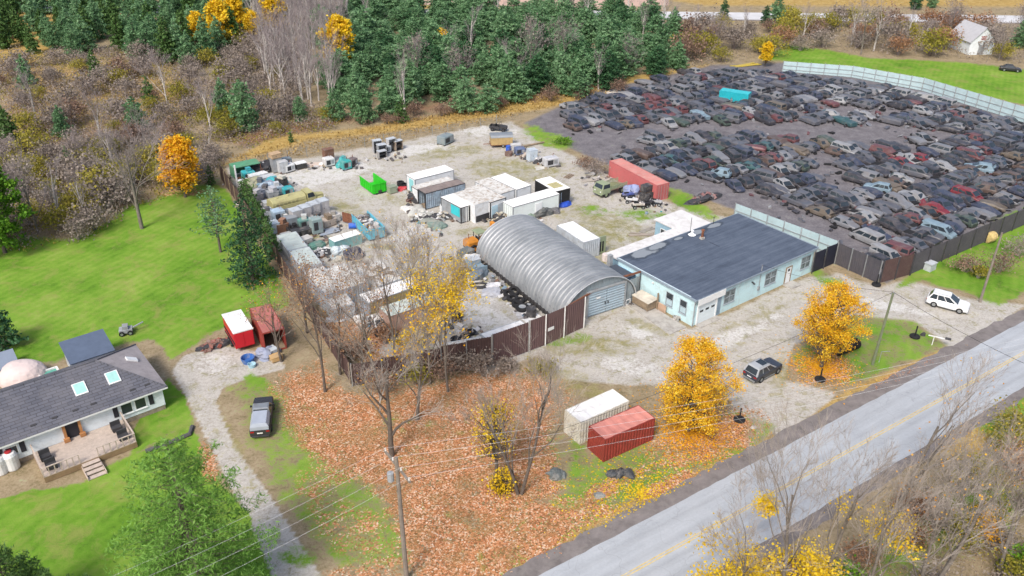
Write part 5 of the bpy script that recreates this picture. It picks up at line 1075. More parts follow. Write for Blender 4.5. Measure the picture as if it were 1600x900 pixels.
for k, l in enumerate(['first of four pale grey lockers below the tanker, at the hedge end', 'second of four pale grey lockers, from the hedge end', 'third of four pale grey lockers below the tanker', 'last of four pale grey lockers, by the tanker front wheel']):
    q = p0.lerp(p1, k / 3); u_ = PX((q.x, q.y, 0)); cabinet(l, u_[0], u_[1], 3, 1.55, 1.5, 2.2, (.44, .43, .44), 'locker', 'locker', 2, True, m_lgrey, group='four pale grey lockers')
boards('flat blue grey panels stacked beside the generator tower', 515, 362, 5, 3.0, .5, 8, (.3, .35, .42)); boards('rusty strips lying above the lidded bins', 514, 376, 0, 4.0, .25, 8, (.2, .13, .1), 'metal_strips', 'scrap', 3)
tarpheap('dark green tarpaulin bundle on the gravel', 493, 386, 1.4, .9, .8, (.1, .22, .18), 31); scrap('white scrap pieces scattered on gravel', 500, 397, 1.6, 1.0, .5, 12, [(.6, .6, .6), (.4, .4, .42)], n=30)
container('box_trailer', 'white topped teal box trailer left on the gravel', 'trailer', G(524, 394), R(40), 4.2, 1.6, 1.5, mat('dusty_teal', (.2, .38, .38), .6, .2), m_ctop, ribs=False)
tarpheap('pale blue tarpaulin against the teal box trailer', 531, 399, 1.4, 1.0, 1.3, (.5, .57, .6), 33); tarpheap('navy black tarpaulin bundle right of the teal trailer', 551, 401, 1.4, 1.1, 1.2, (.035, .04, .07), 34); tarpheap('grey stone coloured bag at the foot of the teal trailer', 533, 406, .9, .7, .6, (.4, .38, .33), 35)
# middle of the yard
cabinet('small olive green box near the green bin', 613, 301, 0, 1.3, 1.1, 1.1, (.25, .3, .22), 'box', 'box', 1, False); tarpheap('red plastic sheet on the ground by the white container', 629, 296, 1.1, .7, .4, (.5, .04, .05), 41)
for k in range(3): tyre(['black tyre lying flat behind the red plastic sheet', 'black tyre stacked on another near the red sheet', 'loose tyre at the corner of the hindmost white container'][k], G(626 + 5 * (k == 2), 290), .6, .35, z=.35 if k == 1 else 0)
scrap('rusty machinery spilling from the brown roofed box', 652, 312, 1.6, 1.2, 1.2, 17, [(.14, .07, .06), (.09, .06, .06), (.2, .12, .1)])
for i, (x, y, rx, ry, rz, c, l) in enumerate([(637, 328, 1.1, .9, .5, (.66, .66, .63), 'crumpled white sheet at the head of the scrap row'), (652, 331, 1.4, 1.9, .5, (.5, .5, .46), 'pale bathtub like shell in the scrap row'), (672, 348, 1.5, .8, .6, (.25, .27, .24), 'dark grey rubble lump in the scrap row'), (681, 355, 1.5, 1.0, .7, (.18, .25, .22), 'dark green crumpled panel ending the scrap row')]): tarpheap(l, x, y, rx, ry, rz, c, 50 + i, -45, 'scrap_sheet', 'scrap')
scrap('white and grey scrap strewn in a row before the containers', 663, 340, 2.2, .9, .5, 19, [(.6, .6, .58), (.35, .36, .34)]); scrap('low rubble of scrap beside the cyan sheeted booth', 697, 338, 2.4, 1.5, .5, 20, [(.4, .36, .3), (.3, .32, .33), (.6, .6, .6)]); barrel('white barrel beside the cyan sheeted booth', 692, 331, (.65, .67, .68), False, .45, 1.2)
for i, (x, y, rx, rz, c, l) in enumerate([(826, 340, 1.2, .9, (.2, .26, .2), 'green tarpaulin at the side of the long white box'), (848, 336, 1.6, 1.2, (.09, .1, .1), 'black tarpaulin mound at the side of the long white box'), (864, 331, 1.0, .7, (.12, .12, .13), 'small dark bundle at the end of the long white box'), (812, 343, 1.1, .6, (.12, .25, .42), 'blue sheet at the foot of the long white box')]): tarpheap(l, x, y, rx, .9, rz, c, 60 + i)
scrap('pipes and pumps heaped by the hut end and the white box', 783, 345, 1.4, 1.1, 1.1, 24, [(.35, .3, .22), (.5, .48, .4)])
rk = T('pipe_rack', 'blue framed open pipe rack beside the black sided box', 'rack', G(878, 318), R(40)); b = MB()
for x in (-.9, 0, .9):
    for y in (-.7, .7): b.bar((x, y, 0), (x, y, 2.2), .09)
for z in (.3, 1.2, 2.2):
    for y in (-.7, .7): b.bar((-.9, y, z), (.9, y, z), .08)
    for x in (-.9, 0, .9): b.bar((x, -.7, z), (x, .7, z), .08)
b.build('frame', mat('dull_blue', (.22, .27, .36), .6), rk); b = MB(); b.lump((.1, -.5, .0), 1.3, .9, .7, 7); b.build('tarpaulin', mat('royal_blue', (.03, .09, .5), .6), rk)
# by the green verge
barrel('royal blue barrel below the rounded trailer', 794, 236, (.02, .1, .5), False, .42, 1.0); barrel('dark rusty tub right of the royal blue barrel', 795, 243, (.16, .1, .08), False, .7, .7, name='tub'); barrel('pale pink white drum between grey box and workshop', 946, 407, (.68, .6, .58), False, .48, 1.0)
unit('navy engine block on the grass below the log', 812, 241, -20, 1.7, 1.3, 1.3, (.1, .14, .26), 'engine', 'engine'); scrap('tan scrap between the engine and the blue white cabinet', 822, 247, 1.0, .8, .7, 25, [(.3, .24, .2), (.5, .45, .4)]); cabinet('blue white cabinet on the grass with open shelves', 831, 251, -10, 1.5, 1.3, 2.0, (.48, .55, .62)); cabinet('light grey cabinet behind the blue white one', 806, 234, -20, 1.8, 1.1, 1.0, (.55, .55, .55))
scrap('white scrap right of the blue white cabinet', 843, 253, 1.2, .8, .7, 27, [(.6, .6, .6), (.3, .3, .32)]); unit('large grey white machine at the end of the grass row', 860, 259, -10, 2.4, 1.5, 1.6, (.5, .51, .54)); boards('low pale trailer deck in front of the grey white machine', 847, 263, -10, 2.4, .4, 4, (.55, .54, .5))
pallets(['grey pallet lying alone on the grass near the brush pile'], 889, 276, 20, 1, 1.8); boards('grey broken boards on the grass by the pink container', 922, 282, -15, 3.0, .3, 5, (.42, .38, .33)); boards('timber lengths on the gravel behind the workshop', 1006, 367, -30, 4.2, .25, 5, (.35, .3, .25)); boards('weathered planks lying beside the blue back room', 1010, 360, 10, 3.0, .25, 4, (.3, .28, .24), seed=6)
gp = T('louvre_panel', 'green slatted panel leaning at the end of the light grey box', 'panel', G(933, 398), R(32)); b = MB(); b.box(-1.3, 1.3, -.1, .1, .1, 2.6); b.build('frame', m_pgreen, gp); b = MB()
for k in range(5): b.box(-1.0 + k * .42, -.78 + k * .42, -.14, -.101, .4, 1.9)
b.build('slot', m_black, gp)
# motorcycles and drums in front of the pink container
def quad(label, px, py, rot, col):
    t = T('quad_bike', label, 'quad bike', G(px, py), R(rot)); m = cmat(col, .05)
    b = MB(); b.add([(-.9, -.3, .55), (.9, -.25, .5), (.9, .25, .5), (-.9, .3, .55), (-.9, -.35, .8), (.5, -.3, .85), (.5, .3, .85), (-.9, .35, .8), (.95, -.2, .75), (.95, .2, .75)], [(0, 1, 8, 5, 4), (2, 3, 7, 6, 9), (4, 5, 6, 7), (5, 8, 9, 6), (1, 2, 9, 8), (3, 0, 4, 7)]); b.build('body', m, t)
    b = MB(); b.box(-.7, .05, -.18, .18, .82, .95); b.build('seat', m_black, t); b = MB(); b.bar((.45, -.4, 1.1), (.45, .4, 1.1), .05); b.bar((.45, 0, .8), (.45, 0, 1.1), .06); b.build('handlebar', m_dkmetal, t)
    for x in (-.65, .65):
        for s in (-1, 1): wheel(t, (x, s * .5, .28), .28, .22)
for a in [('blue white quad bike at the heap by the pink container', 981, 309, 20, (.1, .14, .4)), ('white quad bike in front of the pink container heap', 987, 317, -10, (.68, .68, .68)), ('white and orange quad bike nearest the grass by the pink container', 997, 325, 5, (.66, .6, .55)), ('black quad bike below the black drums', 1013, 322, 30, (.04, .04, .05)), ('grey quad bike at the right end of the pink container heap', 1024, 320, -20, (.45, .46, .48))]: quad(*a)
for i, a in enumerate([(1003, 313), (1010, 315), (1016, 311), (1006, 307)]): barrel(['black drum, foremost of four by the pink container', 'black drum between three others by the pink container', 'black drum nearest the pink container doors', 'black drum, hindmost of four by the pink container'][i], a[0], a[1], bk, False, .5, 1.3)
cabinet('black bin standing atop the drums by the pink container', 1009, 311, 0, 1.6, 1.2, 1.0, bk, 'bin', 'bin', 1, False, z=1.3); tarpheap('blue and white tarpaulin against the pink container', 986, 303, 1.4, 1.0, 1.5, (.25, .3, .5), 71)
# beside the arched hut
cabinet('dark louvred box, first of the row along the arched hut', 728, 406, 15, 2.0, 1.4, 1.4, (.12, .14, .14)); tarpheap('white tarpaulin over the bonnet of the blue grey wreck', 735, 412, 1.3, .9, 1.3, (.66, .67, .68), 81)
jw = T('wrecked_pickup', 'blue grey stripped pickup wreck alongside the arched hut', 'wreck', G(742, 421), R(122)); b = MB(); b.box(-1.8, 1.6, -.85, .85, .35, .85); b.box(-1.8, -1.7, -.85, .85, .86, 1.2); b.box(-.3, 1.0, -.75, .75, .86, 1.5); b.build('body', mat('wreck_blue', (.2, .28, .34), .6, .2), jw); b = MB(); b.box(-.34, 1.04, -.78, .78, 1.5, 1.56); b.build('roof', m_lgrey, jw)
for x in (-1.1, 1.1):
    for s in (-1, 1): wheel(jw, (x, s * .75, .36), .36, .22)
tarpheap('dark blue grey tarpaulin hump at the end of the wreck row', 747, 431, 1.4, 1.1, 1.1, (.14, .18, .22), 83); tarpheap('white tarpaulin spread by the hut footing', 771, 448, 1.0, .8, .5, (.62, .62, .64), 84); tarpheap('grey coiled sheet pile on the gravel by the hut', 768, 459, 1.5, 1.0, .6, (.42, .43, .47), 85)
hs = MB()
for k in range(4): hs.tube([(math.cos(a) * (1.3 - .2 * k), math.sin(a) * (.8 - .12 * k), .06 + .05 * k) for a in [i * .4 for i in range(17)]], .06, 5)
tag(hs.build('hose', m_dkmetal, None, loc=G(750, 447)), 'coiled dark hose on the gravel near the arched hut', 'hose')
TY = [(788, 459, .6, 'worn tyre leaning in the tyre row, farthest from the fence'), (795, 463, .7, 'tyre beside the leaning one in the row by the hut'), (803, 459, .75, 'big clean tyre nearest the hut footing'), (801, 469, .75, 'tyre lying below the big clean one'), (811, 473, .7, 'tyre in the middle of the row by the hut'), (808, 478, .7, 'tyre half under its neighbour by the hut'), (816, 484, .85, 'large grey capped tyre in the row by the hut'), (826, 478, .5, 'flat tan rimmed tyre by the hut footing'), (818, 470, .45, 'small tyre next to the hut footing')]
for i, (x, y, r, l) in enumerate(TY): tyre(l, G(x, y), r, .5 if r > .6 else .25, (R(12 * (i % 3)), R(9 * (i % 2)), 0) if i < 3 else None, hub=i in (6, 7), z=.02 + (.08 if i < 3 else 0))
boards('sheet metal strip under the large capped tyre', 818, 490, 0, 2.2, .5, 4, (.5, .5, .52)); barrel('black drum on a pale board near the front fence', 830, 494, bk, False, .6, 1.1)
b = MB(); b.cbox((0, 0, .05), (2.2, 1.5, .08)); tag(b.build('board', m_white, None, loc=G(833, 499), rz=U), 'pale flat board under the black drum near the fence', 'board'); 
for o_ in bpy.data.objects:
    if o_.get('label') == 'black drum on a pale board near the front fence': o_.location.z = .1
TP = [(703, 488, 'dark tyre pile behind the bare trees'), (711, 497, 'second dark tyre heap right of the bare trees')]
for i, (x, y, l) in enumerate(TP):
    for k in range(4): tyre(['dark tyre at the bottom of the heap behind the bare trees', 'dark tyre tilted on the heap behind the bare trees', 'dark tyre at the edge of the heap behind the bare trees', 'dark tyre topping the heap behind the bare trees'][k] if i == 0 else ['tyre under its heap near the yellow twigs', 'tyre tilted over its heap near the yellow twigs', 'tyre at the rim of the heap near the yellow twigs', 'tyre topping the heap near the yellow twigs'][k], G(x + 4 * (k % 2), y - 3 * (k // 2)), .55, .3, (R(25 * (k % 2)), 0, k), z=.25 * (k % 2) + .05)
for k, (x, y) in enumerate([(727, 527), (736, 521), (712, 532)]): tyre(['tyre lying beside the white topped front fence container', 'tyre behind the white topped front fence container', 'tyre left of the white topped front fence container'][k], G(x, y), .6, .35)
car('small_car', 'small dark car with white bonnet half hidden below the tan trailer', 'car', G(593, 513), R(-62), 3.6, 1.6, 1.4, (.12, .10, .12), 'hatch', m_white); tarpheap('white bag beside the blue grey trailer end', 564, 500, .9, .7, .7, (.7, .7, .7), 91); tarpheap('pale grey sheet on the ground under the bare trees', 527, 497, 1.3, 1.0, .5, (.5, .52, .56), 92)
# at the workshop end wall
tb = T('timber_bin', 'grey timber bin with a pale sloping lid at the workshop end wall', 'bin', wl(-1.25, 6.6, 0), BA); b = MB(); b.box(-.75, .75, -1.3, 1.3, .25, 1.2)
for k in range(4): b.box(-.78, -.751, -1.3, 1.3, .3 + k * .22, .48 + k * .22)
b.build('body', m_wood, tb); b = MB(); b.cbox((0, 0, 1.33), (1.7, 2.8, .07), (0, -.1, 0)); b.build('lid', mat('cream_lid', (.55, .5, .42), .8), tb); b = MB(); b.box(-.7, -.6, -1.2, -1.1, 0, .248); b.box(.6, .7, -1.2, -1.1, 0, .248); b.box(-.7, -.6, 1.1, 1.2, 0, .248); b.box(.6, .7, 1.1, 1.2, 0, .248); b.build('leg', m_wood, tb)
b = MB(); b.box(-.05, .05, -.7, .7, 0, 1.0)
for k in range(5): b.box(-.08, -.051, -.7, .7, .05 + k * .2, .18 + k * .2)
tag(b.build('slatted_board', mat('pale_timber', (.48, .34, .25), .85), None, loc=wl(-.35, 4.6, 0), rz=BA), 'pale slatted timber board leaning below the end window', 'board')
b = MB(); b.box(-.08, .08, -.08, .08, 0, 2.3); tag(b.build('timber_post', m_wood, None, loc=wl(-.55, 5.15, 0), rz=BA), 'timber post beside the timber bin at the end wall', 'post')
for k, (x, y) in enumerate([(-1.6, 8.3), (-2.5, 8.1)]):
    b = MB(); b.bar((-.35, 0, .06), (.35, 0, .06), .08); b.bar((-.35, 0, .7), (.35, 0, .7), .08); b.bar((-.35, 0, .1), (-.35, 0, .66), .08); b.bar((.35, 0, .1), (.35, 0, .66), .08); o = b.build('stand_frame', m_trim, None, loc=wl(x, y, 0), rz=BA); tag(o, ['white square frame standing under the ribbed infill, next to the timber bin', 'white square frame standing under the ribbed infill, beside the hut doors'][k], 'frame')
scrap('small stones and weeds heap at the workshop corner', 1060, 497, .8, .5, .3, 29, [(.4, .38, .36), (.3, .3, .28)], 'rubble', 'rubble', 16)

# ------------------------------------------------------------------ road side
def tyre_post(label, px, py, h=1.5):
    t = T('tyre_marker', label, 'marker', G(px, py)); b = MB(); b.lathe([(.3, .02), (.5, 0), (.58, .08), (.58, .2), (.5, .28), (.31, .26)], n=18); b.build('tyre', m_black, t); b = MB(); b.lathe([(.3, .02), (.3, .24), (.1, .26)], n=14); b.build('concrete_fill', m_grey, t); b = MB(); b.tube([(0, 0, .2), (0, 0, h)], .08, 8); b.build('post', m_black, t)
tyre_post('black post set in a concrete filled tyre by the orange leaves', 1155, 657); tyre_post('black post in a tyre at the foot of the corner gate', 1369, 446, 1.6); tyre_post('black post in a tyre on the grass triangle near the mailbox', 1429, 527); tyre_post('black post in a tyre at the leafy tip beside the parked car', 1281, 594, 1.5)
mb = T('mailbox', 'white mailbox on a crossbar post at the road end of the grass', 'mailbox', G(1456, 539)); b = MB(); b.tube([(0, 0, 0), (0, 0, 1.1)], .05, 6); b.bar((-.5, .35, 1.1), (1.2, -.5, 1.1), .1); b.build('post', m_white, mb); b = MB(); b.lathe([(.13, -.3), (.14, -.28), (.14, .28), (.13, .3)], (0, 0, 0), 'x', 10); o = b.build('box', m_dkmetal, mb); o.location = (1.3, -.55, 1.2); o.rotation_euler = (0, 0, -.45)
st = MB(); st.lump((0, 0, 0), .3, .25, .4, 3, 10, 4); tag(st.build('stump', m_dkmetal, None, loc=G(1442, 524)), 'small dark stump between tyre marker and mailbox', 'stump')
def rocks(labels, pts, col, grp):
    for i, (x, y, r) in enumerate(pts):
        b = MB(); b.lump((0, 0, 0), r, r * .7, r * .55, i + x, 10, 4, .3); tag(b.build('rock', cmat(col, .3), None, loc=G(x, y), rz=i), labels[i], 'rock')
rocks(['slate rock left in the pile on orange leaves', 'largest slate rock in the pile on orange leaves', 'slate rock right in the pile on orange leaves', 'flat slate rock behind the pile on orange leaves'], [(863, 741, .55), (870, 744, .8), (878, 742, .6), (868, 737, .6)], (.13, .15, .15), 'r')
rocks(['dark rock at the left of the three below the red container', 'middle dark rock of the three below the red container', 'dark rock at the right of the three below the red container'], [(958, 742, .7), (969, 741, .75), (982, 740, .7)], (.06, .065, .07), 'r')
rocks(['lone grey rock on the leaves near the road'], [(936, 775, .55)], (.24, .25, .24), 'r'); rocks(['pale rock by the roadside below the tyre marker'], [(1178, 668, .35)], (.4, .36, .33), 'r')
rt = G(1322, 549)
for k in range(9):
    t_ = k / 8; tyre('black tyre packed upright in the oblong tyre stack on the grass', rt + Vector((math.cos(R(30)) * (t_ - .5) * 2.9, math.sin(R(30)) * (t_ - .5) * 2.9, 0)), .62, .34, (R(90), 0, R(120)), 'upright tyres packed in a row on the grass triangle', z=.44)
sb = MB(); sb.cbox((0, 0, .45), (1.3, 1.0, .9)); 
b = MB(); b.add([(-.7, -.5, 0), (.7, -.5, 0), (.7, .5, 0), (-.7, .5, 0), (-.65, -.45, .95), (.65, -.45, .95), (.65, .45, .95), (-.65, .45, .95)], [(0, 1, 5, 4), (1, 2, 6, 5), (2, 3, 7, 6), (3, 0, 4, 7), (4, 5, 6, 7)]); b.box(-.75, .75, -.55, .55, .951, 1.05); tag(b.build('utility_cabinet', m_lgrey, None, loc=G(1452, 421), rz=U), 'grey ground cabinet on the grass before the dark wall', 'cabinet')
hb = MB(); hb.lathe([(.02, -.75), (.7, -.7), (.78, 0), (.7, .7), (.02, .75)], (0, 0, .78), 'x', 16); tag(hb.build('hay_bale', mat('straw', (.55, .42, .18), .95, .3, 3), None, loc=G(1545, 378), rz=.5), 'round straw bale against the dark wall on the grass', 'bale')

# ------------------------------------------------------------------ left property
tr = T('cargo_trailer', 'red cargo trailer with a white roof beside a red container', 'trailer', G(385, 548), math.atan2(G(385, 548).y - G(362, 510).y, G(385, 548).x - G(362, 510).x)); m_tred = mat('signal_red', (.5, .02, .03), .45, .08)
b = MB(); b.box(-4.6, 0, -1.05, 1.05, .55, 2.5); b.build('body', m_tred, tr); b = MB(); b.box(-4.65, .05, -1.1, 1.1, 2.502, 2.62); b.build('roof', m_white, tr)
for y in (-.52, .52): b = MB(); b.box(.002, .05, y - .47, y + .47, .65, 2.35); b.build('door', m_tred, tr)
b = MB(); b.box(-4.6, 0, -1.06, -1.051, .9, 1.3); b.bar((-.6, -1.12, .7), (-4.2, -1.12, .7), .06); b.build('side_trim', m_black, tr)
for x in (-2.6, -1.7):
    for s in (-1, 1): wheel(tr, (x, s * 1.1, .36), .36, .22)
b = MB(); b.bar((-4.6, 0, .5), (-5.9, 0, .5), .1); b.build('drawbar', m_dkmetal, tr)
container('shipping_container', 'red shipping container with an open dark end beside the gravel drive', 'container', G(414, 552), math.atan2(G(387, 497).y - G(414, 552).y, G(387, 497).x - G(414, 552).x) + R(0), 6.06, 2.44, 2.6, m_cred, mat('rose_top', (.42, .15, .13), .7, .12, .8), doors='x-', open_end=True).location = off(G(414, 552), 0, -2.44, R(115))
for l, x, y, r, c in [('blue tub with white rim in front of the red trailer', 388, 566, .75, (.04, .14, .42)), ('pale blue bucket before the red trailer doors', 394, 573, .45, (.35, .55, .65))]:
    b = MB(); b.lathe([(r * .8, 0), (r, r * .9), (r * .9, r * .9), (r * .72, .1), (.02, .1)], n=16); tag(b.build('tub', cmat(c), None, loc=G(x, y)), l, 'tub')
tarpheap('wheeled heap of blue grey boxes before the open red container', 416, 556, 1.2, 1.0, 1.0, (.25, .28, .38), 101); cabinet('orange tan crate before the open red container', 432, 563, 0, 1.2, .9, .6, (.5, .33, .15), 'crate', 'crate', 1, False); cabinet('white grey crate in the mouth of the open red container', 424, 555, 10, 1.2, 1.0, .8, (.5, .55, .6), 'crate', 'crate', 1, False)
scrap('reddish brush pile at the end of the gravel turning area', 335, 541, 1.6, .9, .5, 44, [(.25, .08, .06), (.2, .12, .1)], 'brush_pile', 'brush')
sw = T('garden_roller', 'grey mower with an arm parked on the green lawn', 'mower', G(198, 521), R(20)); b = MB(); b.box(-.7, .7, -.5, .5, .3, .7); b.box(-.3, .3, -.4, .4, .7, 1.1); b.build('body', m_grey, sw); b = MB(); b.bar((.6, 0, .6), (1.9, .5, .9), .12); b.build('arm', m_grey, sw)
for x in (-.45, .45):
    for s in (-1, 1): wheel(sw, (x, s * .55, .3), .3, .2)
# behind the bungalow: dark roofed shed, dome tent, low panels
sp_ = hl(1.9, -15.2)
sh_ = T('garden_shed', 'garden shed with a dark blue mono-pitch roof behind the bungalow', 'shed', hl(6.1, -11.3), HA); b = MB(); b.add([(-4.1, 0, 0), (0, 0, 0), (0, -3.4, 0), (-4.1, -3.4, 0), (-4.1, 0, 1.9), (0, 0, 1.9), (0, -3.4, 2.6), (-4.1, -3.4, 2.6)], [(0, 1, 5, 4), (1, 2, 6, 5), (2, 3, 7, 6), (3, 0, 4, 7)]); b.build('wall', m_lgrey, sh_)
b = MB(); e = math.atan(.7 / 3.4); b.cbox((-2.05, -1.7, 2.34), (4.5, 3.9, .12), (-e, 0, 0)); b.build('roof', mat('navy_roof', (.10, .13, .19), .5, .12), sh_); b = MB(); b.box(-1.6, -.8, .001, .05, .05, 1.8); b.build('door', m_dkmetal, sh_)
b = MB(); b.lump((0, 0, 0), 2.5, 2.0, 2.0, 6, 20, 8, .05); tag(b.build('dome_tent', mat('pink_canvas', (.62, .52, .50), .8, .06), None, loc=hl(10.3, -14.6)), 'pale pink dome tent behind the bungalow', 'tent')
ht = T('hot_tub', 'square hot tub with green water behind the bungalow', 'hot tub', hl(8.2, -12.6), HA); b = MB(); b.box(-1, 1, -1, -.8, 0, .9); b.box(-1, 1, .8, 1, 0, .9); b.box(-1, -.8, -.8, .8, 0, .9); b.box(.8, 1, -.8, .8, 0, .9); b.build('shell', m_white, ht); b = MB(); b.box(-.8, .8, -.8, .8, .1, .75); b.build('water', mat('green_water', (.12, .35, .28), .1, .1), ht)
pn = T('solar_panel', 'grey tilted solar panel at the left edge behind the bungalow', 'solar panel', hl(12.5, -17.6), HA); b = MB(); b.cbox((0, 0, 1.2), (4.6, 2.4, .1), (-.35, 0, 0)); b.build('panel', mat('panel_blue', (.22, .26, .33), .3, .08), pn); b = MB()
for x in (-2, 2): b.bar((x, -.8, 0), (x, -.8, 1.4), .08); b.bar((x, .8, 0), (x, .8, .85), .08)
b.build('leg', m_galv, pn)
for k, (x, y) in enumerate([(3, 738), (21, 731)]):
    t = T('water_tank', ['white water tank at the house wall, nearer the picture edge', 'white water tank with red cap at the bungalow wall'][k], 'tank', G(x, y)); b = MB(); b.lathe([(.55, 0), (.62, .1), (.62, 1.5), (.5, 1.75), (.2, 1.85)], n=16); b.build('body', m_white, t); b = MB(); b.lathe([(.3, 1.8), (.3, 1.95), (.05, 2.0)], n=12); b.build('cap', mat('tank_red', (.4, .03, .04), .5), t)
for l, x, y in [('black covered grill at the right end of the timber deck', 5.5, 1.0), ('dark wicker chair at the right corner of the timber deck', 5.4, 2.7), ('dark storage box at the left end of the timber deck', 11.8, 1.3), ('dark bench at the left front corner of the timber deck', 11.7, 2.9)]:
    p = hl(x, y); t = T('deck_seat' if 'grill' not in l else 'grill', l, 'furniture', (p.x, p.y, .7), HA); b = MB(); b.box(-.45, .45, -.35, .35, .15, .5); b.box(-.45, .45, -.35, -.22, .5, .95); b.build('body', m_dkmetal, t); b = MB()
    for xx in (-.4, .32):
        for yy_ in (-.3, .22): b.box(xx, xx + .08, yy_, yy_ + .08, 0, .148)
    b.build('leg', m_black, t)
lg = MB(); lg.tube([G(228, 707) + Vector((0, 0, .15)), G(262, 695) + Vector((0, 0, .15)), G(297, 680) + Vector((0, 0, .15)), G(301, 668) + Vector((0, 0, .15))], .22, 7); tag(lg.build('garden_edging', mat('dark_edging', (.1, .1, .1), .9)), 'dark curved garden edging on the lawn before the deck', 'edging')

# small litter of broken parts lying between the stored things, one mass
jl = MB(); r_ = random.Random(71); JM = [cmat(c) for c in ((.05, .05, .055), (.10, .09, .09), (.3, .3, .31), (.55, .55, .55), (.16, .09, .06), (.05, .3, .33), (.2, .28, .36), (.35, .3, .22))]
for (x0, y0, x1, y1, n, w_) in [(375, 275, 455, 300, 130, 16), (385, 305, 430, 365, 80, 16), (430, 340, 520, 360, 130, 14), (440, 372, 560, 405, 110, 12), (560, 250, 640, 245, 24, 6), (420, 262, 560, 262, 50, 6), (640, 325, 685, 360, 120, 7), (690, 340, 860, 345, 90, 8), (725, 400, 830, 495, 130, 9), (800, 236, 870, 262, 60, 7), (975, 305, 1030, 325, 70, 9), (560, 500, 640, 540, 60, 14), (690, 480, 740, 535, 60, 12), (915, 270, 945, 290, 40, 9), (640, 300, 660, 318, 30, 5), (990, 470, 1000, 476, 24, 5)]:
    for k in range(n):
        t_ = r_.random(); p = G(x0 + (x1 - x0) * t_ + r_.gauss(0, w_), y0 + (y1 - y0) * t_ + r_.gauss(0, w_ * .55)); s_ = r_.uniform(.12, .5)
        jl.cbox((p.x, p.y, s_ * .25 + .02), (s_ * r_.uniform(.6, 2.2), s_, s_ * r_.uniform(.2, .9)), (r_.gauss(0, .35), r_.gauss(0, .35), r_.uniform(0, 3.1)), r_.choices(range(8), [5, 4, 3, 3, 2, .2, .6, 2])[0])
tag(jl.build('scrap_litter', JM), kind='stuff')
# small boxes and drums standing on and among the stored machines of the crowded corner
for i, (x, y, z, c) in enumerate([(390, 281, 1.68, (.04, .33, .36)), (408, 297, 1.4, (.1, .11, .13)), (442, 297, 2.0, (.6, .58, .5)), (434, 304, 1.5, (.5, .52, .55)), (416, 307, 1.5, (.08, .08, .09)), (428, 311, 1.4, (.45, .46, .5)), (420, 346, 1.8, (.09, .09, .1)), (443, 362, 1.4, (.3, .16, .1)), (452, 346, 1.4, (.12, .14, .16)), (477, 356, 1.5, (.5, .52, .5)), (497, 350, 1.3, (.1, .1, .1)), (514, 352, 1.1, (.2, .15, .1)), (522, 346, 1.2, (.3, .28, .25)), (404, 316, 1.5, (.5, .5, .52))]):
    b = MB(); w_ = .35 + .12 * (i % 3); b.box(-w_, w_, -.35, .35, 0, .4 + .15 * (i % 2)); b.box(-w_ - .03, w_ + .03, -.38, .38, .401 + .15 * (i % 2), .45 + .15 * (i % 2))
    tag(b.build('small_box', cmat(c), None, loc=(*G(x, y)[:2], z), rz=U + i), ['small teal box lying on the bright teal unit', 'small black box on the steel blue unit', 'cream box topping the black cabinet by the tanker', 'pale box on the blue grey unit before the black cabinet', 'black box on the dark slate cabinet', 'lilac grey box on the cabinet against the tanker', 'black box on the light grey locker nearest the hedge', 'rusty box on the brown box before the blue machine', 'charcoal box between blue machine and the four lockers', 'pale grey box on the dark teal machine', 'black box on the grey one behind the generator tower', 'dark brown box on the tan crate stack', 'dull tan box on the pale crate at the corner end', 'white grey box on the charcoal cabinet by the tanker'][i], 'box')

# ------------------------------------------------------------------ fences, poles, cables
m_brown = mat('brown_fence', (.085, .052, .05), .7, .15, 1.0, dirt=(.13, .1, .09)); m_char = mat('charcoal_fence', (.075, .072, .085), .7, .12, .8, dirt=(.12, .11, .11)); m_palep = mat('pale_blue_panel', (.42, .55, .58), .65, .1, .8, dirt=(.35, .38, .38))
def fence(name, label, cat, pts, hs, m, step=3.0, post=None, pitch=.3, posth=.15, ribs=True, rail=False, side=-1, group=None):
    pts = [Vector((p[0], p[1], 0)) for p in pts]; t = T(name, label, cat, pts[0], 0, group); o = pts[0]
    for i in range(len(pts) - 1):
        a, c = pts[i], pts[i + 1]; L = (c - a).length; k = max(1, round(L / step)); d = (c - a) / k; nn = Vector((-d.y, d.x, 0)).normalized() * side
        for j in range(k):
            h0 = hs[i] + (hs[i + 1] - hs[i]) * (j + .5) / k; p, q = a + d * j - o, a + d * (j + 1) - o; g = d.normalized() * .05
            b = MB()
            if ribs: b.sheet(p + g, q - g, .08, h0, pitch, .05)
            else: b.bar(p + g + Vector((0, 0, (h0 + .08) / 2)), q - g + Vector((0, 0, (h0 + .08) / 2)), .05, h0 - .08)
            b.build('panel', m, t)
            b = MB(); pp = p + nn * .1; b.bar(pp, pp + Vector((0, 0, h0 + posth)), .11); b.build('post', post or m_galv, t)
            if rail: b = MB(); b.bar(p + nn * .09 + Vector((0, 0, h0 * .62)), q + nn * .09 + Vector((0, 0, h0 * .62)), .06, .1); b.bar(p + nn * .09 + Vector((0, 0, h0 * .25)), q + nn * .09 + Vector((0, 0, h0 * .25)), .06, .1); b.build('rail', post or m_galv, t)
    b = MB(); pp = pts[-1] - o + nn * .1; b.bar(pp, pp + Vector((0, 0, hs[-1] + posth)), .11); b.build('post', post or m_galv, t); return t
fence('board_fence', 'long dark brown ribbed fence along the left side of the yard', 'fence', [G(347, 282), G(425, 399), G(549, 600)], [2.7, 2.6, 2.6], m_brown, 3.2, m_wood)
hf = HT(851, 540, 492.5)
fence('board_fence', 'dark maroon ribbed fence behind the brush at the front of the yard', 'fence', [G(551, 603), G(690, 584), G(768, 571)], [2.6, hf * .85, hf * .95], m_brown, 3.0, m_galv)
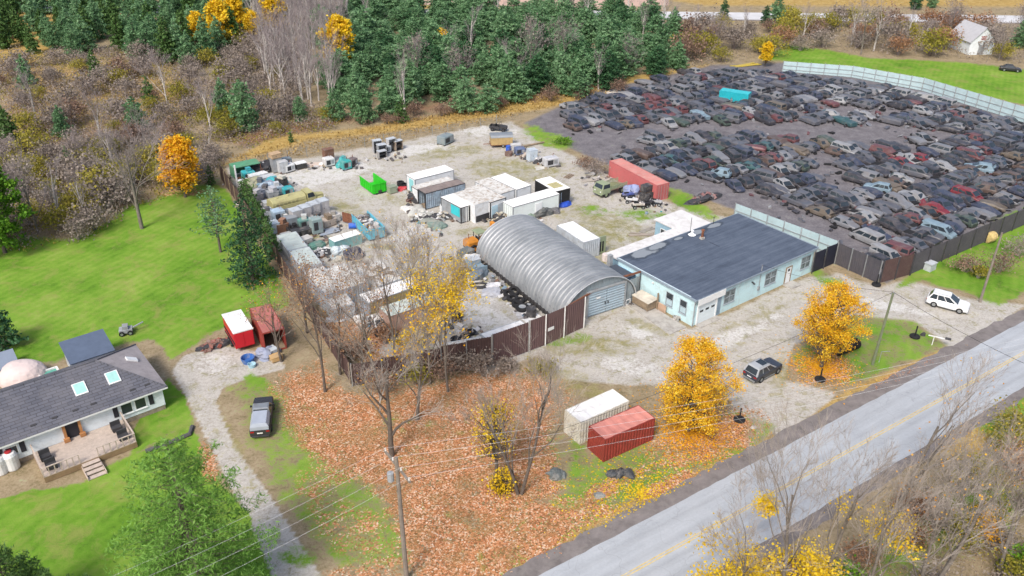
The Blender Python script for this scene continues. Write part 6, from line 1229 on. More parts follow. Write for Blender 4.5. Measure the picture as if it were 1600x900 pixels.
m_maroon = mat('maroon_fence', (.125, .078, .08), .65, .12, 1.0, dirt=(.14, .09, .08))
fence('board_fence', 'maroon ribbed metal fence between the brush and the yard gate', 'fence', [G(769, 570.5), G(825, 550)], [hf * .95, hf], m_maroon, 3.2, m_galv)
gt_ = fence('yard_gate', 'maroon ribbed yard gate with pale posts and a small white plate', 'gate', [G(826, 549.5), G(851, 540), G(880, 527), G(911, 512.5)], [hf, hf, hf, hf * 1.02], m_maroon, 4.0, m_white)
b = MB(); q = G(855, 538) - G(826, 549.5); dq = (G(880, 527) - G(851, 540)).normalized(); b.bar(q + Vector((.02, -.09, 1.95)), q + dq * .9 + Vector((.02, -.09, 1.95)), .03, .4); b.build('plate', m_white, gt_)
hp = HT(1305, 407, 378)
fence('panel_fence', 'pale blue panelled fence with posts behind the workshop', 'fence', [G(1146, 345), G(1304, 406)], [hp, hp], m_palep, 2.6, m_grey, ribs=False, rail=True, side=-1)
fence('sheet_gate', 'black sheeted gate between the workshop and the charcoal fence', 'gate', [G(1267, 427), G(1303, 412)], [HT(1267, 427, 396), HT(1303, 412, 379)], mat('navy_sheet', (.022, .024, .04), .6, .2), 2.4, m_dkmetal, ribs=False)
h1 = HT(1303, 413, 380); fence('board_fence', 'charcoal ribbed fence angled beside the workshop lawn', 'fence', [G(1304, 412.5), G(1371, 443)], [h1, h1], m_char, 2.0, m_galv, side=-1)
fence('board_fence', 'short brown gate panel at the corner by the tyre marker', 'gate', [G(1373, 443), G(1420, 430)], [HT(1373, 443, 407), HT(1420, 430, 397)], m_brown, 2.4, m_dkmetal)
fence('board_fence', 'long charcoal wall of the scrapyard above the right hand grass', 'fence', [G(1421, 429.5), G(1600, 352), G(1760, 285)], [HT(1420, 430, 398)] * 3, m_char, 3.4, m_dkmetal, ribs=True)
fence('panel_fence', 'pale panelled fence between the scrapyard and the bright green field', 'fence', [G(1222, 112), G(1330, 121), G(1440, 142), G(1600, 192), G(1760, 245)], [2.4, 2.6, 2.8, 3.0, 3.0], m_palep, 2.8, m_grey, ribs=False, rail=True, side=-1)
cf = T('wire_fence', 'wire fence with pale posts along the back of the yard', 'fence', (0, 0, 0)); pts = [G(352, 262), G(420, 254), G(480, 245), G(540, 235), G(600, 224), G(700, 206), G(800, 188), G(815, 190)]
for i in range(len(pts) - 1):
    a, c = pts[i], pts[i + 1]; k = max(1, round((c - a).length / 3.4))
    for j in range(k):
        p, q = a.lerp(c, j / k), a.lerp(c, (j + 1) / k); b = MB(); b.tube([p, p + Vector((0, 0, 1.7))], .06, 5); b.build('post', m_galv if (i + j) % 3 else m_wood, cf)
        b = MB()
        for z in (.3, .8, 1.25, 1.6): b.bar(p + Vector((0, 0, z)), q + Vector((0, 0, z)), .015)
        b.build('wire', m_galv, cf)
# poles
m_pole = mat('greenish_pole', (.16, .19, .12), .9, .2, 1.5); m_pole2 = mat('grey_pole', (.22, .19, .16), .9, .25, 1.5)
p3 = G(1363, 570); b = MB(); b.tube([p3, p3 + Vector((.25, .05, HT(1363, 570, 458)))], [.17, .12], 8); po = tag(b.build('utility_pole', m_pole), 'lone greenish utility pole on the grass triangle', 'pole')
b = MB(); tp3 = p3 + Vector((.25, .05, HT(1363, 570, 458) - .1)); b.bar(tp3 + Vector((-.25, 0, 0)), tp3 + Vector((.25, 0, 0)), .08); b.tube([tp3, tp3 + Vector((0, 0, .25))], .05, 6); b.build('insulator', m_grey, po)
b = MB(); b.tube([p3 + Vector((.9, .5, 0)), p3 + Vector((.9, .5, 1.4)), p3 + Vector((2.0, .9, 1.2))], .04, 5); tag(b.build('pipe_stand', m_grey), 'small bent grey pipe at the foot of the greenish pole', 'pipe')
pz = G(620, 730, 11.3); p1 = Vector((pz.x, pz.y, 0)); b = MB(); b.tube([p1 + Vector((.15, -.1, 0)), p1 + Vector((0, 0, 12.2))], [.2, .14], 8); up = tag(b.build('utility_pole', m_pole2), 'tall utility pole with a long crossarm above the bottom leaf bed', 'pole')
arm0, arm1 = G(601, 704, 11.3), G(641, 754, 11.3); b = MB(); b.bar(arm0, arm1, .14, .18); b.build('crossarm', m_pole2, up)
b = MB()
for k in range(4): q = arm0.lerp(arm1, [.04, .34, .66, .96][k]); b.tube([q + Vector((0, 0, .1)), q + Vector((0, 0, .35))], [.07, .04], 6)
b.build('insulator', m_white, up); b = MB(); b.lathe([(.02, -.4), (.25, -.36), (.25, .36), (.02, .4)], (p1.x - .5, p1.y, 10.4), n=10); b.build('transformer', m_grey, up)
p2 = G(1800, 605); b = MB(); b.tube([p2, p2 + Vector((0, 0, 10.5))], [.2, .14], 8); u2 = tag(b.build('utility_pole', m_pole2), 'utility pole across the road carrying the roadside cables', 'pole')
def cable(label, a, c, sag, r=.02, m=None, n=20, group='roadside cables'):
    P = [a.lerp(c, i / n) - Vector((0, 0, sag * 4 * (i / n) * (1 - i / n))) for i in range(n + 1)]; b = MB(); b.tube(P, r, 4); return tag(b.build('overhead_cable', m or m_galv), label, 'cable', group)
m_alu = mat('pale_cable', (.5, .51, .53), .4, .05)
for k in range(4):
    q = arm0.lerp(arm1, [.04, .34, .66, .96][k]) + Vector((0, 0, .35)); e = p2 + Vector((-.9 + .6 * k, .5 - .3 * k, 10.4))
    cable(['pale overhead cable farthest from the road, from the crossarm pole', 'second pale overhead cable from the yard side of the crossarm', 'third pale overhead cable from the yard side of the crossarm', 'pale overhead cable on the road side end of the crossarm'][k], q, e, 1.6, .011, m_alu)
for k in range(4):
    q = arm0.lerp(arm1, [.04, .34, .66, .96][k]) + Vector((0, 0, .35)); e = q + Vector((-34 + .4 * k, -23.5, -.5))
    cable(['pale overhead cable running off to the lower left, farthest from the road', 'second pale cable running off to the lower left from the crossarm', 'third pale cable running off to the lower left from the crossarm', 'pale cable running off to the lower left on the road side end'][k], q, e, 1.2, .009, m_alu)
cable('dark service cable from the crossarm pole past the parked car', p1 + Vector((0, 0, 9.5)), tp3 + Vector((0, 0, .2)), 1.0, .02, m_black, group=None)
cable('dark cable from the greenish pole across the driveway to the road', tp3 + Vector((0, 0, .2)), G(1700, 610, 8.5), .6, .02, m_black, group=None)
cable('dark service cable from the greenish pole to the workshop mast', tp3 + Vector((0, 0, .2)), Vector(wl(11.5, -.2, 4.6)), .5, .015, m_black, group=None)
p4 = G(1531, 472); b = MB(); b.tube([p4, p4 + Vector((0, 0, 9.5))], [.17, .11], 8); tag(b.build('utility_pole', m_pole2), 'thin grey utility pole beside the white car at the drive', 'pole')

# ------------------------------------------------------------------ the scrapyard: rows of wrecked cars
def wreck_mesh(name, L, W, H, kind, damage, seed):
    body, cab, gl, w = car_shapes(L, W, H, kind); r = random.Random(seed); b = MB(); b.add(body.v, body.f, 0)
    if damage != 'crushed':
        b.add(cab.v, cab.f, 0)
        for k, g in gl:
            if r.random() < .8: b.add(g.v, g.f, 1)
    else:
        b.add([(v[0], v[1], v[2] - max(0, (v[2] - .62 * H)) * .7) for v in cab.v], cab.f, 0)
    if damage == 'nohood': b.box(.25 * L, .47 * L, -w * .7, w * .7, .5 * H, .615 * H, 2)
    if damage == 'trunk': b.cbox((-.44 * L, 0, .72 * H), (.02 * L + .9, w * 1.4, .05), (0, .7, 0), 0)
    for x in (-.3, .31):
        for s in (-1, 1):
            if r.random() < .8: b.lathe([(.05, -.11), (.31, -.11), (.31, .11), (.05, .11)], (x * L, s * (w - .1), .32), 'y', 10, 2)
    o = [(v[0] + r.uniform(-.03, .03), v[1] + r.uniform(-.02, .02), v[2] - .06 + r.uniform(-.02, .02)) for v in b.v]; b.v = o
    return b.mesh(name, [m_grey, m_glass, m_black])
KINDS_ = []
for i, (nm, L, W, H, k) in enumerate([('saloon', 4.6, 1.8, 1.4, 'sedan'), ('hatchback', 4.0, 1.7, 1.45, 'hatch'), ('minivan', 4.8, 1.9, 1.75, 'van'), ('crossover', 4.5, 1.85, 1.65, 'suv'), ('pickup', 5.2, 1.9, 1.7, 'pickup')]):
    for j, dm in enumerate(['', 'nohood', 'trunk', 'crushed']): KINDS_.append((nm, dm, wreck_mesh('wreck_%s_%d' % (nm, j), L, W, H, k, dm, i * 7 + j)))
COLS = [('charcoal', (.045, .045, .055), 5), ('slate grey', (.10, .105, .125), 6), ('silver', (0.186, 0.192, 0.211), 4), ('white', (0.279, 0.285, 0.298), 2), ('dark blue', (.045, .055, .09), 3), ('dull red', (.13, .05, .055), 1.6), ('bright red', (0.19, 0.025, 0.035), .5), ('blue', (0.03, 0.075, 0.16), .6), ('beige', (0.136, 0.112, 0.087), 1.2), ('teal', (.04, .10, .11), .5), ('rust brown', (.10, .07, .06), 1.5), ('grey green', (0.056, 0.081, 0.068), .8)]
PAINT = {n: mat('wreck_' + n.replace(' ', '_'), c, .45, .15, .6, dirt=(.19, .165, .155), dirt_amt=.55, spec=.45) for n, c, w_ in COLS}
AREA = np.array([(880, 172), (940, 147), (1105, 108), (1222, 116), (1400, 142), (1598, 198), (1690, 230), (1690, 298), (1598, 340), (1420, 418), (1375, 430), (1310, 392), (1170, 330), (1062, 290), (960, 250), (885, 215)], float)
LANES = [np.array(q, float) for q in ([(880, 205), (1150, 192), (1300, 196), (1470, 200), (1490, 218), (1300, 222), (1120, 212), (900, 228)], [(1262, 250), (1300, 240), (1330, 290), (1290, 300)], [(1148, 300), (1215, 310), (1310, 360), (1380, 395), (1340, 412), (1145, 330)], [(1270, 165), (1420, 172), (1440, 184), (1260, 178)], [(1050, 285), (1120, 285), (1200, 335), (1150, 340)], [(880, 215), (1000, 226), (960, 250)], [(1300, 196), (1420, 196), (1420, 232), (1310, 228)])]
def inside(P, x, y):
    c = False; j = len(P) - 1
    for i in range(len(P)):
        if (P[i][1] > y) != (P[j][1] > y) and x < (P[j][0] - P[i][0]) * (y - P[i][1]) / (P[j][1] - P[i][1]) + P[i][0]: c = not c
        j = i
    return c
rg = random.Random(11); spots = []
c0 = G(1200, 230)
for iv in range(-28, 29):
    jit = rg.uniform(-1.2, 1.2)
    for iu in range(-43, 44):
        q = c0 + UD * (iu * 2.2 + jit) + VD * (iv * 4.7 + rg.uniform(-.4, .4)); x, y = PX((q.x, q.y, 0))
        if not (800 < x < 1690 and 90 < y < 440) or not inside(AREA, x, y): continue
        if any(inside(Lp, x, y) for Lp in LANES) or rg.random() < .05: continue
        spots.append((q, x, y))
spots.sort(key=lambda s: -s[2])
def zone_of(x, y):
    if y > 330: return 'by the charcoal wall' if x > 1330 else 'behind the workshop fence'
    if y > 255: return 'in the near rows by the charcoal wall' if x > 1300 else 'in the near rows past the pink container'
    if y > 200: return 'at the wall end of the middle rows' if x > 1300 else 'in the middle rows by the grey lane'
    return 'along the pale field fence' if x > 1250 else 'in the far rows before the wood'
rs_ = None
names = [n for n, c, w_ in COLS]; wts = [w_ for n, c, w_ in COLS]
nv = 0
for (q, x, y) in spots:
    if not (x < 1640 and nv < 292): continue
    nv += 1
    kn, dm, me = KINDS_[rg.choices(range(20), [3, 2, 1.2, .8] * 2 + [1.5, 1, .6, .6] * 2 + [1, .6, .4, .4])[0]]; cn = rg.choices(names, wts)[0]
    o = link('wrecked_car', me); o.location = (q.x, q.y, 0); o.scale = (rg.uniform(.92, 1.02),) * 3; o.rotation_euler = (rg.uniform(-.03, .03), rg.uniform(-.03, .03), U + R(90) + rg.choice((0, math.pi)) + rg.gauss(0, .2))
    o.material_slots[0].link = 'OBJECT'; o.material_slots[0].material = PAINT[cn]
    st = {'': '', 'nohood': ' without a bonnet', 'trunk': ' with its boot up', 'crushed': ' with a crushed roof'}[dm]
    tag(o, '%s scrapped %s%s %s' % (cn, kn, st, zone_of(x, y)), 'car', 'scrapped cars in the salvage yard')
rest = MB(); RM = [PAINT[n] for n in names[:7]] + [m_glass, m_black]            # the farthest wrecks, past the first three hundred: one mass
for (q, x, y) in spots[nv:]:
    kn, dm, me = KINDS_[rg.randrange(16)]; ci = rg.choices(range(7), wts[:7])[0]; a = U + R(90) + rg.gauss(0, .2); c_, s_ = math.cos(a), math.sin(a); o0 = len(rest.v)
    rest.v += [(q.x + c_ * v.co.x - s_ * v.co.y, q.y + s_ * v.co.x + c_ * v.co.y, v.co.z) for v in me.vertices]
    for p_ in me.polygons: rest.f.append(tuple(i + o0 for i in p_.vertices)); rest.m.append(ci if p_.material_index == 0 else 6 + p_.material_index)
tag(rest.build('far_wrecks', RM), kind='stuff')
pb = MB()                                                                                   # loose parts lying between the wrecks
for k in range(2600):
    q, x, y = rg.choice(spots); px_, py_ = q.x + rg.gauss(0, 2.2), q.y + rg.gauss(0, 2.2); u, v = PX((px_, py_, 0))
    if not inside(AREA, u, v): continue
    pb.cbox((px_, py_, rg.uniform(.03, .3)), (rg.uniform(.25, 1.3), rg.uniform(.2, .7), rg.uniform(.08, .45)), (rg.gauss(0, .3), rg.gauss(0, .3), rg.uniform(0, 3.1)), rg.choices(range(9), [4, 4, 2, 1, 1, 1, 0, 0, 4])[0])
tag(pb.build('loose_car_parts', RM), kind='stuff')
print('wrecks', nv, len(spots))
container('cargo_box', 'cyan cargo box among the wrecks in the far scrapyard rows', 'container', G(1122, 160), R(-28), 6.0, 2.4, 2.5, mat('cyan_box', (.02, .38, .45), .6, .1), mat('cyan_top', (.05, .45, .5), .6, .1), ribs=True)
boards('pale building panels stacked at the far scrapyard corner', 955, 146, 30, 8, .7, 8, (.6, .56, .52)); boards('yellow planks lying on the track by the scrapyard', 1165, 102, -20, 8, .6, 6, (.5, .38, .05), seed=5)
scrap('grey spoil heap at the scrapyard edge behind the workshop', 1100, 312, 3.0, 1.2, .8, 61, [(.15, .14, .15), (.2, .1, .1)])
# the white barn beyond the field
bn = T('white_barn', 'white gable barn among bare trees beyond the green field', 'barn', G(1512, 86), R(8)); b = MB(); w_, l_, e_, h_ = 6.4, 9.0, 3.4, 6.6
b.add([(0, 0, 0), (w_, 0, 0), (w_, 0, e_), (w_ * .5, 0, h_), (0, 0, e_), (0, l_, 0), (w_, l_, 0), (w_, l_, e_), (w_ * .5, l_, h_), (0, l_, e_)], [(0, 1, 2, 3, 4), (9, 8, 7, 6, 5), (1, 6, 7, 2), (0, 4, 9, 5)]); b.build('wall', m_hw, bn)
b = MB(); b.add([(-.4, -.4, e_ - .3), (w_ / 2, -.4, h_ + .1), (w_ / 2, l_ + .4, h_ + .1), (-.4, l_ + .4, e_ - .3), (w_ + .4, -.4, e_ - .3), (w_ + .4, l_ + .4, e_ - .3)], [(0, 1, 2, 3), (1, 4, 5, 2)]); b.build('roof', mat('barn_roof', (.42, .42, .44), .7, .1), bn)
window(bn, 'y-', 2.5, 3.9, 3.6, 4.6, 0, mat('pink_shutter', (.4, .2, .2), .7)); b = MB(); b.box(2.4, 4.0, -.05, .02, 0, 2.4); b.build('door', m_grey, bn)
car('parked_car', 'black car parked at the far edge of the green field', 'car', G(1578, 111), R(-20), 4.6, 1.9, 1.5, (.03, .03, .04), 'sedan')

# ------------------------------------------------------------------ trees and shrubs
m_bark = mat('grey_bark', (.17, .15, .13), .95, .3, 3); m_dbark = mat('dark_bark', (.12, .10, .085), .95, .3, 3); m_twig = mat('twig_grey', (.31, .275, .245), .95, .25, 1); m_twigd = mat('twig_brown', (.23, .19, .16), .95, .25, 1); m_pbark = mat('poplar_bark', (.50, .47, .44), .9, .2, 2); m_twigp = mat('twig_mauve', (.29, .25, .25), .95, .2, 1)
LF_Y = leafmat('yellow_leaves', [(.1, (.42, .20, .012)), (.38, (.76, .44, .018)), (.58, (.88, .60, .03)), (.85, (.92, .76, .14))])
LF_O = leafmat('orange_leaves', [(.2, (.55, .23, .012)), (.5, (.80, .40, .02)), (.8, (.86, .52, .04))])
LF_L = leafmat('lemon_leaves', [(.2, (.55, .36, .015)), (.5, (.78, .55, .02)), (.8, (.84, .64, .06))])
LF_B = leafmat('brown_leaves', [(.2, (.20, .10, .05)), (.5, (.36, .20, .11)), (.8, (.5, .32, .2))])
LF_P = leafmat('pine_needles', [(.15, (.075, .155, .07)), (.4, (.135, .265, .125)), (.6, (.20, .36, .175)), (.85, (.30, .46, .26))], .35)
LF_D = leafmat('dark_needles', [(.2, (.022, .065, .03)), (.5, (.045, .12, .05)), (.8, (.085, .18, .08))], .15)
LF_C = leafmat('cedar_leaves', [(.2, (.035, .085, .02)), (.5, (.08, .16, .045)), (.8, (.13, .22, .07))], .15)
LF_G = leafmat('bright_green_leaves', [(.2, (.05, .13, .015)), (.5, (.12, .27, .02)), (.8, (.22, .36, .04))], .25)
LF_N = leafmat('fresh_needles', [(.2, (.085, .19, .03)), (.5, (.16, .33, .06)), (.8, (.26, .46, .11))], .3)
LF_S = leafmat('scrub_leaves', [(.2, (.18, .15, .125)), (.5, (.29, .245, .21)), (.8, (.37, .315, .28))], .2)
LF_R = leafmat('russet_scrub', [(.2, (.14, .09, .07)), (.5, (.26, .17, .125)), (.8, (.36, .25, .18))], .2)
LF_YG = leafmat('yellow_green_leaves', [(.2, (.16, .16, .02)), (.5, (.30, .27, .04)), (.8, (.42, .35, .07))], .25)
LF_GD = leafmat('dry_grass', [(.2, (.30, .19, .06)), (.5, (.46, .31, .11)), (.8, (.6, .45, .2))], .3)
def skeleton(seed, h, spread=.55, depth=5, lean=0.0, first=.22, r0=None, up=.35, kids=3, stems=1):
    """a bare branching tree; returns thick limbs, fine twigs and twig ends"""
    r = random.Random(seed); thick, fine, tips = MB(), MB(), []
    r0 = r0 or h * .017
    def grow(p, d, L, rad, lv):
        n = 4 if lv < 2 else 3; pts = [p]; rads = [rad]; q = Vector(p); dd = Vector(d)
        for i in range(n):
            dd = (dd + Vector((r.gauss(0, .10), r.gauss(0, .10), r.gauss(0, .06) + up * .12)) * (1.2 if lv else .45)).normalized(); q = q + dd * (L / n); pts.append(q.copy()); rads.append(max(.0075, rad * (1 - .62 * (i + 1) / n)))
        (thick if lv < 2 else fine).tube(pts, rads, 7 if lv == 0 else (5 if lv < 2 else 3), caps=False)
        if lv >= depth: tips.append(pts[-1]); return
        k = kids + (1 if r.random() < .5 else 0) + (3 if lv == 0 else 0)
        for j in range(k):
            f = (first + (1 - first) * (j + r.random() * .7) / k) if lv == 0 else r.uniform(.3, 1.0)
            f = min(f, .98); i = min(int(f * n), n - 1); pp = pts[i].lerp(pts[i + 1], f * n - i)
            ax = (pts[i + 1] - pts[i]).normalized(); a = r.uniform(0, 6.28) + j * 2.4; o = ax.orthogonal().normalized(); o = (o * math.cos(a) + ax.cross(o) * math.sin(a))
            ang = spread * r.uniform(.7, 1.3); nd_ = (ax * math.cos(ang) + o * math.sin(ang)).normalized()
            nl = L * (r.uniform(.42, .62) * (1.15 - .5 * f) if lv == 0 else r.uniform(.5, .72)); grow(pp, nd_, nl, max(.01, rads[i] * r.uniform(.42, .62)), lv + 1)
        tips.append(pts[-1])
    for s in range(stems):
        a = s * 2.4 + r.random(); d = Vector((math.cos(a) * .22 * (stems > 1) + lean, math.sin(a) * .22 * (stems > 1), 1)).normalized(); grow(Vector((math.cos(a) * .15 * (stems > 1), math.sin(a) * .15 * (stems > 1), -.1)), d, h * .78 * (1 if s == 0 else r.uniform(.75, .95)), r0, 0)
    return thick, fine, tips
def leaf_cloud(tips, n, sig, seed, frac=1.0, zlim=None):
    rs = np.random.RandomState(seed); t = np.array([list(p) for p in tips]); k = max(1, int(len(t) * frac)); t = t[rs.permutation(len(t))[:k]]
    if zlim is not None:
        tz = t[(t[:, 2] > zlim[0]) & (t[:, 2] < zlim[1])]; t = tz if len(tz) else t
    c = t[rs.randint(0, len(t), n)] + rs.normal(size=(n, 3)) * sig; return c, rs
def bare_tree(label, p, seed, h, group=None, leaves=None, name='bare_tree', cat='tree', rz=0, bark=None, twig=None, **kw):
    t = T(name, label, cat, p, rz, group); th, fi, tips = skeleton(seed, h, **kw); th.build('trunk', bark or m_bark, t, smooth=True); fi.build('crown', twig or m_twig, t)
    if leaves:
        for (m, n, sig, frac, zl, sz) in leaves: c, rs = leaf_cloud(tips, n, sig, seed + 1, frac, zl); link('leaves', quads_mesh('leaves', c, 1, sz, m, rs), t)
    return remember(t)
def ovoid_tree(label, p, seed, h, rad, m, m2=None, base=.12, n=16000, name='yellow_tree', sz=.2, rz=0, peak=.42, gap=.0):
    """a leafy crown: leaf clusters through an egg shaped volume, each carried by its own limb"""
    r = random.Random(seed); t = T(name, label, 'tree', p, rz); tr = MB(); lf = MB()
    tr.tube([(0, 0, -.1), (.05, 0, h * .18), (-.03, .05, h * .45), (.04, 0, h * .75), (0, 0, h * .95)], [h * .024, h * .019, h * .014, h * .008, .02], 8, caps=False)
    cl = []
    while len(cl) < 210:
        z = r.random(); zz = (z - peak) / ((1 - peak) if z > peak else (peak + .12)); w = rad * max(0, 1 - abs(zz) ** 2.7) ** .5; a = r.uniform(0, 6.28); q = math.sqrt(r.uniform(.05, 1)); k = 1 + .13 * math.sin(3 * a + seed) + .09 * math.sin(5 * a + 7 * z) + r.gauss(0, .09)
        if math.sin(2.3 * a + 9 * z + seed) * math.sin(3.1 * a - 6 * z) > .42: continue
        cl.append(Vector((w * q * k * math.cos(a), w * q * k * math.sin(a), h * (base + (1 - base) * z))))
    for c in cl:
        z0 = max(h * .12, c.z - math.hypot(c.x, c.y) * r.uniform(.7, 1.3)); s = Vector((0, 0, min(z0, h * .9))); mid = s.lerp(c, .5) + Vector((0, 0, -.1 * (c - s).length))
        lf.tube([s, mid, c, c + (c - s).normalized() * .35], [.035 + .012 * (h - z0) / 3, .03, .014, .006], 4, caps=False)
    tr.build('trunk', m_dbark, t, smooth=True); lf.build('limbs', m_dbark, t)
    rs = np.random.RandomState(seed); ca = np.array([list(c) for c in cl]); wt = rs.uniform(.1, 1.6, len(ca)); wt /= wt.sum()
    c = ca[rs.choice(len(ca), n, p=wt)] + rs.normal(size=(n, 3)) * np.array([.30, .30, .25])
    link('crown', quads_mesh('crown', c, 1, sz, m, rs), t)
    if m2: c = ca[rs.choice(len(ca), n // 3, p=wt)] + rs.normal(size=(n // 3, 3)) * .42; link('crown', quads_mesh('crown', c, 1, sz, m2, rs), t)
    return remember(t)
def conifer(label, p, seed, h, rad, m, name='pine_tree', n_per=26, sz=.42, base=.12, shape=.8, group=None, droop=-.05, rz=0, bark=None, top_round=.35, asp=.6, sprd=.17):
    r = random.Random(seed); t = T(name, label, 'tree', p, rz, group); tr = MB(); tr.tube([(0, 0, -.1), (.03, .02, h * .5), (0, 0, h)], [h * .02, h * .012, .015], 7, caps=False); rs = np.random.RandomState(seed); C = []
    nl = int(h * 1.7)
    for i in range(nl):
        f = i / (nl - 1); z = h * (base + (1 - base) * f); L = rad * ((1 - f) ** shape * (1 - top_round) + top_round * math.sqrt(max(0, 1 - f * f))) * r.uniform(.75, 1.15) + .12
        if f < .12: L *= .65 + 3 * f
        nb = 5 + (f < .7) * 2; a0 = r.random() * 6.28
        for j in range(nb):
            a = a0 + j * 6.283 / nb + r.gauss(0, .2); l = L * r.uniform(.65, 1.12); e = Vector((math.cos(a) * l, math.sin(a) * l, z + l * droop + r.gauss(0, .15)))
            tr.tube([(0, 0, z), (e.x * .6, e.y * .6, z + (e.z - z) * .4), e], [.03 + .004 * h * (1 - f), .02, .008], 3, caps=False)
            k = max(4, int(n_per * (l / rad) ** 1.0)); s = rs.uniform(.12, 1.08, k) ** .75
            P = np.outer(s, [e.x, e.y, 0]); P[:, 2] = z + (e.z - z) * s + .08 * l; side = np.array([-math.sin(a), math.cos(a), 0]); P += np.outer(rs.normal(size=k) * l * sprd * (1.25 - s * .6), side); P += rs.normal(size=(k, 3)) * np.array([.1, .1, .13]); C.append(P)
    C = np.concatenate(C); tr.build('trunk', bark or m_dbark, t); link('crown', quads_mesh('crown', C, .9, sz, m, rs, asp, (0, 0, 1)), t); return remember(t)
def bush(label, p, seed, h, w, m, n=900, name='shrub', cat='shrub', twig=None, sz=.18, group=None, rz=0, dense=.7):
    r = random.Random(seed); t = T(name, label, cat, p, rz, group); st = MB(); ends = []
    for i in range(26):
        a = r.uniform(0, 6.28); q = r.random() ** .6; e = Vector((math.cos(a) * w * q, math.sin(a) * w * q, h * (1 - .55 * q * q) * r.uniform(.75, 1.1))); md = Vector((e.x * .35, e.y * .35, e.z * .55))
        st.tube([(e.x * .08, e.y * .08, 0), md, e], [.03, .02, .007], 3, caps=False)
        for j in range(5): f = r.uniform(.3, 1); b0 = md.lerp(e, f); e2 = b0 + Vector((r.gauss(0, .22) * w, r.gauss(0, .22) * w, abs(r.gauss(.12, .12)) * h)); st.tube([b0, e2], [.012, .006], 3, caps=False); ends.append(e2)
    st.build('stems', twig or m_twig, t)
    rs = np.random.RandomState(seed); E_ = np.array([list(e) for e in ends]); c = E_[rs.randint(0, len(E_), n)] + rs.normal(size=(n, 3)) * np.array([w * .14, w * .14, h * .12]); c[:, 2] = np.abs(c[:, 2]); link('foliage', quads_mesh('foliage', c, 1, sz, m, rs), t); return remember(t)
used_proto = set()
def put(proto, label, p, s, rz, group=None, sz=None):
    o = proto if proto.name not in used_proto else copy_tree(proto); used_proto.add(proto.name)
    o.location = (p[0], p[1], 0); o.scale = (s, s, sz or s); o.rotation_euler = (0, 0, rz); o['label'] = label
    if group: o['group'] = group
    return o
rt_ = random.Random(77)
# the two golden trees in front
ovoid_tree('round golden yellow tree between the red container and the parked car', G(1075, 673), 3, HT(1075, 673, 536), 3.3, LF_Y, LF_O, base=.1, n=21000, sz=.12, peak=.48)
ovoid_tree('taller golden tree on the leaf strewn corner of the grass triangle', G(1283, 573), 8, HT(1283, 573, 449), 3.1, LF_Y, LF_O, base=.24, n=17000, peak=.5, sz=.12)
ovoid_tree('slender bright yellow sapling standing in the orange leaf bed', G(775, 748), 12, HT(775, 748, 632), 2.0, LF_L, None, base=.42, n=1300, sz=.16, peak=.6); ovoid_tree('low yellow bush at the foot of the multi stemmed bare tree', G(784, 768), 14, 2.0, 1.1, LF_L, None, base=.1, n=900, sz=.16, name='yellow_bush')
bare_tree('many stemmed feathery bare tree standing in the orange leaf bed', G(812, 772), 21, HT(812, 772, 560), None, None, spread=.34, depth=5, kids=3, up=.6, stems=2, r0=.17, bark=m_dbark, twig=m_twig)
bare_tree('big dark bare tree forking low by the crossarm pole', G(612, 712), 22, HT(612, 712, 545), None, None, spread=.62, depth=5, kids=3, first=.18, r0=.28, bark=m_dbark, twig=m_twig)
bare_tree('wide bare tree beside the big forked one at the front fence corner', G(652, 655), 23, 11, None, [(LF_Y, 500, .3, .2, None, .2)], spread=.55, depth=5, kids=3, twig=m_twig)
YB = [(LF_L, 2000, .4, .10, (6, 14), .16), (LF_Y, 500, .4, .2, (1, 13), .14)]
for i, (x, y, yt, lv, l) in enumerate([(672, 600, 400, YB, 'slim bare birch with a bright yellow top, right of the tan trailer'), (648, 590, 388, [(LF_Y, 400, .35, .25, None, .14)], 'slim bare birch with scattered yellow leaves by the tan trailer'), (618, 585, 392, [(LF_O, 120, .35, .2, None, .14)], 'leaning bare tree crossing in front of the tan trailer'), (700, 612, 415, YB, 'yellow topped slim tree nearest the maroon fence'),
                                     (595, 625, 430, [(LF_B, 250, .4, .3, None, .14)], 'bare tree with a few brown leaves near the left fence corner'), (690, 580, 425, [(LF_Y, 700, .4, .3, (0, 6), .15)], 'slim tree with low yellow leaves behind the brush')]):
    bare_tree(l, G(x, y), 30 + i, HT(x, y, yt), 'slim trees at the front corner of the yard', lv, spread=.36, depth=5, kids=3, up=.5, r0=.14, twig=m_twig)
for i, (x, y, yt, l) in enumerate([(532, 585, 440, 'brown leaved bare tree in front of the leaf strewn containers'), (508, 612, 445, 'brown leaved bare tree at the fence by the lidded bins'), (566, 600, 465, 'small brown leaved tree left of the tan trailer'), (480, 520, 425, 'thin brown leaved tree leaning over the left fence'), (440, 565, 470, 'grey bare tree behind the red container on the left')]):
    bare_tree(l, G(x, y), 40 + i, HT(x, y, yt), None, [(LF_B, 700, .45, .5, None, .14), (LF_O, 60, .5, .3, None, .14)], spread=.5, depth=4, kids=3, r0=.16, bark=m_dbark, twig=m_twigd)
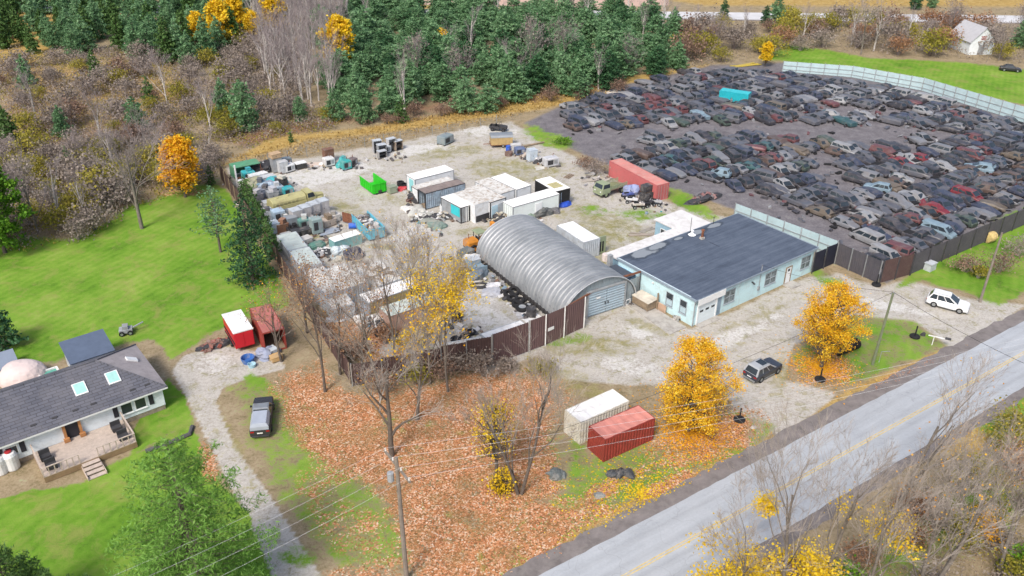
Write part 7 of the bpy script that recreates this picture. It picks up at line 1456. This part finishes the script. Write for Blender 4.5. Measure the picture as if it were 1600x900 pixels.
for i, (x, y, h, w, m, l) in enumerate([(720, 582, 2.4, 2.4, LF_S, 'grey brown brush heap against the maroon fence'), (755, 588, 2.6, 2.0, LF_S, 'brush bush left of the maroon ribbed fence'), (690, 592, 2.2, 2.2, LF_R, 'russet brush in front of the dark maroon fence'), (650, 600, 2.0, 2.2, LF_YG, 'yellowish brush at the dark maroon fence'), (600, 608, 2.0, 2.0, LF_B, 'brown brush at the front fence corner'), (640, 545, 1.8, 2.0, LF_Y, 'golden leaved bush between slim trees inside the fence'), (668, 520, 1.6, 1.6, LF_Y, 'golden low bush behind the mossy roofed trailer'), (600, 530, 1.4, 1.6, LF_B, 'brown low bush below the tan trailer'), (560, 555, 1.4, 1.6, LF_R, 'russet low bush under the bare trees'), (790, 580, 1.2, 1.4, LF_S, 'thin grey weeds at the right end of the brush'), (848, 580, .9, 1.6, LF_YG, 'low dry weeds outside the yard gate'),
                                        (930, 272, 2.0, 2.6, LF_S, 'grey brush pile left of the pink container'), (915, 262, 1.4, 2.0, LF_R, 'brown brush behind the grey brush pile'), (880, 225, 1.0, 1.6, LF_G, 'green weeds at the end of the log')]): bush(l, G(x, y), 60 + i, h, w, m, 800, twig=m_twigd)
# left property
bare_tree('large grey bare tree standing alone on the left lawn', G(222, 357), 71, HT(222, 357, 212), None, None, spread=.5, depth=5, kids=4, r0=.3, twig=m_twigp)
ovoid_tree('orange leaved tree at the top edge of the left lawn', G(290, 308), 72, HT(290, 308, 218), 2.6, LF_O, LF_Y, base=.22, n=7000, sz=.3, name='orange_tree')
conifer('tall open pine in front of the cedar hedge', G(345, 394), 73, HT(345, 394, 292), 2.7, LF_P, n_per=15, sz=.34, base=.3, shape=.5)
conifer('big dense dark spruce beside the left fence', G(396, 440), 74, HT(396, 440, 306), 3.4, LF_D, 'conifer_tree', n_per=46, sz=.34, base=.03, shape=.75, droop=-.16)
for i, (x, y) in enumerate([(385, 318), (392, 333), (399, 346), (407, 360), (414, 374), (421, 388), (428, 402)]): put(conifer('cedar', (0, 0, 0), 80 + i, 4.2, 1.15, LF_C, 'cedar_tree', 40, .26, .0, .6, top_round=.6), ['cedar at the far end of the hedge by the white post', 'second cedar of the hedge from the white post', 'cedar in the hedge beside the tanker tail', 'middle cedar of the hedge by the cabinets', 'hedge cedar beside the ice blue box', 'hedge cedar above the lidded bins', 'cedar at the near end of the hedge'][i], G(x, y), 1.0 + .15 * (i % 3 == 1), i * 1.3, 'cedars in the hedge along the left fence')
ovoid_tree('bright green leafy tree at the left edge of the picture', G(8, 395), 90, HT(8, 395, 268), 4.2, LF_G, None, base=.15, n=9000, sz=.34, name='green_tree')
for i, (x, y, h, rad, l) in enumerate([(325, 965, HT(325, 965, 690), 5.8, 'wide light green pine on the front lawn by the drive'), (290, 930, 6.5, 3.2, 'lower light green pine at the bottom edge beside the wide one'), (38, 985, 8.0, 3.6, 'green pine in the bottom left corner'), (110, 1010, 7, 3.0, 'green pine at the bottom edge right of the corner pine')]): conifer(l, G(x, y), 100 + i, h, rad, LF_N if i < 2 else LF_C, n_per=260, sz=.34, base=.02, shape=.55, droop=.06, asp=.2, sprd=.11)
conifer('dark evergreen at the left edge beside the lawn', G(5, 545), 105, 6, 2.4, LF_D, n_per=40, sz=.4, base=.02)
for i, (x, y, yt, l) in enumerate([(262, 165, 85, 'bare poplar standing alone in the brown meadow, right one'), (160, 230, 150, 'bare tree in the middle of the brown meadow'), (60, 200, 120, 'bare tree at the left edge of the brown meadow'), (330, 205, 125, 'slim bare tree between meadow pine and fence end')]): bare_tree(l, G(x, y), 350 + i, HT(x, y, yt), None, None, spread=.4, depth=4, kids=4, up=.5, r0=.15, twig=m_twigp, bark=m_pbark)
# shared kinds for the woods and scrub
PINE = [conifer('p', (0, 0, 0), 200 + i, 9.0, [3.0, 2.6, 3.3, 2.8, 2.4][i], [LF_P, LF_P, LF_P, LF_D, LF_P][i], 'pine_tree', 52, .46, .04, [.6, .75, .5, .7, .8][i], top_round=[.65, .5, .75, .6, .45][i], rz=0) for i in range(5)]
BARE = []
for i in range(5): BARE.append(bare_tree('b', (0, 0, 0), 220 + i, 9.0, None, [(LF_S, 260, .4, .5, None, .25)] if i % 2 else None, spread=[.35, .5, .3, .55, .42][i], depth=4, kids=4 if i % 2 else 3, r0=.15 if i % 2 else .2, up=.5, twig=m_twigp, bark=m_pbark if i % 2 == 0 else m_bark))
YEL = [ovoid_tree('y', (0, 0, 0), 230 + i, 10.0, 2.6, LF_L, LF_Y, base=.3, n=3200, sz=.42, name='yellow_tree') for i in range(2)]
BSH = [bush('s', (0, 0, 0), 240 + i, 2.6, 2.2, [LF_S, LF_R, LF_S, LF_YG, LF_B, LF_R][i], 1100, twig=[m_twigp, m_twigd][i % 2], sz=.2) for i in range(6)]
SML = [conifer('c', (0, 0, 0), 250 + i, 4.5, 1.3, LF_C, 'young_conifer', 26, .34, .02, .7) for i in range(2)]
def in_poly(pts): P = np.array(pts, float); return lambda x, y: inside(P, x, y)
def scatter(pts, step, seed):
    r = random.Random(seed); f = in_poly(pts); c = [G(*q) for q in pts]; x0, x1 = min(q.x for q in c), max(q.x for q in c); y0, y1 = min(q.y for q in c), max(q.y for q in c); out = []; y = y0
    while y < y1:
        x = x0
        while x < x1:
            qx, qy = x + r.uniform(-.45, .45) * step, y + r.uniform(-.45, .45) * step; u, v = PX((qx, qy, 0))
            if f(u, v): out.append((qx, qy, u, v))
            x += step
        y += step
    return out
CONIF = [conifer('p', (0, 0, 0), 260 + i, 8.0, [2.6, 2.2, 3.0][i], [LF_P, LF_C, LF_P][i], 'conifer_tree', 46, .46, .04, [.8, .7, .65][i], top_round=.4) for i in range(3)]  # mixed conifers for the far left wood, no single species
WOOD = [(520, 165), (560, 190), (640, 182), (700, 180), (800, 172), (920, 150), (1010, 128), (1065, 110), (1060, 60), (1040, 35), (960, 20), (800, 24), (700, 12), (560, 8), (500, 60)]
for i, (x, y, u, v) in enumerate(scatter(WOOD, 6.0, 5)):
    k = rt_.choice((0, 0, 1, 2, 2, 3, 4)); s = rt_.uniform(.85, 1.35)
    kind = ['bluish green', 'bluish green', 'broad bluish green', 'dark green', 'slender bluish green'][k]
    where = 'at the front edge of the wood behind the yard' if v > 150 else ('inside the wood behind the yard' if v > 80 else 'at the back of the wood behind the yard')
    if rt_.random() < .05: put(BARE[rt_.randrange(5)], 'grey bare tree standing among the pines', (x, y), s, rt_.uniform(0, 6), 'bare trees among the pines')
    else: put(PINE[k], '%s pine %s' % (kind, where), (x, y), s * 1.05, rt_.uniform(0, 6), 'pines in the wood behind the yard', s * rt_.uniform(.5, .85))
for i, (x, y, u, v) in enumerate(scatter([(0, 80), (60, 92), (180, 85), (250, 105), (320, 118), (370, 80), (420, 25), (500, 10), (500, -25), (-60, -25), (-60, 60)], 6.6, 6)):
    k = rt_.choice((0, 0, 1, 1, 2)); put(CONIF[k], '%s conifer in the far left wood' % (['mid green', 'yellowish green', 'broad mid green'][k]), (x, y), rt_.uniform(.8, 1.3), rt_.uniform(0, 6), 'conifers in the far left wood')
for i, (x, y, u, v) in enumerate(scatter([(400, 60), (420, 150), (470, 175), (540, 165), (530, 95), (560, 20), (440, 10), (390, 30)], 3.5, 7)): put(BARE[rt_.choice((0, 2, 4))], 'pale trunked bare poplar in the grove beside the pines', (x, y), rt_.uniform(.85, 1.2), rt_.uniform(0, 6), 'bare poplars beside the pines')
for i, (x, y, s, l) in enumerate([(533, 118, 1.25, 'large solitary yellow poplar before the pine wood'), (432, 62, 1.1, 'yellow poplar at the top edge beside the poplar grove'), (350, 78, 1.15, 'yellow green poplar in the far left wood'), (312, 72, .8, 'small yellow poplar left of the taller yellow green one'), (398, 66, .75, 'small yellow poplar between two taller yellow ones'), (372, 60, 1.0, 'yellow poplar behind the yellow green one in the far left wood'), (690, 85, .6, 'small yellow tree half hidden among the pines'), (1195, 104, .55, 'round yellow tree at the corner of the green field')]): put(YEL[i % 2], l, G(x, y), s, i * 1.1)
for i, (x, y, s, l) in enumerate([(385, 205, 1.05, 'big bluish pine standing alone in the brown meadow'), (352, 190, .9, 'second pine next to the big one in the brown meadow'), (525, 188, .7, 'short pine at the left front of the wood'), (470, 190, .55, 'small pine among the russet scrub'), (570, 192, .95, 'rounded pine before the poplar grove')]): put(PINE[i % 3], l, G(x, y), s, i * 2.0)
for i, (x, y, s, l) in enumerate([(236, 168, 1.3, 'olive young conifer alone in the brown meadow'), (630, 192, 1.05, 'yellow green young conifer at the dry grass behind the fence'), (455, 222, .5, 'tiny green conifer in the dry grass strip'), (622, 190, .8, 'smaller young conifer beside the yellow green one')]): put(SML[i % 2], l, G(x, y), s, i)
def bushes(pts, step, seed, kinds, lab, grp, s0, s1):
    for (x, y, u, v) in scatter(pts, step, seed): k = rt_.choice(kinds); put(BSH[k], '%s %s' % (['grey mauve shrub', 'russet shrub', 'grey shrub', 'yellow green shrub', 'brown leaved shrub', 'reddish shrub'][k], lab), (x, y), rt_.uniform(s0, s1), rt_.uniform(0, 6), grp)
bushes([(0, 100), (190, 90), (330, 110), (440, 190), (520, 185), (560, 200), (460, 215), (350, 240), (330, 262), (200, 240), (0, 220)], 7.6, 8, (0, 0, 2, 2, 3, 3, 3, 5), 'in the brown meadow left of the wood', 'shrubs in the brown meadow', .7, 1.6)
bushes([(-60, 240), (200, 235), (330, 262), (320, 290), (255, 300), (195, 330), (130, 385), (60, 375), (-60, 395)], 4.4, 9, (0, 0, 2, 2, 3, 2, 3), 'in the thicket at the top of the left lawn', 'shrubs in the thicket above the left lawn', .9, 1.7)
bushes([(300, 100), (340, 70), (400, 50), (440, 60), (480, 180), (420, 190), (340, 130)], 5.5, 14, (0, 0, 2, 2, 3), 'between the conifers and the poplar grove', 'shrubs beside the poplar grove', .9, 1.7)
bushes([(560, 200), (700, 184), (860, 165), (990, 140), (980, 128), (800, 165), (640, 180)], 4.6, 10, (1, 5, 1, 4), 'between the wood and the back fence', 'russet shrubs between wood and fence', .5, 1.0)
bushes([(1030, 110), (1090, 112), (1180, 100), (1225, 80), (1350, 88), (1490, 88), (1620, 102), (1640, 60), (1480, 40), (1100, 40), (1050, 60)], 8.0, 11, (0, 1, 2, 3, 3, 4), 'in the hedge belt beyond the scrapyard', 'shrubs beyond the scrapyard', 1.0, 2.1)
for i, (x, y, s) in enumerate([(1080, 70, 1.0), (1120, 80, .9), (1160, 60, .8), (1345, 85, 1.35), (1365, 80, 1.2), (1330, 70, 1.1), (1480, 62, 1.0), (1415, 70, .9), (1560, 95, 1.0), (1255, 60, .9), (1440, 78, .8), (1590, 70, 1.1), (935, 140, .85), (978, 120, .9)]): put(BARE[i % 5], 'bare tree in the belt beyond the scrapyard', G(x, y), s, i * 1.7, 'bare trees beyond the scrapyard')
for i, (x, y, s) in enumerate([(1212, 42, .9), (1195, 40, .6), (1590, 75, .8), (1430, 15, .8), (1455, 12, .7), (1130, 30, .6), (1622, 60, .8)]): put(PINE[3 if i % 2 else 0], ['dark conifer at the far road, tallest there', 'small conifer left of the tallest by the far road', 'conifer at the right edge beyond the white barn', 'dark conifer beyond the far road', 'bluish conifer beyond the far road', 'small conifer by the far road above the scrapyard', 'conifer past the right edge near the barn'][i], G(x, y), s, i)
for i, (x, y, s) in enumerate([(95, 350, 1.0), (60, 365, 1.1), (135, 345, .8), (20, 300, .9), (180, 270, .9), (330, 250, .6), (130, 280, .8)]): put(BARE[i % 5], 'grey bare tree in the thicket above the left lawn', G(x, y), s, i * 1.1, 'bare trees in the left thicket')
for i, (x, y, s) in enumerate([(45, 140, 1.1), (150, 120, .9), (215, 205, 1.0), (100, 215, .9), (20, 235, 1.2)]): put(CONIF[i % 3], ['conifer at the top left of the brown meadow', 'yellowish conifer in the upper brown meadow', 'broad conifer low in the brown meadow near the grey tree', 'conifer amid the meadow shrubs', 'yellowish conifer at the left edge of the meadow'][i], G(x, y), s * .8, i)
for i, (x, y, s) in enumerate([(110, 268, .7), (330, 290, .55)]): put(SML[i], ['dark young conifer in the left thicket', 'small conifer at the left fence end'][i], G(x, y), s * 1.3, i)
# across the road, bottom right
for i, (x, y, h, kw, l) in enumerate([(1392, 822, 14, dict(spread=.42, r0=.24, lean=.05), 'tall forked bare tree leaning over the road at the lower right'), (1282, 925, 14, dict(spread=.4, r0=.2), 'bare tree beside the yellow bush across the road'), (1215, 960, 15, dict(spread=.38, r0=.18), 'bare tree in the yellow bush at the bottom edge'), (1440, 940, 14, dict(spread=.5, r0=.2, stems=2), 'twin stemmed bare tree in the lower right brush'), (1560, 900, 11, dict(spread=.55, r0=.18), 'bare tree in the brush near the right edge'), (1340, 990, 15, dict(spread=.4, r0=.18), 'bare tree rising from below the lower right brush'), (1150, 990, 11, dict(spread=.4, r0=.16), 'thin bare tree over the road at the bottom edge'), (1500, 800, 7, dict(spread=.55, r0=.12), 'small bare tree on the far verge of the road')]):
    bare_tree(l, G(x, y), 300 + i, h, None, [(LF_L, 900, .4, .35, (1, 9), .16)] if i in (1, 2, 6) else [(LF_O, 110, .5, .3, None, .12)], depth=5, kids=3, up=.5, twig=m_twig, bark=m_bark, **kw)
for i, (x, y, h, w, l) in enumerate([(1180, 945, 4.6, 2.6, 'yellow leaved bush at the bottom edge across the road'), (1255, 935, 4.2, 2.2, 'golden bush right of the yellow one across the road'), (1120, 975, 4.0, 2.2, 'yellow bush lowest at the bottom edge of the road side')]): bush(l, G(x, y), 320 + i, h, w, LF_L, 2600, sz=.17, name='yellow_bush')
LR = [(1180, 960), (1290, 890), (1390, 800), (1480, 740), (1600, 668), (1720, 620), (1760, 960), (1500, 1080), (1180, 1080)]
bushes(LR, 4.0, 12, (0, 2, 2, 4, 3, 3), 'in the brush across the road', 'shrubs across the road', .6, 1.15)
conifer('green conifer in the brush at the lower right edge', G(1600, 905), 330, 4.5, 2.0, LF_G, 'young_conifer', 50, .3, .02); bush('orange leaved bush in the lower right brush', G(1530, 850), 331, 3, 1.8, LF_O, 1100, sz=.14); bush('green leaved bush in the lower right brush', G(1320, 930), 332, 2.4, 1.6, LF_G, 900, sz=.22)
for i, (x, y, h, w, m, l) in enumerate([(1510, 425, 2.0, 2.2, LF_R, 'russet shrub beside the thin pole on the right'), (1560, 425, 2.4, 2.6, LF_R, 'larger russet shrub right of the thin pole'), (1528, 435, 1.4, 1.2, LF_YG, 'yellow shrub left of the thin pole'), (1590, 400, 2.4, 2.4, LF_S, 'grey shrub at the right edge below the dark wall')]): bush(l, G(x, y), 340 + i, h, w, m, 900)
# rough growth between the shrubs, one mass per ground
def rough(name, pts, step, m, h, seed, sz=.3, asp=.4):
    r = np.random.RandomState(seed); nz = smooth_noise(3.2, seed)
    P = []
    for (x, y, u, v) in scatter(pts, step, seed):
        ix = min(NX - 1, max(0, int((x - X0) / ST))); iy = min(NY - 1, max(0, int((y - Y0) / ST))); d = nz[iy * NX + ix]
        if d < .38: continue
        for k in range(int(3 + 14 * (d - .38) / .4)): P.append((x + r.normal() * step * .5, y + r.normal() * step * .5, r.uniform(.05, 1) ** 1.3 * h * (d + .2)))
    tag(link(name, quads_mesh(name, np.array(P), .75, sz, m, r, asp, (1, .3, 0))), kind='stuff')
MEADOW = [(-40, 90), (180, 80), (330, 85), (420, 150), (540, 185), (520, 205), (440, 215), (350, 245), (335, 280), (200, 330), (130, 385), (-60, 395)]
rough('undergrowth', MEADOW, .95, LF_S, 2.2, 401, .4); rough('undergrowth', MEADOW, 2.2, LF_R, 1.4, 402, .4); rough('undergrowth', MEADOW, 1.2, LF_YG, 1.1, 403, .35)
rough('undergrowth', [(1170, 970), (1290, 885), (1390, 795), (1480, 735), (1600, 660), (1740, 600), (1760, 960), (1500, 1080), (1180, 1080)], .75, LF_S, 1.3, 404, .16); rough('undergrowth', LR, 1.3, LF_R, 1.2, 405, .16); rough('undergrowth', LR, .7, LF_YG, .8, 408, .16)
rough('undergrowth', [(1020, 125), (1100, 110), (1230, 76), (1350, 86), (1500, 92), (1640, 105), (1640, 40), (1100, 36)], 1.6, LF_S, 2.0, 406, .45); rough('undergrowth', [(430, 212), (560, 200), (760, 178), (960, 138), (960, 125), (760, 165), (540, 185)], .9, LF_R, 1.2, 407)
# dry grass strip behind the back fence, one mass
rs = np.random.RandomState(9); P = []
for (x, y, u, v) in scatter([(350, 258), (480, 243), (600, 222), (800, 184), (830, 176), (960, 150), (930, 138), (800, 160), (620, 192), (470, 222), (360, 245)], .55, 13): P.append((x + rs.normal() * .2, y + rs.normal() * .2, rs.uniform(.1, .75)))
tag(link('dry_grass', quads_mesh('dry_grass', np.array(P), .5, .5, LF_GD, rs, .45, (1, 0, 0))), kind='stuff')
# fallen leaves lying on the ground, one mass
LF_F = leafmat('fallen_leaf', [(.15, (.20, .07, .035)), (.4, (.44, .17, .075)), (.62, (.62, .30, .15)), (.8, (.76, .58, .42))], .1)
Z = (CH_A[:, 2] > .55) & (YY.ravel() < 115); idx = np.nonzero(Z)[0]; idx = idx[rs.randint(0, len(idx), 16000)]; c = np.stack([XX.ravel()[idx] + rs.uniform(-.3, .3, len(idx)), YY.ravel()[idx] + rs.uniform(-.3, .3, len(idx)), rs.uniform(.015, .05, len(idx))], -1)
tag(link('fallen_leaves', quads_mesh('fallen_leaves', c, .25, .10, LF_F, rs, .8, (0, 0, 1))), kind='stuff')
for (px, py, r_, n, m, nm) in [(1075, 673, 6.5, 3500, LF_O, 'fallen_leaves'), (1283, 573, 4.2, 2600, LF_O, 'fallen_leaves'), (1000, 770, 9, 1800, LF_L, 'fallen_leaves')]:
    q = G(px, py); a = rs.uniform(0, 6.28, n); d = np.abs(rs.normal(size=n)) * r_ * .5; c = np.stack([q.x + np.cos(a) * d, q.y + np.sin(a) * d, rs.uniform(.015, .05, n)], -1); c = c[c @ np.array(ROAD_N) > 39.2]; tag(link(nm, quads_mesh(nm, c, .25, .17, m, rs, .8, (0, 0, 1))), kind='stuff')
for o_ in list(bpy.data.objects):                      # prototypes that never found a place
    if o_.get('label') in ('p', 'b', 'y', 's', 'c', 'cedar'):
        for ch in list(o_.children_recursive): bpy.data.objects.remove(ch)
        bpy.data.objects.remove(o_)
